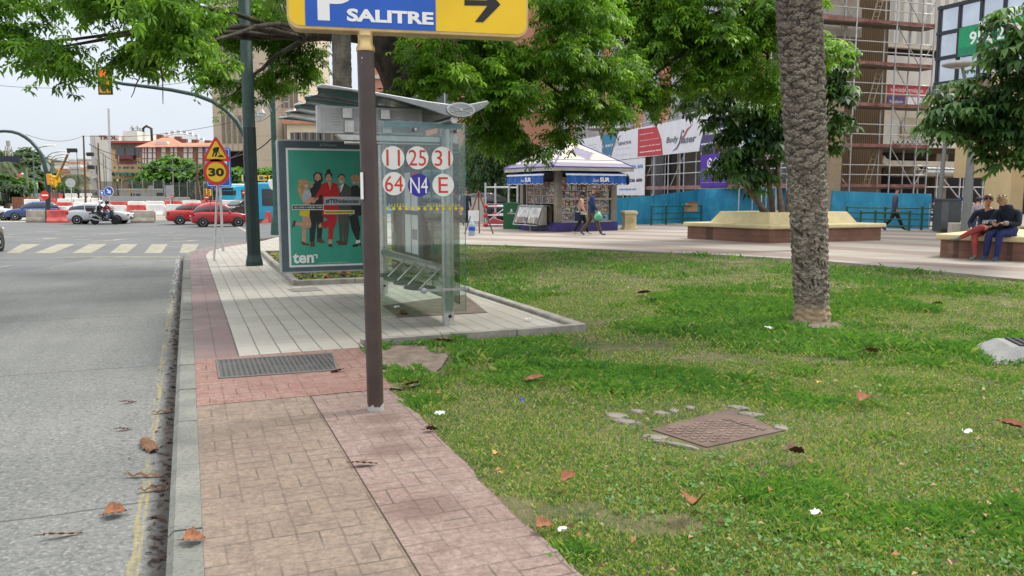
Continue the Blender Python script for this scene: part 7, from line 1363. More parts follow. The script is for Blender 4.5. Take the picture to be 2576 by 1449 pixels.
def signal(label, u, v, Y, wpx, hpx, post=True, zb=-.45):
    c = PD(u, v, Y); t = T('traffic_light', label, 'traffic light', (c.x, c.y, zb)); k = Y/F; zc = c.z-zb; mb = MB(); mb.tube([(0, .1, -.1), (0, .1, zc+.2)], .06, 8); mb.build('post', MGRN, t); mb = MB(); mb.bx(-wpx*k/2, wpx*k/2, -.14, .1, zc-hpx*k/2, zc+hpx*k/2); hd = mb.build('signal_head', TLY, t, .03)
    for i in range(3): mb = MB(); z = zc+(i-1)*hpx*k*.31; mb.disc(0, z, wpx*k*.3, -.15, -.141, 0, 12); mb.build('lamp', PLASK, hd)
signal('amber traffic signal left of the pale sign post near the bus front', *cb(1278, 268), 70.5, 7, 14); signal('amber traffic signal in front of the bus beside the other one', *cb(1345, 280), 72, 5, 17); signal('small amber signal in front of the white site cabin', *cd(738, 1215), 84, 4, 9); signal('small amber signal on the brown pole before the tan building', *cd(498, 1030), 90, 3.5, 7); signal('little amber box low beside the second no entry disc', *cb(1280, 440), 70, 3.5, 5)
# rectangular sign backs and direction signs
def rsign(label, u0, v0, u1, v1, Y, mats, text=None, zb=-.45, posts=1, cat='road sign', name='road_sign'):
    a, b = PD(u0, v1, Y), PD(u1, v0, Y); cx = (a.x+b.x)/2; t = T(name, label, cat, (cx, Y, zb)); w_ = b.x-a.x; z0, z1 = a.z-zb, b.z-zb; mb = MB(); mb.prism(rrect(-w_/2, w_/2, z0, z1, min(w_, z1-z0)*.12), -.03, .03); mb.build('panel', mats[0], t)
    for i in range(posts): x = (i-(posts-1)/2)*w_*.6; mb = MB(); mb.tube([(x, .06, -.1), (x, .06, z1-.1)], .05, 8); mb.build('post', GALV, t)
    if text:
        mb = MB()
        for s_, f0, f1, g0, g1, m_ in text: mb.fit(s_, -w_/2+w_*f0, -w_/2+w_*f1, z0+(z1-z0)*g0, z0+(z1-z0)*g1, -.034, m_, .02)
        mb.build('lettering', mats[1:], t)
    return t, w_, z0, z1
(u0, v0), (u1, v1) = cb(648, 162), cb(770, 335); rsign('tall grey back of a rectangular sign beside the site cabin', u0, v0, u1, v1, 75, [GREYP]); 
t, w_, z0, z1 = rsign('yellow parking direction sign behind the thick lamp post', *cb(1850, 0), *cb(2295, 92), 62, [YEL, LETK], [('La', .07, .16, .3, .85, 0)], posts=2); mb = MB(); mb.bx(w_*.13, w_*.27, -.036, -.031, z0+.1, z1-.1, 0); mb.fit('P', w_*.17, w_*.23, z0+.25, z1-.22, -.038, 1, .03); zc = (z0+z1)/2; mb.flat([(w_*.31, zc-.06), (w_*.41, zc-.06), (w_*.38, zc-.24), (w_*.41, zc-.24), (w_*.47, zc), (w_*.41, zc+.24), (w_*.38, zc+.24), (w_*.41, zc+.06), (w_*.31, zc+.06)], -.036, 2); mb.build('symbol', [mat('sign_navy', (.02, .05, .25), .4), LETW, LETK], t)
rsign('green and white direction panels on poles left of the curved mast', *ce(640, 1190), *ce(780, 1320), 115, [WHITE, mat('sign_green', (.02, .25, .13), .5)], [('Centro', .1, .9, .55, .8, 0), ('Puerto', .1, .9, .2, .4, 0)], posts=2)
rsign('yellow roadside sign above the white site cabin', *cd(955, 1162), *cd(1028, 1185), 92, [YEL, LETK], [('OBRAS', .2, .8, .25, .75, 0)]); rsign('white and green panel in front of the round tree', *cd(1040, 1120), *cd(1125, 1175), 92, [WHITE, mat('sign_green', (.02, .25, .13), .5)], [('TALLER', .1, .9, .55, .85, 0), ('Metro', .1, .9, .15, .4, 0)])
# --- wooden poles, flag pole, street lights, wires
WDP = mat('wooden_pole', (.15, .085, .05), .9, 0, .3, 1.5, c2='#6d4a36'); WDG = mat('grey_pole', (.20, .19, .165), .85, 0, .25, 2)
def pole(label, b, tpt, Y, r, m, name='utility_pole', cat='pole', extra=None):
    B_, T_ = PD(*b, Y), PD(*tpt, Y); t = T(name, label, cat, B_); mb = MB(); mb.tube([(0, 0, -.3), T_-B_], [r*.55, r*.42], 9); mb.build('shaft', m, t); return t, T_-B_
t, q = pole('rusty brown wooden pole carrying two dark floodlights', ca(1470, 470), (210, 341), 76, .17, WDP)
for dz in (-1.7, -2.9): mb = MB(); mb.bx(q.x+.25, q.x+.8, -.2, .2, q.z+dz-.2, q.z+dz+.15); mb.tube([(q.x, 0, q.z+dz), (q.x+.4, 0, q.z+dz)], .04, 5); mb.build('floodlight', PLASK, t, .05)
pole('leaning brown wooden pole right of the narrow blue arrow disc', ca(1735, 440), ce(2030, 375), 78, .15, WDP); pole('grey wooden pole in front of the white tower block', ca(1690, 440), ce(2010, 500), 84, .11, WDG); pole('short grey pole right of the leaning brown pole', cd(300, 1290), cd(265, 560), 92, .12, WDG); pole('grey pole with a dark transformer on it', cd(330, 1290), cd(305, 610), 94, .12, WDG)
pole('brown grey pole in front of the tan building', cd(525, 1290), cd(530, 590), 96, .16, WDG); pole('pale grey pole rising in front of the round tree', cd(1462, 1290), cd(1450, 670), 86, .14, WDG); pole('brown wooden pole left of the roadworks triangle', cd(1880, 1400), cd(1862, 570), 82, .20, WDP); pole('thin grey pole right of the round tree', cd(1750, 1250), cd(1738, 980), 90, .12, WDG); pole('leaning grey stake beside the brown wooden pole', cd(1945, 1390), cd(1890, 1050), 82, .11, WDG)
pole('very tall grey flag pole above the blue arrow disc', cd(395, 1240), (273, 273), 88, .26, GALV, 'flag_pole'); pole('thick pale pole beside the hedge on the left', ce(580, 1340), ce(545, 900), 110, .28, WDG)
for lab, (bx_, by), (kx, ky), (tx_, ty) in (('tallest curved street light at far left', ce(720, 1440), ce(685, 600), ce(1090, 430)), ('second curved street light in the receding row', ce(990, 1400), ce(972, 700), ce(1330, 548)), ('third curved street light in the receding row', ce(1062, 1400), ce(1060, 740), ce(1385, 605)), ('fourth curved street light in the receding row', ce(1080, 1400), ce(1068, 790), ce(1385, 665)), ('last small curved street light in the receding row', ce(1100, 1390), ce(1092, 830), ce(1360, 715))):
    i = ('tall', 'seco', 'thir', 'four', 'last').index(lab[:4]); Y = (88, 105, 118, 130, 142)[i]; B_, K_, T_ = PD(bx_, by, Y), PD(kx, ky, Y), PD(tx_, ty, Y); t = T('street_light', lab, 'street light', B_, 0, None); k = K_-B_; e = T_-B_
    mb = MB(); mb.tube([(0, 0, -.5), k, k+Vector(((e.x-k.x)*.08, 0, (e.z-k.z)*.45)), k+Vector(((e.x-k.x)*.30, 0, (e.z-k.z)*.78)), k+Vector(((e.x-k.x)*.75, 0, (e.z-k.z)*.97)), e], [.075, .06, .055, .05, .045, .04], 6); mb.build('pole', mat('light_pole', (.10, .16, .15), .5), t)
    mb = MB(); mb.bx(e.x-.9, e.x+.3, -.15, .15, e.z-.03, e.z+.1); mb.build('lamp_head', WHITE, t, .05)
def wire(label, pts, r=.018, sag=.6, m=PLASK):
    P = [PD(*q) for q in pts]; o = []
    for a, b in zip(P[:-1], P[1:]):
        for k in range(10): f = k/10; o.append(a+(b-a)*f-Vector((0, 0, sag*4*f*(1-f))))
    o.append(P[-1]); tag(MB().tube(o, r, 5).build('overhead_wire', m), label, 'wire')
wire('thin overhead wire crossing the sky at traffic light height', [(-40, 211, 60), (300, 211, 60), (520, 195, 55)], .016, .3); wire('thin overhead wire sloping over the white tower block', [(65, 338, 64), (210, 342, 76), (620, 299, 58), (700, 268, 50)], .018, .5); wire('heavy overhead cable draped in front of the tan and brick buildings', [(224, 362, 80), (300, 390, 84), (440, 428, 86), (620, 385, 50), (690, 340, 39)], .035, .2); wire('second draped cable lower across the brick building', [(240, 372, 80), (340, 412, 86), (500, 410, 84), (620, 370, 60)], .022, .6); wire('low cable between the wooden poles', [(240, 400, 80), (330, 440, 92), (470, 465, 86)], .02, .5)
# --- site cabin, mesh fences
p = PD(354, 492, 96); t = T('site_cabin', 'long white site office cabin behind the grey mesh fence', 'cabin', (p.x, p.y, -.5)); k = 96/F; w_ = 116*k; CW = mat('cabin_white', (.58, .57, .50), .6, 0, .06, 1); mb = MB(); mb.bx(-w_/2, w_/2, 0, 2.6, 0, 2.5, 0); mb.build('wall', CW, t); mb = MB(); mb.bx(-w_/2-.1, w_/2+.1, -.1, 2.7, 2.5, 2.68); mb.build('roof', WHITE, t)
for x in (-1.2, -.55): mb = MB(); mb.bx(x, x+.5, -.04, 0, 1.1, 2.1, 0); mb.build('window', WDARK, t)
mb = MB(); mb.bx(1.9, 3.0, -.04, 0, .05, 2.2); mb.build('doorway', DARK, t); mb = MB(); mb.bx(3.02, 4.0, -.06, -.02, .05, 2.15); mb.build('door', WHITE, t)
n = NT('site_mesh'); tr = n.t.nodes.new('ShaderNodeBsdfTransparent'); d = n.b; n.put(d.inputs[0], (.05, .06, .055)); d.inputs['Roughness'].default_value = .9; m_ = n.t.nodes.new('ShaderNodeMixShader'); m_.inputs[0].default_value = .62; n.t.links.new(tr.outputs[0], m_.inputs[1]); n.t.links.new(d.outputs[0], m_.inputs[2]); n.t.links.new(m_.outputs[0], n.out.inputs[0]); M_MESH = n.m
def mesh_fence(label, u0, u1, vt, vb, Y0, Y1, k, solid=None):
    a, b = PD(u0, vb, Y0), PD(u1, vb, Y1); t = T('mesh_fence', label, 'fence', a); d = b-a; hh = PD(u0, vt, Y0).z-a.z
    mb = MB(); mb.add([(0, 0, 0), d, d+Vector((0, 0, hh)), (0, 0, hh)], [(0, 1, 2, 3)]); mb.build('mesh', M_MESH, t)
    if solid: mb = MB(); mb.add([(0, -.05, 0), d+Vector((0, -.05, 0)), d+Vector((0, -.05, hh*.3)), (0, -.05, hh*.3)], [(0, 1, 2, 3)]); mb.build('lower_board', solid, t)
    for i in range(k+1): q = d*(i/k); mb = MB(); mb.tube([q, q+Vector((0, 0, hh+.08))], .04, 6); mb.build('post', GREYP, t)
mesh_fence('grey mesh fence in front of the site cabin', 255, 415, 456, 509, 84, 84, 6, GREYP); mesh_fence('dark mesh fence right of the site cabin', 412, 535, 460, 505, 88, 86, 6); mesh_fence('thin fence along the far left yard', -20, 150, 484, 505, 105, 112, 8); mesh_fence('long fence below the far houses', 120, 250, 478, 492, 125, 125, 6)
p = PD(482, 492, 98); t = T('bus_stop', 'small far glass bus stop by the mesh fence', 'bus shelter', (p.x, p.y, -.4)); mb = MB(); mb.bx(-1.9, 1.9, -.1, 1.3, 2.3, 2.5); mb.build('roof', mat('stop_roof', (.4, .45, .45), .4), t); mb = MB(); mb.bx(-.9, 1.7, -.05, 0, .3, 2.2); mb.build('pane', WINB, t)
for x in (-1.7, 1.7): mb = MB(); mb.bx(x-.06, x+.06, -.05, .05, 0, 2.3); mb.build('post', GALV, t)
# ================================================================ FAR BUILDINGS AND TREES
ZG = -.55
def bld(name, label, Y, rz=0, u=0, cat='building'):
    p = PD(u, 487, Y); t = T(name, label, cat, (p.x, p.y, ZG), rz); return t, Fr((p.x, p.y, ZG), rz)
def rect(fr, c, x0, y0, x1, y1, f, yy=0):
    a, b = fr.hit(*f(x0, y1), yy), fr.hit(*f(x1, y0), yy); return a[0], b[0], a[1]-ZG, b[1]-ZG
_wm = {}
def wins(t, rects, y, m, name='window', d=.06, fm=None):
    for a, b, z0, z1 in rects:
        key = (round(b-a, 1), round(z1-z0, 1), id(m), round(d, 2))
        if key in _wm: o = bpy.data.objects.new(name, _wm[key]); link(o, t)
        else:
            mb = MB(); w_, h_ = (b-a)/2, (z1-z0)/2; mb.bx(-w_, w_, -d, .02, -h_, h_, 0)
            if fm: mb.bx(-w_-.08, w_+.08, -d*.6, .01, -h_-.1, -h_, 1); mb.bx(-.04, .04, -d-.02, -d, -h_, h_, 1)
            o = mb.build(name, [m, fm] if fm else [m], t); _wm[key] = o.data
        o.location = ((a+b)/2, y, (z0+z1)/2)
WF = mat('far_window', (.07, .08, .09), .25, 0, .35, .2, c2='#4d5257', spec=.7); SHUT = mat('far_shutter', (.16, .14, .11), .7, 0, .2, .5); TERRA = mat('terracotta_roof', (.42, .20, .13), .85, 0, .14, 1.2); CONC = NT('tower_concrete'); n = CONC
S = n.sep(); c = n.mix(n.mr(n.noise(.12, 6, n.map(0, (1, 1, .3))), .35, .65), (.42, .35, .26), (.52, .45, .35)); c = n.mix(n.math('MULTIPLY', n.line(S[2], 3.6, .10), .4), c, (.25, .2, .15)); M_CONC = n.fin(c, .85)
# white tower block with painted letters
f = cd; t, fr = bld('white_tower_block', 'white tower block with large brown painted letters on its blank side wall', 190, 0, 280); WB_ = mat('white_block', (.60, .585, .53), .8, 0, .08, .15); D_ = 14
a, b, z0, z1 = rect(fr, 0, 190, 300, 535, 1290, f); mb = MB(); mb.bx(a, b, 0, D_, 0, z1); mb.build('side_wall', WB_, t)
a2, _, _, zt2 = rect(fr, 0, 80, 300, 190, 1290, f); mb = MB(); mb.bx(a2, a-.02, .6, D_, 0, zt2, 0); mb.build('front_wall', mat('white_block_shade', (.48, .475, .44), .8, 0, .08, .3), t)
wins(t, [(a2+1.0+2.6*i, a2+2.6+2.6*i, z0_, z0_+2.0) for i in range(3) for z0_ in [z1-9-3.3*k for k in range(8)]], .58, WF, d=.1)
mb = MB(); [mb.bx(a2+.3, a-.4, -.5, .58, z1-9.9-3.3*k, z1-9.6-3.3*k) for k in range(9)]; mb.build('balcony_slabs', WB_, t)
mb = MB(); (xa, za), (xb, zb) = fr.hit(*f(200, 378)), fr.hit(*f(510, 305)); mb.fit('TROL', xa, xb, za-ZG, zb-ZG, -.06, 0, .05); mb.build('lettering', mat('letter_brown', (.16, .055, .035), .7), t)
a, b, z0, z1 = rect(fr, 0, 560, 215, 780, 700, f); mb = MB(); mb.bx(a, b, 2, D_, 0, z1); mb.build('lift_tower', WB_, t); a3, b3_, _, z3 = rect(fr, 0, 530, 325, 885, 700, f); mb = MB(); mb.bx(a3, b3_, 3, D_-.5, 0, z3-.8); mb.build('rear_wing', WB_, t)
for x in (585, 612, 680, 728): (xx, zz_) = fr.hit(*f(x, 110 if x in (585, 680) else 150)); mb = MB(); mb.tube([(xx, 5, z1), (xx, 5, zz_-ZG)], .18, 5); [mb.tube([(xx-.6, 5, z), (xx+.6, 5, z)], .1, 4) for z in (zz_-ZG-.5, zz_-ZG-2)]; mb.build('antenna', GREYP, t)
(xx, zz_) = fr.hit(*f(815, 300)); mb = MB(); mb.tube([(xx-.8, 6, z3-.8), (xx-.8, 6, zz_-ZG+2), (xx, 6, zz_-ZG+2.6), (xx+1.2, 6, zz_-ZG+2), (xx+1.2, 6, z3-.8)], .32, 8); mb.build('roof_duct', PLASK, t)
# tan building with green awnings
t, fr = bld('tan_building', 'tan brick building with a dark glazed balcony and green awnings', 150, 0, 320); TAN = mat('tan_brick', (.48, .34, .18), .85, 0, .1, .5); TANR = mat('rust_band', (.20, .085, .06), .8, 0, .2, .5)
a, b, z0, z1 = rect(fr, 0, 430, 540, 1045, 1290, f); mb = MB(); mb.bx(a, b, 0, 12, 0, z1); mb.build('wall', TAN, t)
a_, b_, z0_, z1_ = rect(fr, 0, 415, 450, 1060, 540, f); mb = MB(); mb.bx(a_, b_, -.4, 12.3, z1+.01, z1_, 0); mb.build('attic', mat('attic_brown', (.13, .10, .075), .85, 0, .3, .6), t); mb = MB(); mb.bx(a_-.3, b_+.6, -.7, 12.5, z1_+.01, z1_+.4); mb.build('roof_edge', mat('roof_red', (.38, .07, .05), .7), t)
a_, b_, z0_, z1_ = rect(fr, 0, 512, 545, 822, 805, f); mb = MB(); mb.bx(a_, b_, -.05, .02, z0_, z1_); mb.build('recess', TANR, t)
a_, b_, z0_, z1_ = rect(fr, 0, 520, 640, 815, 715, f); mb = MB(); mb.bx(a_, b_, -1.0, -.06, z0_, z1_, 0); mb.build('balcony', mat('balcony_maroon', (.17, .035, .04), .5), t); wins(t, [(a_+.2+i*1.8, a_+1.8+i*1.8, z0_+1.9, z1_-.2) for i in range(11)][:11], -1.0, WF, 'balcony_pane', .06)
wins(t, [rect(fr, 0, x, y, x+32, y+48, f) for x in (845, 915) for y in (555, 655, 755)], 0, WF, fm=WHITE); wins(t, [rect(fr, 0, *q, f) for q in ((450, 848, 470, 880), (540, 845, 565, 878), (610, 845, 710, 880), (735, 848, 795, 880), (860, 850, 960, 882), (620, 1070, 715, 1095))], 0, WF)
GA = mat('awning_green', (.01, .16, .10), .6, 0, .15, 1)
for q in ((440, 960, 470, 1000), (540, 960, 570, 1000), (615, 955, 720, 1005), (740, 960, 805, 1005), (865, 960, 950, 1005), (485, 1068, 510, 1105), (540, 1068, 575, 1105), (740, 1070, 810, 1115), (865, 1072, 968, 1110)):
    a_, b_, z0_, z1_ = rect(fr, 0, *q, f); mb = MB(); mb.add([(a_, 0, z1_), (b_, 0, z1_), (b_, -1.1, z0_+.6), (a_, -1.1, z0_+.6), (a_, -1.1, z0_), (b_, -1.1, z0_), (a_, 0, z0_), (b_, 0, z0_)], [(0, 1, 2, 3), (3, 2, 5, 4), (0, 3, 4, 6), (1, 7, 5, 2)]); mb.add([(a_+.5, -.62, z1_-.62*(z1_-z0_-.6)/1.1+.06), (b_-.5, -.62, z1_-.62*(z1_-z0_-.6)/1.1+.06), (b_-.5, -.3, z1_-.3*(z1_-z0_-.6)/1.1+.06), (a_+.5, -.3, z1_-.3*(z1_-z0_-.6)/1.1+.06)], [(0, 1, 2, 3)], 1); mb.build('awning', [GA, mat('awning_pale', (.55, .62, .6), .6)], t)
# brick and white building under a hipped tiled roof
t, fr = bld('brick_apartment_block', 'red brick apartment block with white window bands under a terracotta hipped roof', 142, 0, 430); BRN = mat('brown_brick', (.27, .125, .09), .85, 0, .1, .6); WHB = mat('white_band', (.62, .61, .58), .7, 0, .05, 1)
a, b, z0, z1 = rect(fr, 0, 945, 520, 2300, 1290, f); mb = MB(); mb.bx(a, b, 0, 13, 0, z1); mb.build('wall', BRN, t)
R_ = []
for x0, x1 in ((948, 968), (990, 1010), (1045, 1100), (1130, 1165), (1272, 1335), (1425, 1460), (1490, 1530), (1648, 1702), (1735, 1795), (1900, 1960), (2010, 2045), (2120, 2180)):
    for y0 in (522, 622, 722, 826): R_.append(rect(fr, 0, x0, y0, x1, y0+86, f))
wins(t, R_, 0, WHB, 'window_panel', .12); wins(t, [(a_+.5, min(b_-.3, a_+1.5), z0_+1.2, z1_-1.4) for a_, b_, z0_, z1_ in R_ if b_-a_ > 2.5], -.12, WF, 'window', .05)
p0, p1 = fr.hit(*f(1330, 335), 5), fr.hit(*f(1420, 335), 5); q0 = fr.hit(*f(1640, 430), 5); zr = p0[1]-ZG; ze = z1; e0, e1 = a-.6, b+.6
mb = MB(); mb.add([(e0, -.8, ze), (fr.hit(*f(1640, 520))[0], -.8, ze), (fr.hit(*f(1640, 520))[0], 14, ze), (e0, 14, ze), (p0[0], 5, zr), (p1[0], 5, zr)], [(0, 1, 5, 4), (1, 2, 5), (2, 3, 4, 5), (3, 0, 4), (0, 3, 2, 1)])
zr2 = fr.hit(*f(1700, 435), 5)[1]-ZG; xm = fr.hit(*f(1560, 430), 5)[0]; mb.add([(xm-2, -.82, ze+.02), (e1, -.82, ze+.02), (e1, 14, ze+.02), (xm-2, 14, ze+.02), (xm, 5, zr2), (e1, 5, zr2)], [(0, 1, 5, 4), (1, 2, 5), (2, 3, 4, 5), (3, 0, 4)]); mb.build('roof', TERRA, t)
mb = MB(); (xx, zz_) = fr.hit(*f(1300, 462), 1.5); zz_ -= ZG; mb.prism([(xx-1.5, zz_-.5), (xx+1.5, zz_-.5), (xx+.9, zz_+.35), (xx-.9, zz_+.35)], .6, 3.2, 0); mb.build('dormer', WHB, t)
for x, y in ((1242, 335), (1352, 370), (1550, 365), (1650, 405), (1840, 415), (2060, 430)): (xx, zz_) = fr.hit(*f(x, y), 5); mb = MB(); mb.bx(xx-.5, xx+.5, 4.5, 5.5, zz_-ZG-3.2, zz_-ZG+.3); mb.build('chimney', TANR, t)
# tall concrete tower
f = c1; t, fr = bld('concrete_tower', 'tall beige concrete office tower with dark vertical window slits behind the lamp post', 125, 0, 640)
xs_ = [fr.hit(u, 300)[0] for u in (520, 552, 628, 700, 752)]; zt = fr.hit(640, 120)[1]-ZG+10; zb = fr.hit(640, 388)[1]-ZG; zs_ = fr.hit(640, 418)[1]-ZG
mb = MB(); mb.slab([(xs_[0], 5), (xs_[0]+.6, 1.5), (xs_[1]-1, 0), (xs_[2], 0), (xs_[2]+.6, -1.6), (xs_[3], -1.6), (xs_[3]+.6, 0), (xs_[4], 0), (xs_[4], 22), (xs_[0], 22)], zb, zt); mb.build('tower_wall', M_CONC, t)
mb = MB(); mb.slab([(xs_[2]+.6, -1.6), (xs_[3], -1.6), (xs_[3], 10), (xs_[2]+.6, 10)], 0, zb-.01); mb.build('stair_shaft', M_CONC, t); mb = MB(); mb.bx(xs_[0]-2, xs_[4]+6, 2, 20, 0, zs_-1.0); mb.build('podium', mat('podium_pink', (.45, .33, .27), .8), t); mb = MB(); mb.bx(xs_[1], xs_[4]-.3, 3, 18, zs_-.98, zb-.02); mb.build('recess', DARK, t)
R_ = []; S_ = []
hs = (zt-zb)/10.5
for k in range(9):
    z0_ = zb+1.1+k*5.35
    for i, u in enumerate((557, 571, 585.5, 599, 613)): x = fr.hit(u, 300)[0]; R_.append((x, x+.52, z0_, z0_+4.2))
    for u in (706, 718, 730.5, 742): x = fr.hit(u, 300)[0]; R_.append((x, x+.48, z0_, z0_+4.2))
wins(t, R_, -.02, SHUT, 'window_slit', .05)
for u in (567, 581, 595, 609, 623): x = fr.hit(u, 300)[0]; mb = MB(); mb.bx(x-.02, x+.1, -.16, -.01, zb, zt); mb.build('fin', M_CONC, t)
# cream house with yellow trim, seen above the poster panel
t, fr = bld('cream_house', 'cream house with yellow window trim and tiled eaves above the poster panel', 120, 0, 790); a = fr.hit(722, 340)[0]; b = fr.hit(900, 340)[0]; z1 = fr.hit(790, 322)[1]-ZG; mb = MB(); mb.bx(a, b, 0, 10, 0, z1); mb.build('wall', mat('cream_far', (.58, .52, .38), .8, 0, .06, .5), t); mb = MB(); mb.bx(a-.5, b+.5, -.6, 10.5, z1, z1+.9); mb.build('eaves', TERRA, t)
wins(t, [(fr.hit(u, 340)[0]-.6, fr.hit(u, 340)[0]+.6, z1-3.2-4*k, z1-1.2-4*k) for u in (741, 759, 778, 797, 815, 835, 855) for k in range(3)], 0, WF, fm=mat('trim_yellow', (.55, .36, .06), .7))
mb = MB(); [mb.lathe([(.35, 0), (.3, .7), (.5, .9), (.2, 1.3), (0, 1.5)], (fr.hit(u, 300)[0], 1, z1+.9), 8) for u in (738, 765)]; mb.build('roof_urns', WHB, t)
# long brick building beyond the plaza
t, fr = bld('long_brick_building', 'long pinkish brick building beyond the plaza behind the weeping tree', 78, R(-8), 1150); BRP = mat('pink_brick', (.46, .22, .14), .85, 0, .1, .5); a = fr.hit(935, 400)[0]; b = fr.hit(1420, 400)[0]; mb = MB(); mb.bx(a, b, 0, 10, 0, 21); mb.build('wall', BRP, t)
R_ = [(x, x+1.5, z, z+1.6) for x in [a+1.2+2.7*i for i in range(int((b-a-3)/2.7))] for z in (3.6, 7.0, 10.4, 13.8, 17.2)]; wins(t, R_[:95], 0, WF, fm=WHB)
for z in (2.9, 6.3, 9.7, 13.1): mb = MB(); mb.bx(a-.05, b+.05, -.25, .0, z, z+.35); mb.build('string_course', OFF, t)
mb = MB(); mb.bx(a+.5, b-.5, -.1, .0, .2, 2.7); mb.build('shopfront', WDARK, t)
# far low houses
FW = [mat('far_white', (.58, .58, .56), .8, 0, .06, .2), mat('far_cream', (.50, .43, .33), .8, 0, .08, .2), mat('far_grey', (.40, .40, .37), .8, 0, .08, .2), mat('far_ochre', (.52, .38, .20), .8, 0, .08, .2), mat('far_rose', (.44, .30, .23), .8, 0, .08, .2)]; f = ce
def house(label, x0, y0, x1, Y, m, roofm, wy, nw, nr, y1=1330):
    t, fr = bld('terraced_house', label, Y, 0, f((x0+x1)/2, 0)[0]); a, b, z0, z1 = rect(fr, 0, x0, y0, x1, y1, f); mb = MB(); mb.bx(a, b, 0, 9, -1, z1); mb.build('wall', m, t); mb = MB(); mb.bx(a-.25, b+.25, -.35, 9.2, z1, z1+.55); mb.build('cornice', roofm, t)
    w_ = (b-a)/nw; wins(t, [(a+w_*(i+.25), a+w_*(i+.75), z1-wy-3.4*k-2.1, z1-wy-3.4*k) for i in range(nw) for k in range(nr)], 0, WF, fm=WHB)
house('white stepped far house with flat roof beside the crane boom', 1460, 760, 1560, 300, FW[0], FW[0], 1.2, 4, 4); house('white far house cluster with red tiles left of the white tower', 1440, 830, 1660, 285, FW[0], TERRA, 1.2, 6, 3); house('tall pale far house behind the brown wooden pole', 1640, 765, 1900, 290, FW[0], FW[2], 1.4, 7, 5); house('white far house with dark roof terrace right of the street lights', 1160, 850, 1300, 290, FW[0], FW[2], 1.4, 5, 3); house('low white house with red roof by the green mast', 985, 960, 1150, 280, FW[0], TERRA, 1.2, 5, 3)
house('cream far terrace with balconies behind the crane base', 1060, 1040, 1300, 240, FW[1], FW[4], 1.6, 6, 4); house('ochre and rose far facade between the crane and the palm', 1300, 1015, 1480, 238, FW[4], TERRA, 1.6, 5, 4); house('grey far facade with parapet teeth behind the round sign back', 1480, 950, 1690, 236, FW[2], FW[2], 2.0, 6, 5); house('cream far facade with tall windows left of the brown wooden pole', 1690, 970, 1900, 232, FW[1], FW[4], 2.0, 6, 5); house('ochre house on the hill behind the curved mast', 780, 730, 930, 330, FW[3], FW[1], 1.5, 5, 2, 900); house('dark roofed far house on the hill right of the curved mast', 1010, 795, 1260, 335, FW[1], mat('far_slate', (.12, .11, .11), .8), 1.5, 6, 2, 950); house('pale facade filling the gap left of the tan building', 1905, 1010, 2180, 215, FW[1], FW[2], 1.8, 7, 4)
# ferris wheel
Y = 520; c = PD(455, 430, Y); r = 91*Y/F; t = T('ferris_wheel', 'white ferris wheel arc rising behind the terracotta roof', 'ferris wheel', (c.x, c.y, c.z)); FWH = mat('wheel_white', (.70, .71, .72), .5)
for rr in (r, r*.93): mb = MB(); mb.tube([(rr*math.cos(2*math.pi*i/72), 0, rr*math.sin(2*math.pi*i/72)) for i in range(73)], .42, 5, cap=False); mb.build('rim', FWH, t)
mb = MB(); [mb.tube([(r*.92*math.cos(R(a)), 0, r*.92*math.sin(R(a))), (r*math.cos(R(a+2.5)), 0, r*math.sin(R(a+2.5)))], .14, 4) for a in range(0, 360, 5)]; mb.build('lattice', FWH, t); mb = MB(); [mb.tube([(0, 0, 0), (r*.93*math.cos(R(a)), 0, r*.93*math.sin(R(a)))], .05, 3) for a in range(0, 360, 15)]; mb.build('spokes', FWH, t)
for s_ in (-1, 1): mb = MB(); mb.tube([(0, s_*1.5, 0), (s_*9, s_*5, -c.z+ZG)], .5, 6); mb.build('leg', FWH, t)
for a in range(0, 360, 9): mb = MB(); x, z = (r+1.2)*math.cos(R(a)), (r+1.2)*math.sin(R(a)); mb.bx(x-1.1, x+1.1, -1, 1, z-1.1, z+1.1, 0); mb.bx(x-.95, x+.95, -1.02, 1.02, z-.3, z+.5, 1); mb.build('cabin', [FWH, GREYP], t)
# crane, lattice tower
b = PD(*ce(1130, 1400), 128); t = T('mobile_crane', 'yellow mobile crane with its long boom raised to the right', 'crane', (b.x, b.y, ZG)); CY = mat('crane_yellow', (.62, .33, .015), .45, 0, .15, .6); p0, p1, p2 = [PD(*ce(x, y), 128)-Vector((b.x, b.y, ZG)) for x, y in ((1150, 1170), (1270, 900), (1440, 525))]
mb = MB(); mb.tube([p0+Vector((-.4, 0, -.6)), p0+(p1-p0)*.9], .27, 4, 0, False); mb.build('boom_base', CY, t); mb = MB(); mb.tube([p0, p2], .20, 4, 0, False); mb.build('boom', mat('boom_brown', (.22, .12, .05), .5, 0, .2, 1), t); mb = MB(); mb.bx(p2.x-.3, p2.x+1.1, -.3, .3, p2.z-.3, p2.z+.3); mb.tube([(p2.x+1.1, 0, p2.z), (p2.x+1.1, 0, p2.z-8)], .05, 4); mb.build('boom_head', PLASK, t)
mb = MB(); mb.prism([(-.9, 1.0), (.9, 1.0), (.9, 2.2), (.5, 4.8), (-.3, 5.0), (-.7, 2.4)], -1, 1); mb.build('turret', CY, t, .06); mb = MB(); mb.bx(-4.5, 4.5, -1.2, 1.2, .6, 1.4); mb.build('chassis', CY, t, .05)
for x in (-3.4, -1.8, 1.8, 3.4): M_ = Matrix.Translation((x, -1.25, .6)) @ Matrix.Rotation(R(90), 4, 'X'); mb = MB(); mb.lathe([(0, -.2), (.6, -.2), (.6, .15), (0, .15)], (0, 0, 0), 14, 0, M_); mb.build('wheel', TYRE, t)
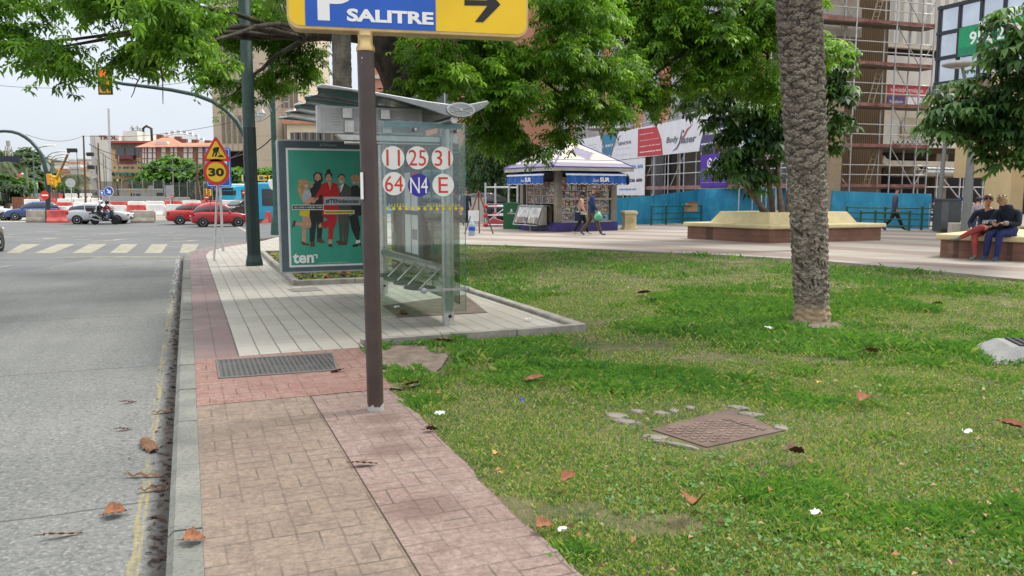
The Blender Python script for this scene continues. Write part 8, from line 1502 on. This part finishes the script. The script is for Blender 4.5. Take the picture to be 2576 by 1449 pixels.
b = PD(*ce(265, 1330), 135); t = T('lattice_tower', 'pale lattice steel tower in front of the dark trees at far left', 'tower', (b.x, b.y, ZG)); top = PD(*ce(172, 440), 135)-Vector((b.x, b.y, ZG)); LT = mat('lattice_grey', (.42, .42, .38), .6, .2)
cr = [(-.7, -.7), (.7, -.7), (.7, .7), (-.7, .7)]; L0 = [Vector((x, y, 0)) for x, y in cr]; L1 = [top+Vector((x*.45, y*.45, 0)) for x, y in cr]
for i in range(4): mb = MB(); mb.tube([L0[i], L1[i]], .08, 5); mb.build('leg', LT, t)
mb = MB()
for k in range(14):
    for i in range(4): f0, f1 = k/14, (k+1)/14; mb.tube([L0[i].lerp(L1[i], f0), L0[(i+1) % 4].lerp(L1[(i+1) % 4], f1)], .04, 4)
mb.build('lattice', LT, t); mb = MB(); mb.bx(top.x-.22, top.x+.22, -.22, .22, top.z, top.z+.9); mb.build('head', GREYP, t)
# far trees: each a thing
def ftree(label, blobs_uv, Y, mats, twigs, size, base_u, seed, leaves=7, name='round_tree', trunk=.25, k=4, droop=.4, twig=None):
    t = T(name, label, 'tree', (0, 0, 0)); bl_ = [blob(u, v, Y+dy, ru, rv, None) for u, v, ru, rv, dy in blobs_uv]; P, D, M_ = cloud(bl_, twigs, seed, twig=twig or size*2.2, leaves=leaves, down=.1, shell=.45, nm=len(mats)); leafmesh('crown', P, D, size, k, mats, M_, t, seed+1, .55, droop)
    b = PD(base_u, 487, Y); b.z = ZG; c = Vector(bl_[0][0]); MB().tube([b, (b+c)/2+Vector((.2, 0, 0)), c], [trunk, trunk*.8, trunk*.5], 8).build('trunk', M_BARK, t); return t
LF = [leafmat('far_leaf_deep', (.022, .06, .014), (.03, .08, .018), .25, .3), leafmat('far_leaf_mid', (.05, .14, .02), (.07, .18, .03), .3, .3), leafmat('far_leaf_light', (.10, .24, .03), (.14, .30, .045), .35, .3)]
LFD = [leafmat('far_dark_deep', (.016, .032, .014), (.022, .045, .018), .15, .2), leafmat('far_dark_mid', (.03, .055, .022), (.04, .075, .03), .2, .2), leafmat('far_dark_light', (.05, .085, .03), (.06, .11, .04), .2, .2)]
ftree('large round bright green tree in front of the brick apartment block', [(437, 440, 45, 30, 0), (405, 448, 28, 24, -1), (470, 440, 28, 26, -1), (440, 465, 60, 18, -1), (430, 415, 22, 12, 0)], 100, LF, 900, .75, 440, 201)
ftree('dark tree between the round tree and the roadworks sign', [(497, 465, 30, 22, 0), (520, 455, 20, 18, 0), (480, 472, 28, 14, 0)], 98, LFD, 400, .6, 500, 202); ftree('green tree behind the blue road sign and the bus', [(588, 455, 26, 24, 0), (615, 450, 26, 22, 0)], 96, LF, 420, .6, 600, 203); ftree('green tree right of the thick lamp post behind the yellow sign', [(660, 452, 22, 20, 0), (690, 450, 20, 22, 0)], 92, LF, 380, .55, 672, 204); ftree('brownish shrub tree left of the round tree', [(358, 465, 10, 16, 0)], 104, [mat('rust_leaf', (.14, .085, .04), .8), LFD[1]], 90, .5, 358, 205); ftree('pale olive bush below the brown wooden pole', [(527, 480, 20, 12, 0)], 90, [leafmat('olive', (.12, .13, .05), (.16, .17, .07), .2)], 130, .5, 527, 206)
for i, (lab, bb, Y, bu) in enumerate((('dark spreading tree at the left edge of the hill', [(5, 415, 40, 24, 0)], 190, 5), ('broad dark tree behind the lattice tower', [(62, 405, 34, 20, 0), (45, 430, 40, 24, 0)], 185, 55), ('dark tree on the slope left of the curved mast', [(85, 432, 26, 26, 0), (70, 460, 34, 20, 0)], 180, 80), ('lower dark tree right of the curved mast', [(105, 455, 18, 22, 0)], 176, 105), ('dark tree behind the hedge near the lattice tower', [(42, 465, 30, 24, 0)], 150, 42))): ftree(lab, bb, Y, LFD, 420, 1.2, bu, 210+i)
ftree('leafy green shrub row behind the round sign back', [(160, 476, 24, 8, 0)], 128, LF[:2], 160, .5, 160, 220, name='shrub'); ftree('clipped bright green hedge block beneath the red figure', [(60, 462, 11, 11, 0)], 112, LF[1:], 260, .4, 60, 221, name='hedge', trunk=.1); ftree('clipped green hedge at the far left edge', [(8, 452, 12, 12, 0), (12, 476, 22, 14, 0)], 110, LF[:2], 320, .45, 8, 222, name='hedge', trunk=.1); ftree('dark bush beside the clipped left hedge', [(36, 478, 16, 12, 0)], 108, LFD, 200, .45, 36, 223, name='shrub')
for lab, u, v, Y, s_, hb in (('drooping palm tree at the far left edge', 12, 418, 118, 3.2, 0), ('small palm tree in front of the cream far facades', 190, 446, 135, 2.6, 1)):
    c = PD(u, v, Y); t = T('palm_tree', lab, 'palm tree', (0, 0, 0)); MB().tube([(c.x, c.y, ZG), c], [.35, .28], 8).build('trunk', M_GTR, t); fronds(34, c, s_, 1.0, 40+hb, [leafmat('far_palm', (.08, .11, .05), (.12, .14, .07), .2)], t, 'crown', .9)
c = PD(*ce(425, 1090), 116); t = T('red_statue', 'red and white striped hanging banner figure above the clipped hedge', 'display figure', c); t.scale = (.33,)*3; mb = MB(); mb.lathe([(.2, -2.9), (.9, -2.3), (1.2, -1), (1.1, .4), (.8, 1.4), (0, 1.7)], (0, 0, 0), 12, 0); [mb.lathe([(1.02-.05*k, -.05+.5*k-1.4), (1.24-.06*k, .06+.5*k-1.4), (1.0, .16+.5*k-1.4)], (0, 0, 0), 12, 1) for k in range(4)]; mb.lathe([(0, 0), (.5, .3), (.45, .8), (0, 1)], (.9, 0, 1.1), 10, 1); mb.build('body', [mat('balloon_red', (.55, .03, .03), .5), WHITE], t)
p = PD(*ce(400, 1440), 106); t = T('rust_container', 'rust brown site container behind the left yard fence', 'container', (p.x, p.y, ZG)); mb = MB(); mb.bx(-1, 1, 0, 2.4, 0, 1.7); [mb.bx(-1+.33*i, -.85+.33*i, -.05, 0, .1, 1.6) for i in range(6)]; mb.build('shell', mat('rust_shell', (.22, .09, .055), .8, 0, .2, .8), t)
p = PD(*ce(140, 1150), 120); t = T('dark_screen', 'dark navy advertising screen among the left hedges', 'screen', (p.x, p.y, ZG)); mb = MB(); mb.bx(-2, 2, -.2, .3, 1.5, p.z-ZG+3.6); mb.build('panel', mat('navy_screen', (.015, .02, .04), .4), t); mb = MB(); mb.bx(-.15, .15, 0, .2, 0, 1.5); mb.build('post', GREYP, t)
# ================================================================ PEOPLE
CLO = {}
def cloth(nm, c, r=.85):
    if nm not in CLO: CLO[nm] = mat('cloth_'+nm, c, r, 0, .16, 9, .25, 60)
    return CLO[nm]
SKN = mat('skin_tone', (.50, .27, .175), .5, 0, .08, 14); EYE_ = mat('eye_dark', (.02, .015, .012), .3); LIP = mat('lip', (.33, .12, .10), .5)
def person(label, loc, rz, J, W, mats, zones, hair=None, hairm=None, glasses=False, scale=1, head_turn=0, nod=0, shoe_m=None, group=None, fingers=True):
    """J: joint positions (x right, y back, z up; the figure faces -Y); W: girth factor; zones(p, tag) -> material index"""
    t = T('person', label, 'person', loc, rz, group); t.scale = (scale,)*3
    V = []; E = []; Rr = []; Z = []
    def v(p, r, z): V.append(Vector(p)); Rr.append((r if isinstance(r, tuple) else (r, r))); Z.append(z); return len(V)-1
    def chain(start, pts, z):
        i = start
        for p, r in pts: j = v(p, r, z); E.append((i, j)); i = j
        return i
    P = {k: Vector(q) for k, q in J.items() if k != 'curl'}; mid = lambda a, b, f=.5: P[a].lerp(P[b], f)
    W *= 1.10; root = v(P['pelvis'], (.150*W, .115*W), 'hip'); ch = chain(root, [(mid('pelvis', 'chest', .45), (.135*W, .100*W)), (P['chest'], (.160*W, .112*W))], 'top')
    nk = chain(ch, [(P['neck'], .062)], 'neck'); hd = P['head']; chain(nk, [(P['neck'].lerp(hd, .45), .055), (hd+Vector((0, 0, -.035)), (.070, .080)), (hd+Vector((0, .006, .045)), (.078, .092)), (hd+Vector((0, .008, .085)), (.058, .07))], 'head')
    for s_ in ('l', 'r'):
        sg = 1 if s_ == 'l' else -1
        a = chain(ch, [(P['sh_'+s_], .062*W), (mid('sh_'+s_, 'el_'+s_), .052*W), (P['el_'+s_], .046*W), (mid('el_'+s_, 'wr_'+s_, .5), .043)], 'sleeve'); a = chain(a, [(mid('el_'+s_, 'wr_'+s_, .88), .034)], 'sleeve')
        d = (P['wr_'+s_]-P['el_'+s_]).normalized(); side = d.cross(Vector((0, 0, 1))); side = side.normalized() if side.length > .1 else Vector((1, 0, 0)); pl = P['wr_'+s_]+d*.055; a = chain(a, [(P['wr_'+s_], (.026, .020)), (pl, (.040, .018))], 'hand')
        cu_ = J.get('curl', .5); dn = side.cross(d)
        dn = dn if dn.z < 0 else -dn
        if fingers:
            for k, o in enumerate((-.028, -.009, .010, .028)):
                L = (.060, .075, .078, .064)[k]; b = pl+side*o+d*.028; chain(a, [(b, .0098), (b+d*L*.5+dn*L*.15*cu_*2, .0088), (b+d*L*.85+dn*L*.55*cu_*2, .0075)], 'hand')
            b = pl-side*.034*sg-d*.02; chain(a, [(b, .011), (b-side*.022*sg+d*.03+dn*.012, .009), (b-side*.026*sg+d*.055+dn*.025, .0075)], 'hand')
        l = chain(root, [(P['hp_'+s_], (.098*W, .105*W)), (mid('hp_'+s_, 'kn_'+s_), .080*W), (P['kn_'+s_], .060*W), (mid('kn_'+s_, 'an_'+s_, .35), .058*W), (mid('kn_'+s_, 'an_'+s_, .9), .046*W)], 'leg')
        to = P['to_'+s_]; chain(l, [(P['an_'+s_], .042), (P['an_'+s_].lerp(to, .3)+Vector((0, 0, -.012)), (.040, .036)), (P['an_'+s_].lerp(to, .75), (.042, .028)), (to, (.036, .022))], 'foot')
    me = bpy.data.meshes.new('body'); me.from_pydata([tuple(x) for x in V], E, []); o = bpy.data.objects.new('body', me); COL.objects.link(o); m = o.modifiers.new('skin', 'SKIN'); m.use_smooth_shade = True; m.branch_smoothing = .6
    for i, q in enumerate(me.skin_vertices[0].data): q.radius = Rr[i]; q.use_root = (i == 0)
    ss = o.modifiers.new('s', 'SUBSURF'); ss.levels = ss.render_levels = 1
    dg = bpy.context.evaluated_depsgraph_get(); m2 = bpy.data.meshes.new_from_object(o.evaluated_get(dg)); bpy.data.objects.remove(o); bpy.data.meshes.remove(me)
    for q in mats: m2.materials.append(q)
    A = np.array([tuple(x) for x in V]); Pm = np.array([Z[b] for a, b in E]); a0 = A[[e[0] for e in E]]; a1 = A[[e[1] for e in E]]; dd = a1-a0; L2 = (dd**2).sum(1)+1e-9; rad = np.array([max(Rr[b]) for a, b in E])
    for f in m2.polygons:
        c = np.array(f.center); k = np.clip(((c-a0)*dd).sum(1)/L2, 0, 1); q = ((c-(a0+dd*k[:, None]))**2).sum(1)**.5-rad*.6; j = int(q.argmin()); f.material_index = zones(Vector(c), Pm[j]); f.use_smooth = True
    m2.name = 'body'; o = bpy.data.objects.new('body', m2); link(o, t)
    # face and hair
    Hm = Matrix.Translation(hd) @ Matrix.Rotation(head_turn, 4, 'Z') @ Matrix.Rotation(nod, 4, 'X')
    mb = MB(Hm); 
    for s_ in (-1, 1): mb.lathe([(0, -.006), (.011, 0), (0, .006)], (s_*.031, -.083, .012), 8, 1); mb.tube([(s_*.05, -.078, .034), (s_*.018, -.088, .036)], .0045, 4, 1); mb.lathe([(0, -.03), (.014, -.012), (.018, .012), (0, .03)], (s_*.083, .008, .005), 8, 0)
    mb.tube([(0, -.084, .022), (0, -.103, -.012), (0, -.092, -.024)], [.009, .014, .010], 6, 0); mb.tube([(-.022, -.080, -.048), (0, -.087, -.047), (.022, -.080, -.048)], .006, 5, 2); mb.build('face', [SKN, EYE_, LIP], t)
    if hair:
        mb = MB(Hm); rx, ry, rzz, low, cut = hair; n1, n2 = 20, 12; vs = []
        for i in range(n2+1):
            ph = math.pi*.5-(math.pi*.5+low)*i/n2
            for j in range(n1):
                th = 2*math.pi*j/n1; fr_ = max(0, -math.sin(th)); ph2 = max(ph, cut*fr_*fr_*1.0+(1-fr_*fr_)*-9) if fr_ > .35 else ph; k = 1+.05*math.sin(th*5+i); vs.append((rx*math.cos(ph2)*math.cos(th)*k, .010+ry*math.cos(ph2)*math.sin(th)*k, .035+rzz*math.sin(ph2)))
        mb.add(vs, [(i*n1+j, (i+1)*n1+j, (i+1)*n1+(j+1) % n1, i*n1+(j+1) % n1) for i in range(n2) for j in range(n1)], 0, True); mb.build('hair', hairm, t)
    if glasses:
        mb = MB(Hm); z = .006 if glasses == 1 else .095; y = -.096 if glasses == 1 else -.07
        for s_ in (-1, 1): mb.prism(ell(s_*.034, z, .029, .020, 12), y, y+.008, 0); mb.tube([(s_*.06, y+.01, z), (s_*.088, .0, z+.008)], .005, 4)
        mb.tube([(-.01, y, z+.006), (.01, y, z+.006)], .005, 4); mb.build('sunglasses', mat('sunglass', (.012, .012, .014), .15), t)
    return t
def stand(h_=1.0, step=.0, armswing=.0, lean=0):
    "walking figure facing -Y, stride along Y"
    s = step; J = dict(pelvis=(0, lean*.3, .93), chest=(0, -.01-lean*.5, 1.30), neck=(0, -.02-lean*.7, 1.47), head=(0, -.055-lean*.9, 1.63), curl=.6)
    for k, sg in (('l', 1), ('r', -1)):
        f = -sg*s   # left leg ahead when step>0
        J.update({'sh_'+k: (sg*.185, 0-lean*.5, 1.39), 'hp_'+k: (sg*.095, .0, .88)})
        J['kn_'+k] = (sg*.10, f*.42-.05, .48+.01*abs(s)); ay = f; az = .085+(.10*abs(s) if f > 0 else 0); J['an_'+k] = (sg*.10, ay+(.05 if f > 0 else 0), az); J['to_'+k] = (sg*.11, ay-.17+(.07 if f > 0 else 0), .035+(-.005 if f > 0 else 0.01))
        g = sg*armswing; J['el_'+k] = (sg*.235, g*.55+.03, 1.11); J['wr_'+k] = (sg*.235, g-.09, .87)
    return J
def zfun(top, bottom, neckc=None, shoe=3, waist=.92, hem=None, sleeve=True, bare_leg=None):
    def z(p, tg):
        if tg in ('head', 'neck'): return 2 if tg == 'head' or neckc is None else neckc
        if tg == 'hand': return 2
        if tg == 'sleeve': return 0
        if tg == 'foot': return 3 if p.z < .13 else 1
        if tg == 'top': return 0
        if tg == 'hip': return 0 if p.z > waist-.02 else 1
        if tg == 'leg': return 0 if (hem and p.z > hem) else 1
        return 1
    return z
SH_W = mat('shoe_white', (.55, .55, .55), .6); SH_B = mat('shoe_navy', (.03, .06, .16), .6); SH_K = mat('shoe_dark', (.03, .032, .034), .6); SH_G = mat('shoe_grey', (.16, .16, .15), .6)
HD = mat('hair_black', (.012, .010, .010), .45, 0, .3, 40); HG = mat('hair_greying', (.10, .075, .055), .5, 0, .4, 40); HB_ = mat('hair_fair', (.40, .27, .13), .5, 0, .35, 40); HBR = mat('hair_brown', (.15, .075, .035), .5, 0, .3, 40)
HS = (.094, .104, .105, .35, .35); HLONG = (.105, .115, .112, .95, .30)
# couple walking past the kiosk (heading right)
pw = G(1462, 590); J = stand(1, .26, .10); J['el_l'] = (.24, .02, 1.12); J['wr_l'] = (.24, -.12, .93)
wmn = person('woman with black bob in a pink cardigan and dark trousers walking past the kiosk', pw, R(80), J, 1.2, [cloth('pink', (.52, .30, .23)), cloth('black', (.012, .012, .015)), SKN, SH_W], zfun(0, 1, hem=None), HLONG, HD, scale=.93)
mb = MB(); mb.lathe([(.185, .80), (.19, .86), (.18, .93)], (0, 0.0, 0), 18); mb.build('shirt_hem', cloth('white', (.62, .62, .62)), wmn)
p_ = pw+Vector((.12, .05, .66)); bg_ = T('shoulder_bag', 'dark blue shoulder bag hanging at the side of the woman in pink', 'bag', pw+Vector((-.16, -.17, .52)), R(80)); mb = MB(); mb.bx(-.07, .03, -.11, .11, 0, .32); mb.build('bag_body', cloth('navy', (.015, .022, .06)), bg_, .03); mb = MB(); mb.tube([(-.02, -.09, .31), (-.03, -.10, .75), (.02, .0, .93), (.05, .05, .9)], .010, 5); mb.build('strap', cloth('navy', 0), bg_)
pm = G(1488, 592.5); J = stand(1, -.34, .12, .02); J['el_l'] = (.24, .10, 1.14); J['wr_l'] = (.25, -.02, .90)
person('balding man in a navy jacket and olive trousers walking beside the woman in pink', pm, R(84), J, 1.22, [cloth('jacket_navy', (.014, .032, .12)), cloth('olive', (.10, .075, .045)), SKN, mat('shoe_blue', (.12, .16, .25), .6)], zfun(0, 1, 0, waist=.86, hem=.83), (.093, .100, .085, .30, .75), HG, scale=1.02)
bg2 = T('carrier_bag', 'crumpled mint green plastic bag carried by the man in the navy jacket', 'bag', pm+Vector((.16, -.25, .05)), 0); mb = MB(); bm_ = []
for i in range(9):
    f = i/8; mb_r = .02+.135*math.sin(min(1, f*1.25)*math.pi*.62)
    bm_.append((mb_r*(1 if i < 8 else .6), .84-.33*f))
mb.lathe(bm_, (0.05, 0, 0), 12); mb.build('bag_body', mat('mint_plastic', (.10, .42, .28), .4, 0, .25, 9), bg2)
# man walking by the blue fence
pq = G(2247, 580); J = stand(1, .40, -.10, .03); J['el_r'] = (-.24, .06, 1.12); J['wr_r'] = (-.23, -.02, .86); person('man in a dark blue jumper and black trousers walking by the blue tarpaulin', pq, R(80), J, 1.2, [cloth('slate', (.055, .062, .105)), cloth('trouser_black', (.014, .015, .020)), SKN, SH_K], zfun(0, 1, waist=.9, hem=.86), HS, HD, scale=1.02)
# people beyond the shelter glass
pa = PD(1142, 556, 41); pa.z = h(pa.x, pa.y)+.02; person('person in a pale blue shirt with a bag seen through the shelter glass', pa, R(170), stand(1, .2, .1), 1.0, [cloth('pale_blue', (.25, .33, .42)), cloth('grey_trouser', (.10, .11, .13)), SKN, SH_K], zfun(0, 1), HS, HD)
bg3 = T('shopping_bag', 'red and white shopping bag held beside the person in pale blue', 'bag', pa+Vector((.34, -.1, .45)), 0); mb = MB(); mb.prism([(-.14, 0), (.14, 0), (.17, .36), (-.17, .36)], -.05, .05); mb.tube([(-.08, 0, .36), (-.04, 0, .46), (.04, 0, .46), (.08, 0, .36)], .008, 5); mb.build('bag_body', mat('bag_red', (.45, .06, .06), .6, 0, .3, 12, c2='#d8b8b0'), bg3)
pb3 = PD(1172, 562, 37.5); pb3.z = h(pb3.x, pb3.y)+.02; person('man in dark navy clothes standing behind the wooden easel', pb3, R(20), stand(1, .05, .0), 1.05, [cloth('dark_navy', (.014, .02, .045)), cloth('dark_navy', 0), SKN, SH_K], zfun(0, 1), HS, HD)
# seated couple on the planter bench
sm_ = Matrix.Rotation(0, 4, 'Z'); zs = .53; SCL = 1.085
def on_bench(u, back): 
    f = None; best = min((abs((BENL+BEND*k).x/(BENL+BEND*k).y*F+CU-u), k) for k in [i*.02 for i in range(260)])[1]; return BENL+BEND*best+BENN*back, math.atan2(BEND.y, BEND.x)
ps, rzb = on_bench(2476, .14); ps.z = .08
J = dict(pelvis=(0, .10, zs+.10), chest=(.00, -.04, zs+.44), neck=(.02, -.12, zs+.605), head=(.05, -.20, zs+.735), curl=.9,
         sh_l=(.19, -.06, zs+.52), sh_r=(-.185, -.06, zs+.50), el_l=(.27, -.10, zs+.24), wr_l=(.16, -.30, zs+.20), el_r=(-.30, -.12, zs+.25), wr_r=(-.20, -.34, zs+.14),
         hp_l=(.095, .06, zs+.075), hp_r=(-.095, .06, zs+.075), kn_l=(.02, -.43, zs+.18), an_l=(-.36, -.48, zs-.06), to_l=(-.53, -.56, zs-.10), kn_r=(-.10, -.42, zs+.02), an_r=(-.06, -.42, .10), to_r=(-.10, -.60, .035))
def zseat(p, tg):
    if tg in ('head',): return 2
    if tg == 'neck': return 2
    if tg == 'hand': return 2
    if tg in ('sleeve', 'top'): return 0
    if tg == 'foot': return 3
    if tg == 'hip': return 0 if p.z > zs+.09 else 1
    return 1
J['curl'] = .7
sman = person('man in sunglasses, navy shirt and red trousers sitting with crossed legs on the bench', ps, rzb, J, 1.06, [cloth('shirt_navy', (.012, .018, .038)), cloth('brick_red', (.34, .055, .055)), SKN, SH_G], zseat, (.092, .100, .098, .42, .50), HBR, True, SCL, head_turn=R(18), nod=R(-14))
bt_ = T('newspaper', 'rolled pale newspaper lying on the lap of the man in red trousers', 'newspaper', ps+Vector((BEND*.11-BENN*.28)[:])+Vector((0, 0, zs+.33)), rzb); mb = MB(); mb.tube([(-.13, .05, 0), (.14, -.03, .02)], .034, 10); mb.tube([(-.13, .05, .03), (.13, -.0, .05)], .028, 8, 1); mb.build('roll', [mat('newsprint', (.52, .52, .54), .8, 0, .2, 30), mat('print_blue', (.25, .33, .5), .7)], bt_)
pw2, rzb = on_bench(2536, .08); pw2.z = .08
J = dict(pelvis=(0, .12, zs+.11), chest=(-.05, -.02, zs+.45), neck=(-.08, -.11, zs+.60), head=(-.13, -.20, zs+.715), curl=1.0,
         sh_l=(.15, -.03, zs+.51), sh_r=(-.235, -.05, zs+.51), el_l=(.20, -.14, zs+.24), wr_l=(-.02, -.31, zs+.27), el_r=(-.33, -.16, zs+.26), wr_r=(-.22, -.35, zs+.28),
         hp_l=(.10, .08, zs+.08), hp_r=(-.10, .08, zs+.08), kn_l=(-.06, -.41, zs+.06), kn_r=(-.26, -.41, zs+.04), an_l=(-.09, -.42, .10), an_r=(-.30, -.38, .10), to_l=(-.10, -.61, .035), to_r=(-.33, -.57, .035))
swo = person('fair haired woman in a dark padded coat and blue leggings looking down at her phone', pw2, rzb, J, 1.16, [cloth('coat_dark', (.013, .018, .032)), cloth('leggings', (.014, .022, .11)), SKN, SH_B], zseat, (.100, .112, .105, .75, .45), HB_, 2, SCL, head_turn=R(-24), nod=R(-24))
mb = MB(); mb.lathe([(.07, .0), (.125, .03), (.13, .09), (.095, .13)], (-.07, -.08, zs+.52), 16); mb.build('coat_collar', cloth('coat_dark', 0), swo)
mb = MB(); mb.tube([(.03, -.27, zs+.265), (-.03, -.325, zs+.272)], [.052, .046], 10); mb.build('cuff', mat('fur_cuff', (.30, .27, .22), .9, 0, .3, 40), swo)
for o_, s_ in ((swo, 1),):
    for x, y in ((-.10, -.56), (-.32, -.52)): mb = MB(); mb.slab([(x-.045, y-.09), (x+.045, y-.09), (x+.05, y+.14), (x-.05, y+.14)], .0, .022); mb.build('sole', SH_W, o_, .008)
ph = T('phone', 'black phone held in the hands of the woman in the dark coat', 'phone', pw2+(BEND*-.14-BENN*.445)+Vector((0, 0, zs+.355)), rzb); mb = MB(Matrix.Rotation(R(-35), 4, 'X')); mb.bx(-.07, .05, -.035, .035, -.005, .006, 0); mb.build('body', mat('phone_black', (.012, .012, .014), .2), ph, .004)
hb = T('handbag', 'black handbag resting on the lap between the seated couple', 'bag', pw2+(BEND*-.22-BENN*.18)+Vector((0, 0, zs+.18)), rzb); mb = MB(); mb.bx(-.15, .13, -.07, .08, 0, .16); mb.build('bag_body', cloth('black', 0), hb, .035)
# figure sitting further back behind the lamp
pz = GY(2455, 27); person('person in a speckled grey top partly hidden behind the tapered lamp and seated man', pz, R(170), stand(1, .05, 0), 1.0, [mat('speckle', (.30, .28, .30), .8, 0, .5, 40), cloth('jeans', (.04, .07, .14)), SKN, SH_K], zfun(0, 1), HLONG, HD, scale=.80)
# scooter riders
def rider(label, x, top, leg, shoe, helm, fwd):
    q = MCY+Vector((math.cos(R(6))*x, math.sin(R(6))*x, 0)); zt_ = .86
    J = dict(pelvis=(0, 0, zt_), chest=(0, -.10, zt_+.36), neck=(0, -.14, zt_+.52), head=(0, -.20, zt_+.66), curl=1, sh_l=(.19, -.12, zt_+.44), sh_r=(-.19, -.12, zt_+.44), el_l=(.26, -.30, zt_+.28), el_r=(-.26, -.30, zt_+.28), wr_l=(.24, -.30-fwd, zt_+.24), wr_r=(-.24, -.30-fwd, zt_+.24), hp_l=(.11, -.02, zt_-.03), hp_r=(-.11, -.02, zt_-.03), kn_l=(.22, -.40, zt_-.12), kn_r=(-.22, -.40, zt_-.12), an_l=(.20, -.34, zt_-.50), an_r=(-.20, -.34, zt_-.50), to_l=(.21, -.52, zt_-.54), to_r=(-.21, -.52, zt_-.54))
    def z(p, tg): return 2 if tg in ('head', 'neck', 'hand') else 0 if tg in ('sleeve', 'top') else 3 if tg == 'foot' else (0 if tg == 'hip' and p.z > zt_ else 1)
    t = person(label, q, R(96), J, 1.08, [top, leg, SKN, shoe], z, None, None)
    hp_ = Vector((0, -.20, zt_+.70)); mb = MB(); mb.lathe([(.10, -.13), (.135, -.05), (.15, .04), (.13, .12), (.07, .165), (0, .175)], hp_, 18, 0); mb.prism([(-.10, -.06), (.10, -.06), (.11, .05), (-.11, .05)], -.155, -.09, 1, Matrix.Translation(hp_)); mb.build('helmet', [helm, mat('visor', (.02, .022, .025), .1)], t); return t
rider('scooter driver in a dark red jacket, jeans and black helmet', .02, cloth('dark_red', (.19, .012, .03)), cloth('jeans', 0), SH_W, paint('helmet_black', (.015, .015, .016)), .17)
rider('scooter passenger in black with a white helmet behind the driver', -.42, cloth('black', 0), cloth('black', 0), SH_K, paint('helmet_white', (.66, .66, .66)), .10)
# far pedestrians behind the barriers
for i, (u, lab, c) in enumerate(((205, 'far pedestrian in a red top beyond the barriers', (.45, .03, .03)), (219, 'far pedestrian in grey and white beyond the barriers', (.35, .35, .36)), (230, 'far pedestrian in a white top beyond the barriers', (.6, .6, .6)), (246, 'far pedestrian in a lilac shirt beyond the barriers', (.33, .29, .48)))):
    q = PD(u, 508, 112); q.z = -.5; person(lab, q, R(60*i), stand(1, .2, .08), 1, [cloth('far%d' % i, c), cloth('grey_trouser', 0), SKN, SH_K], zfun(0, 1), HS, HD, fingers=False)
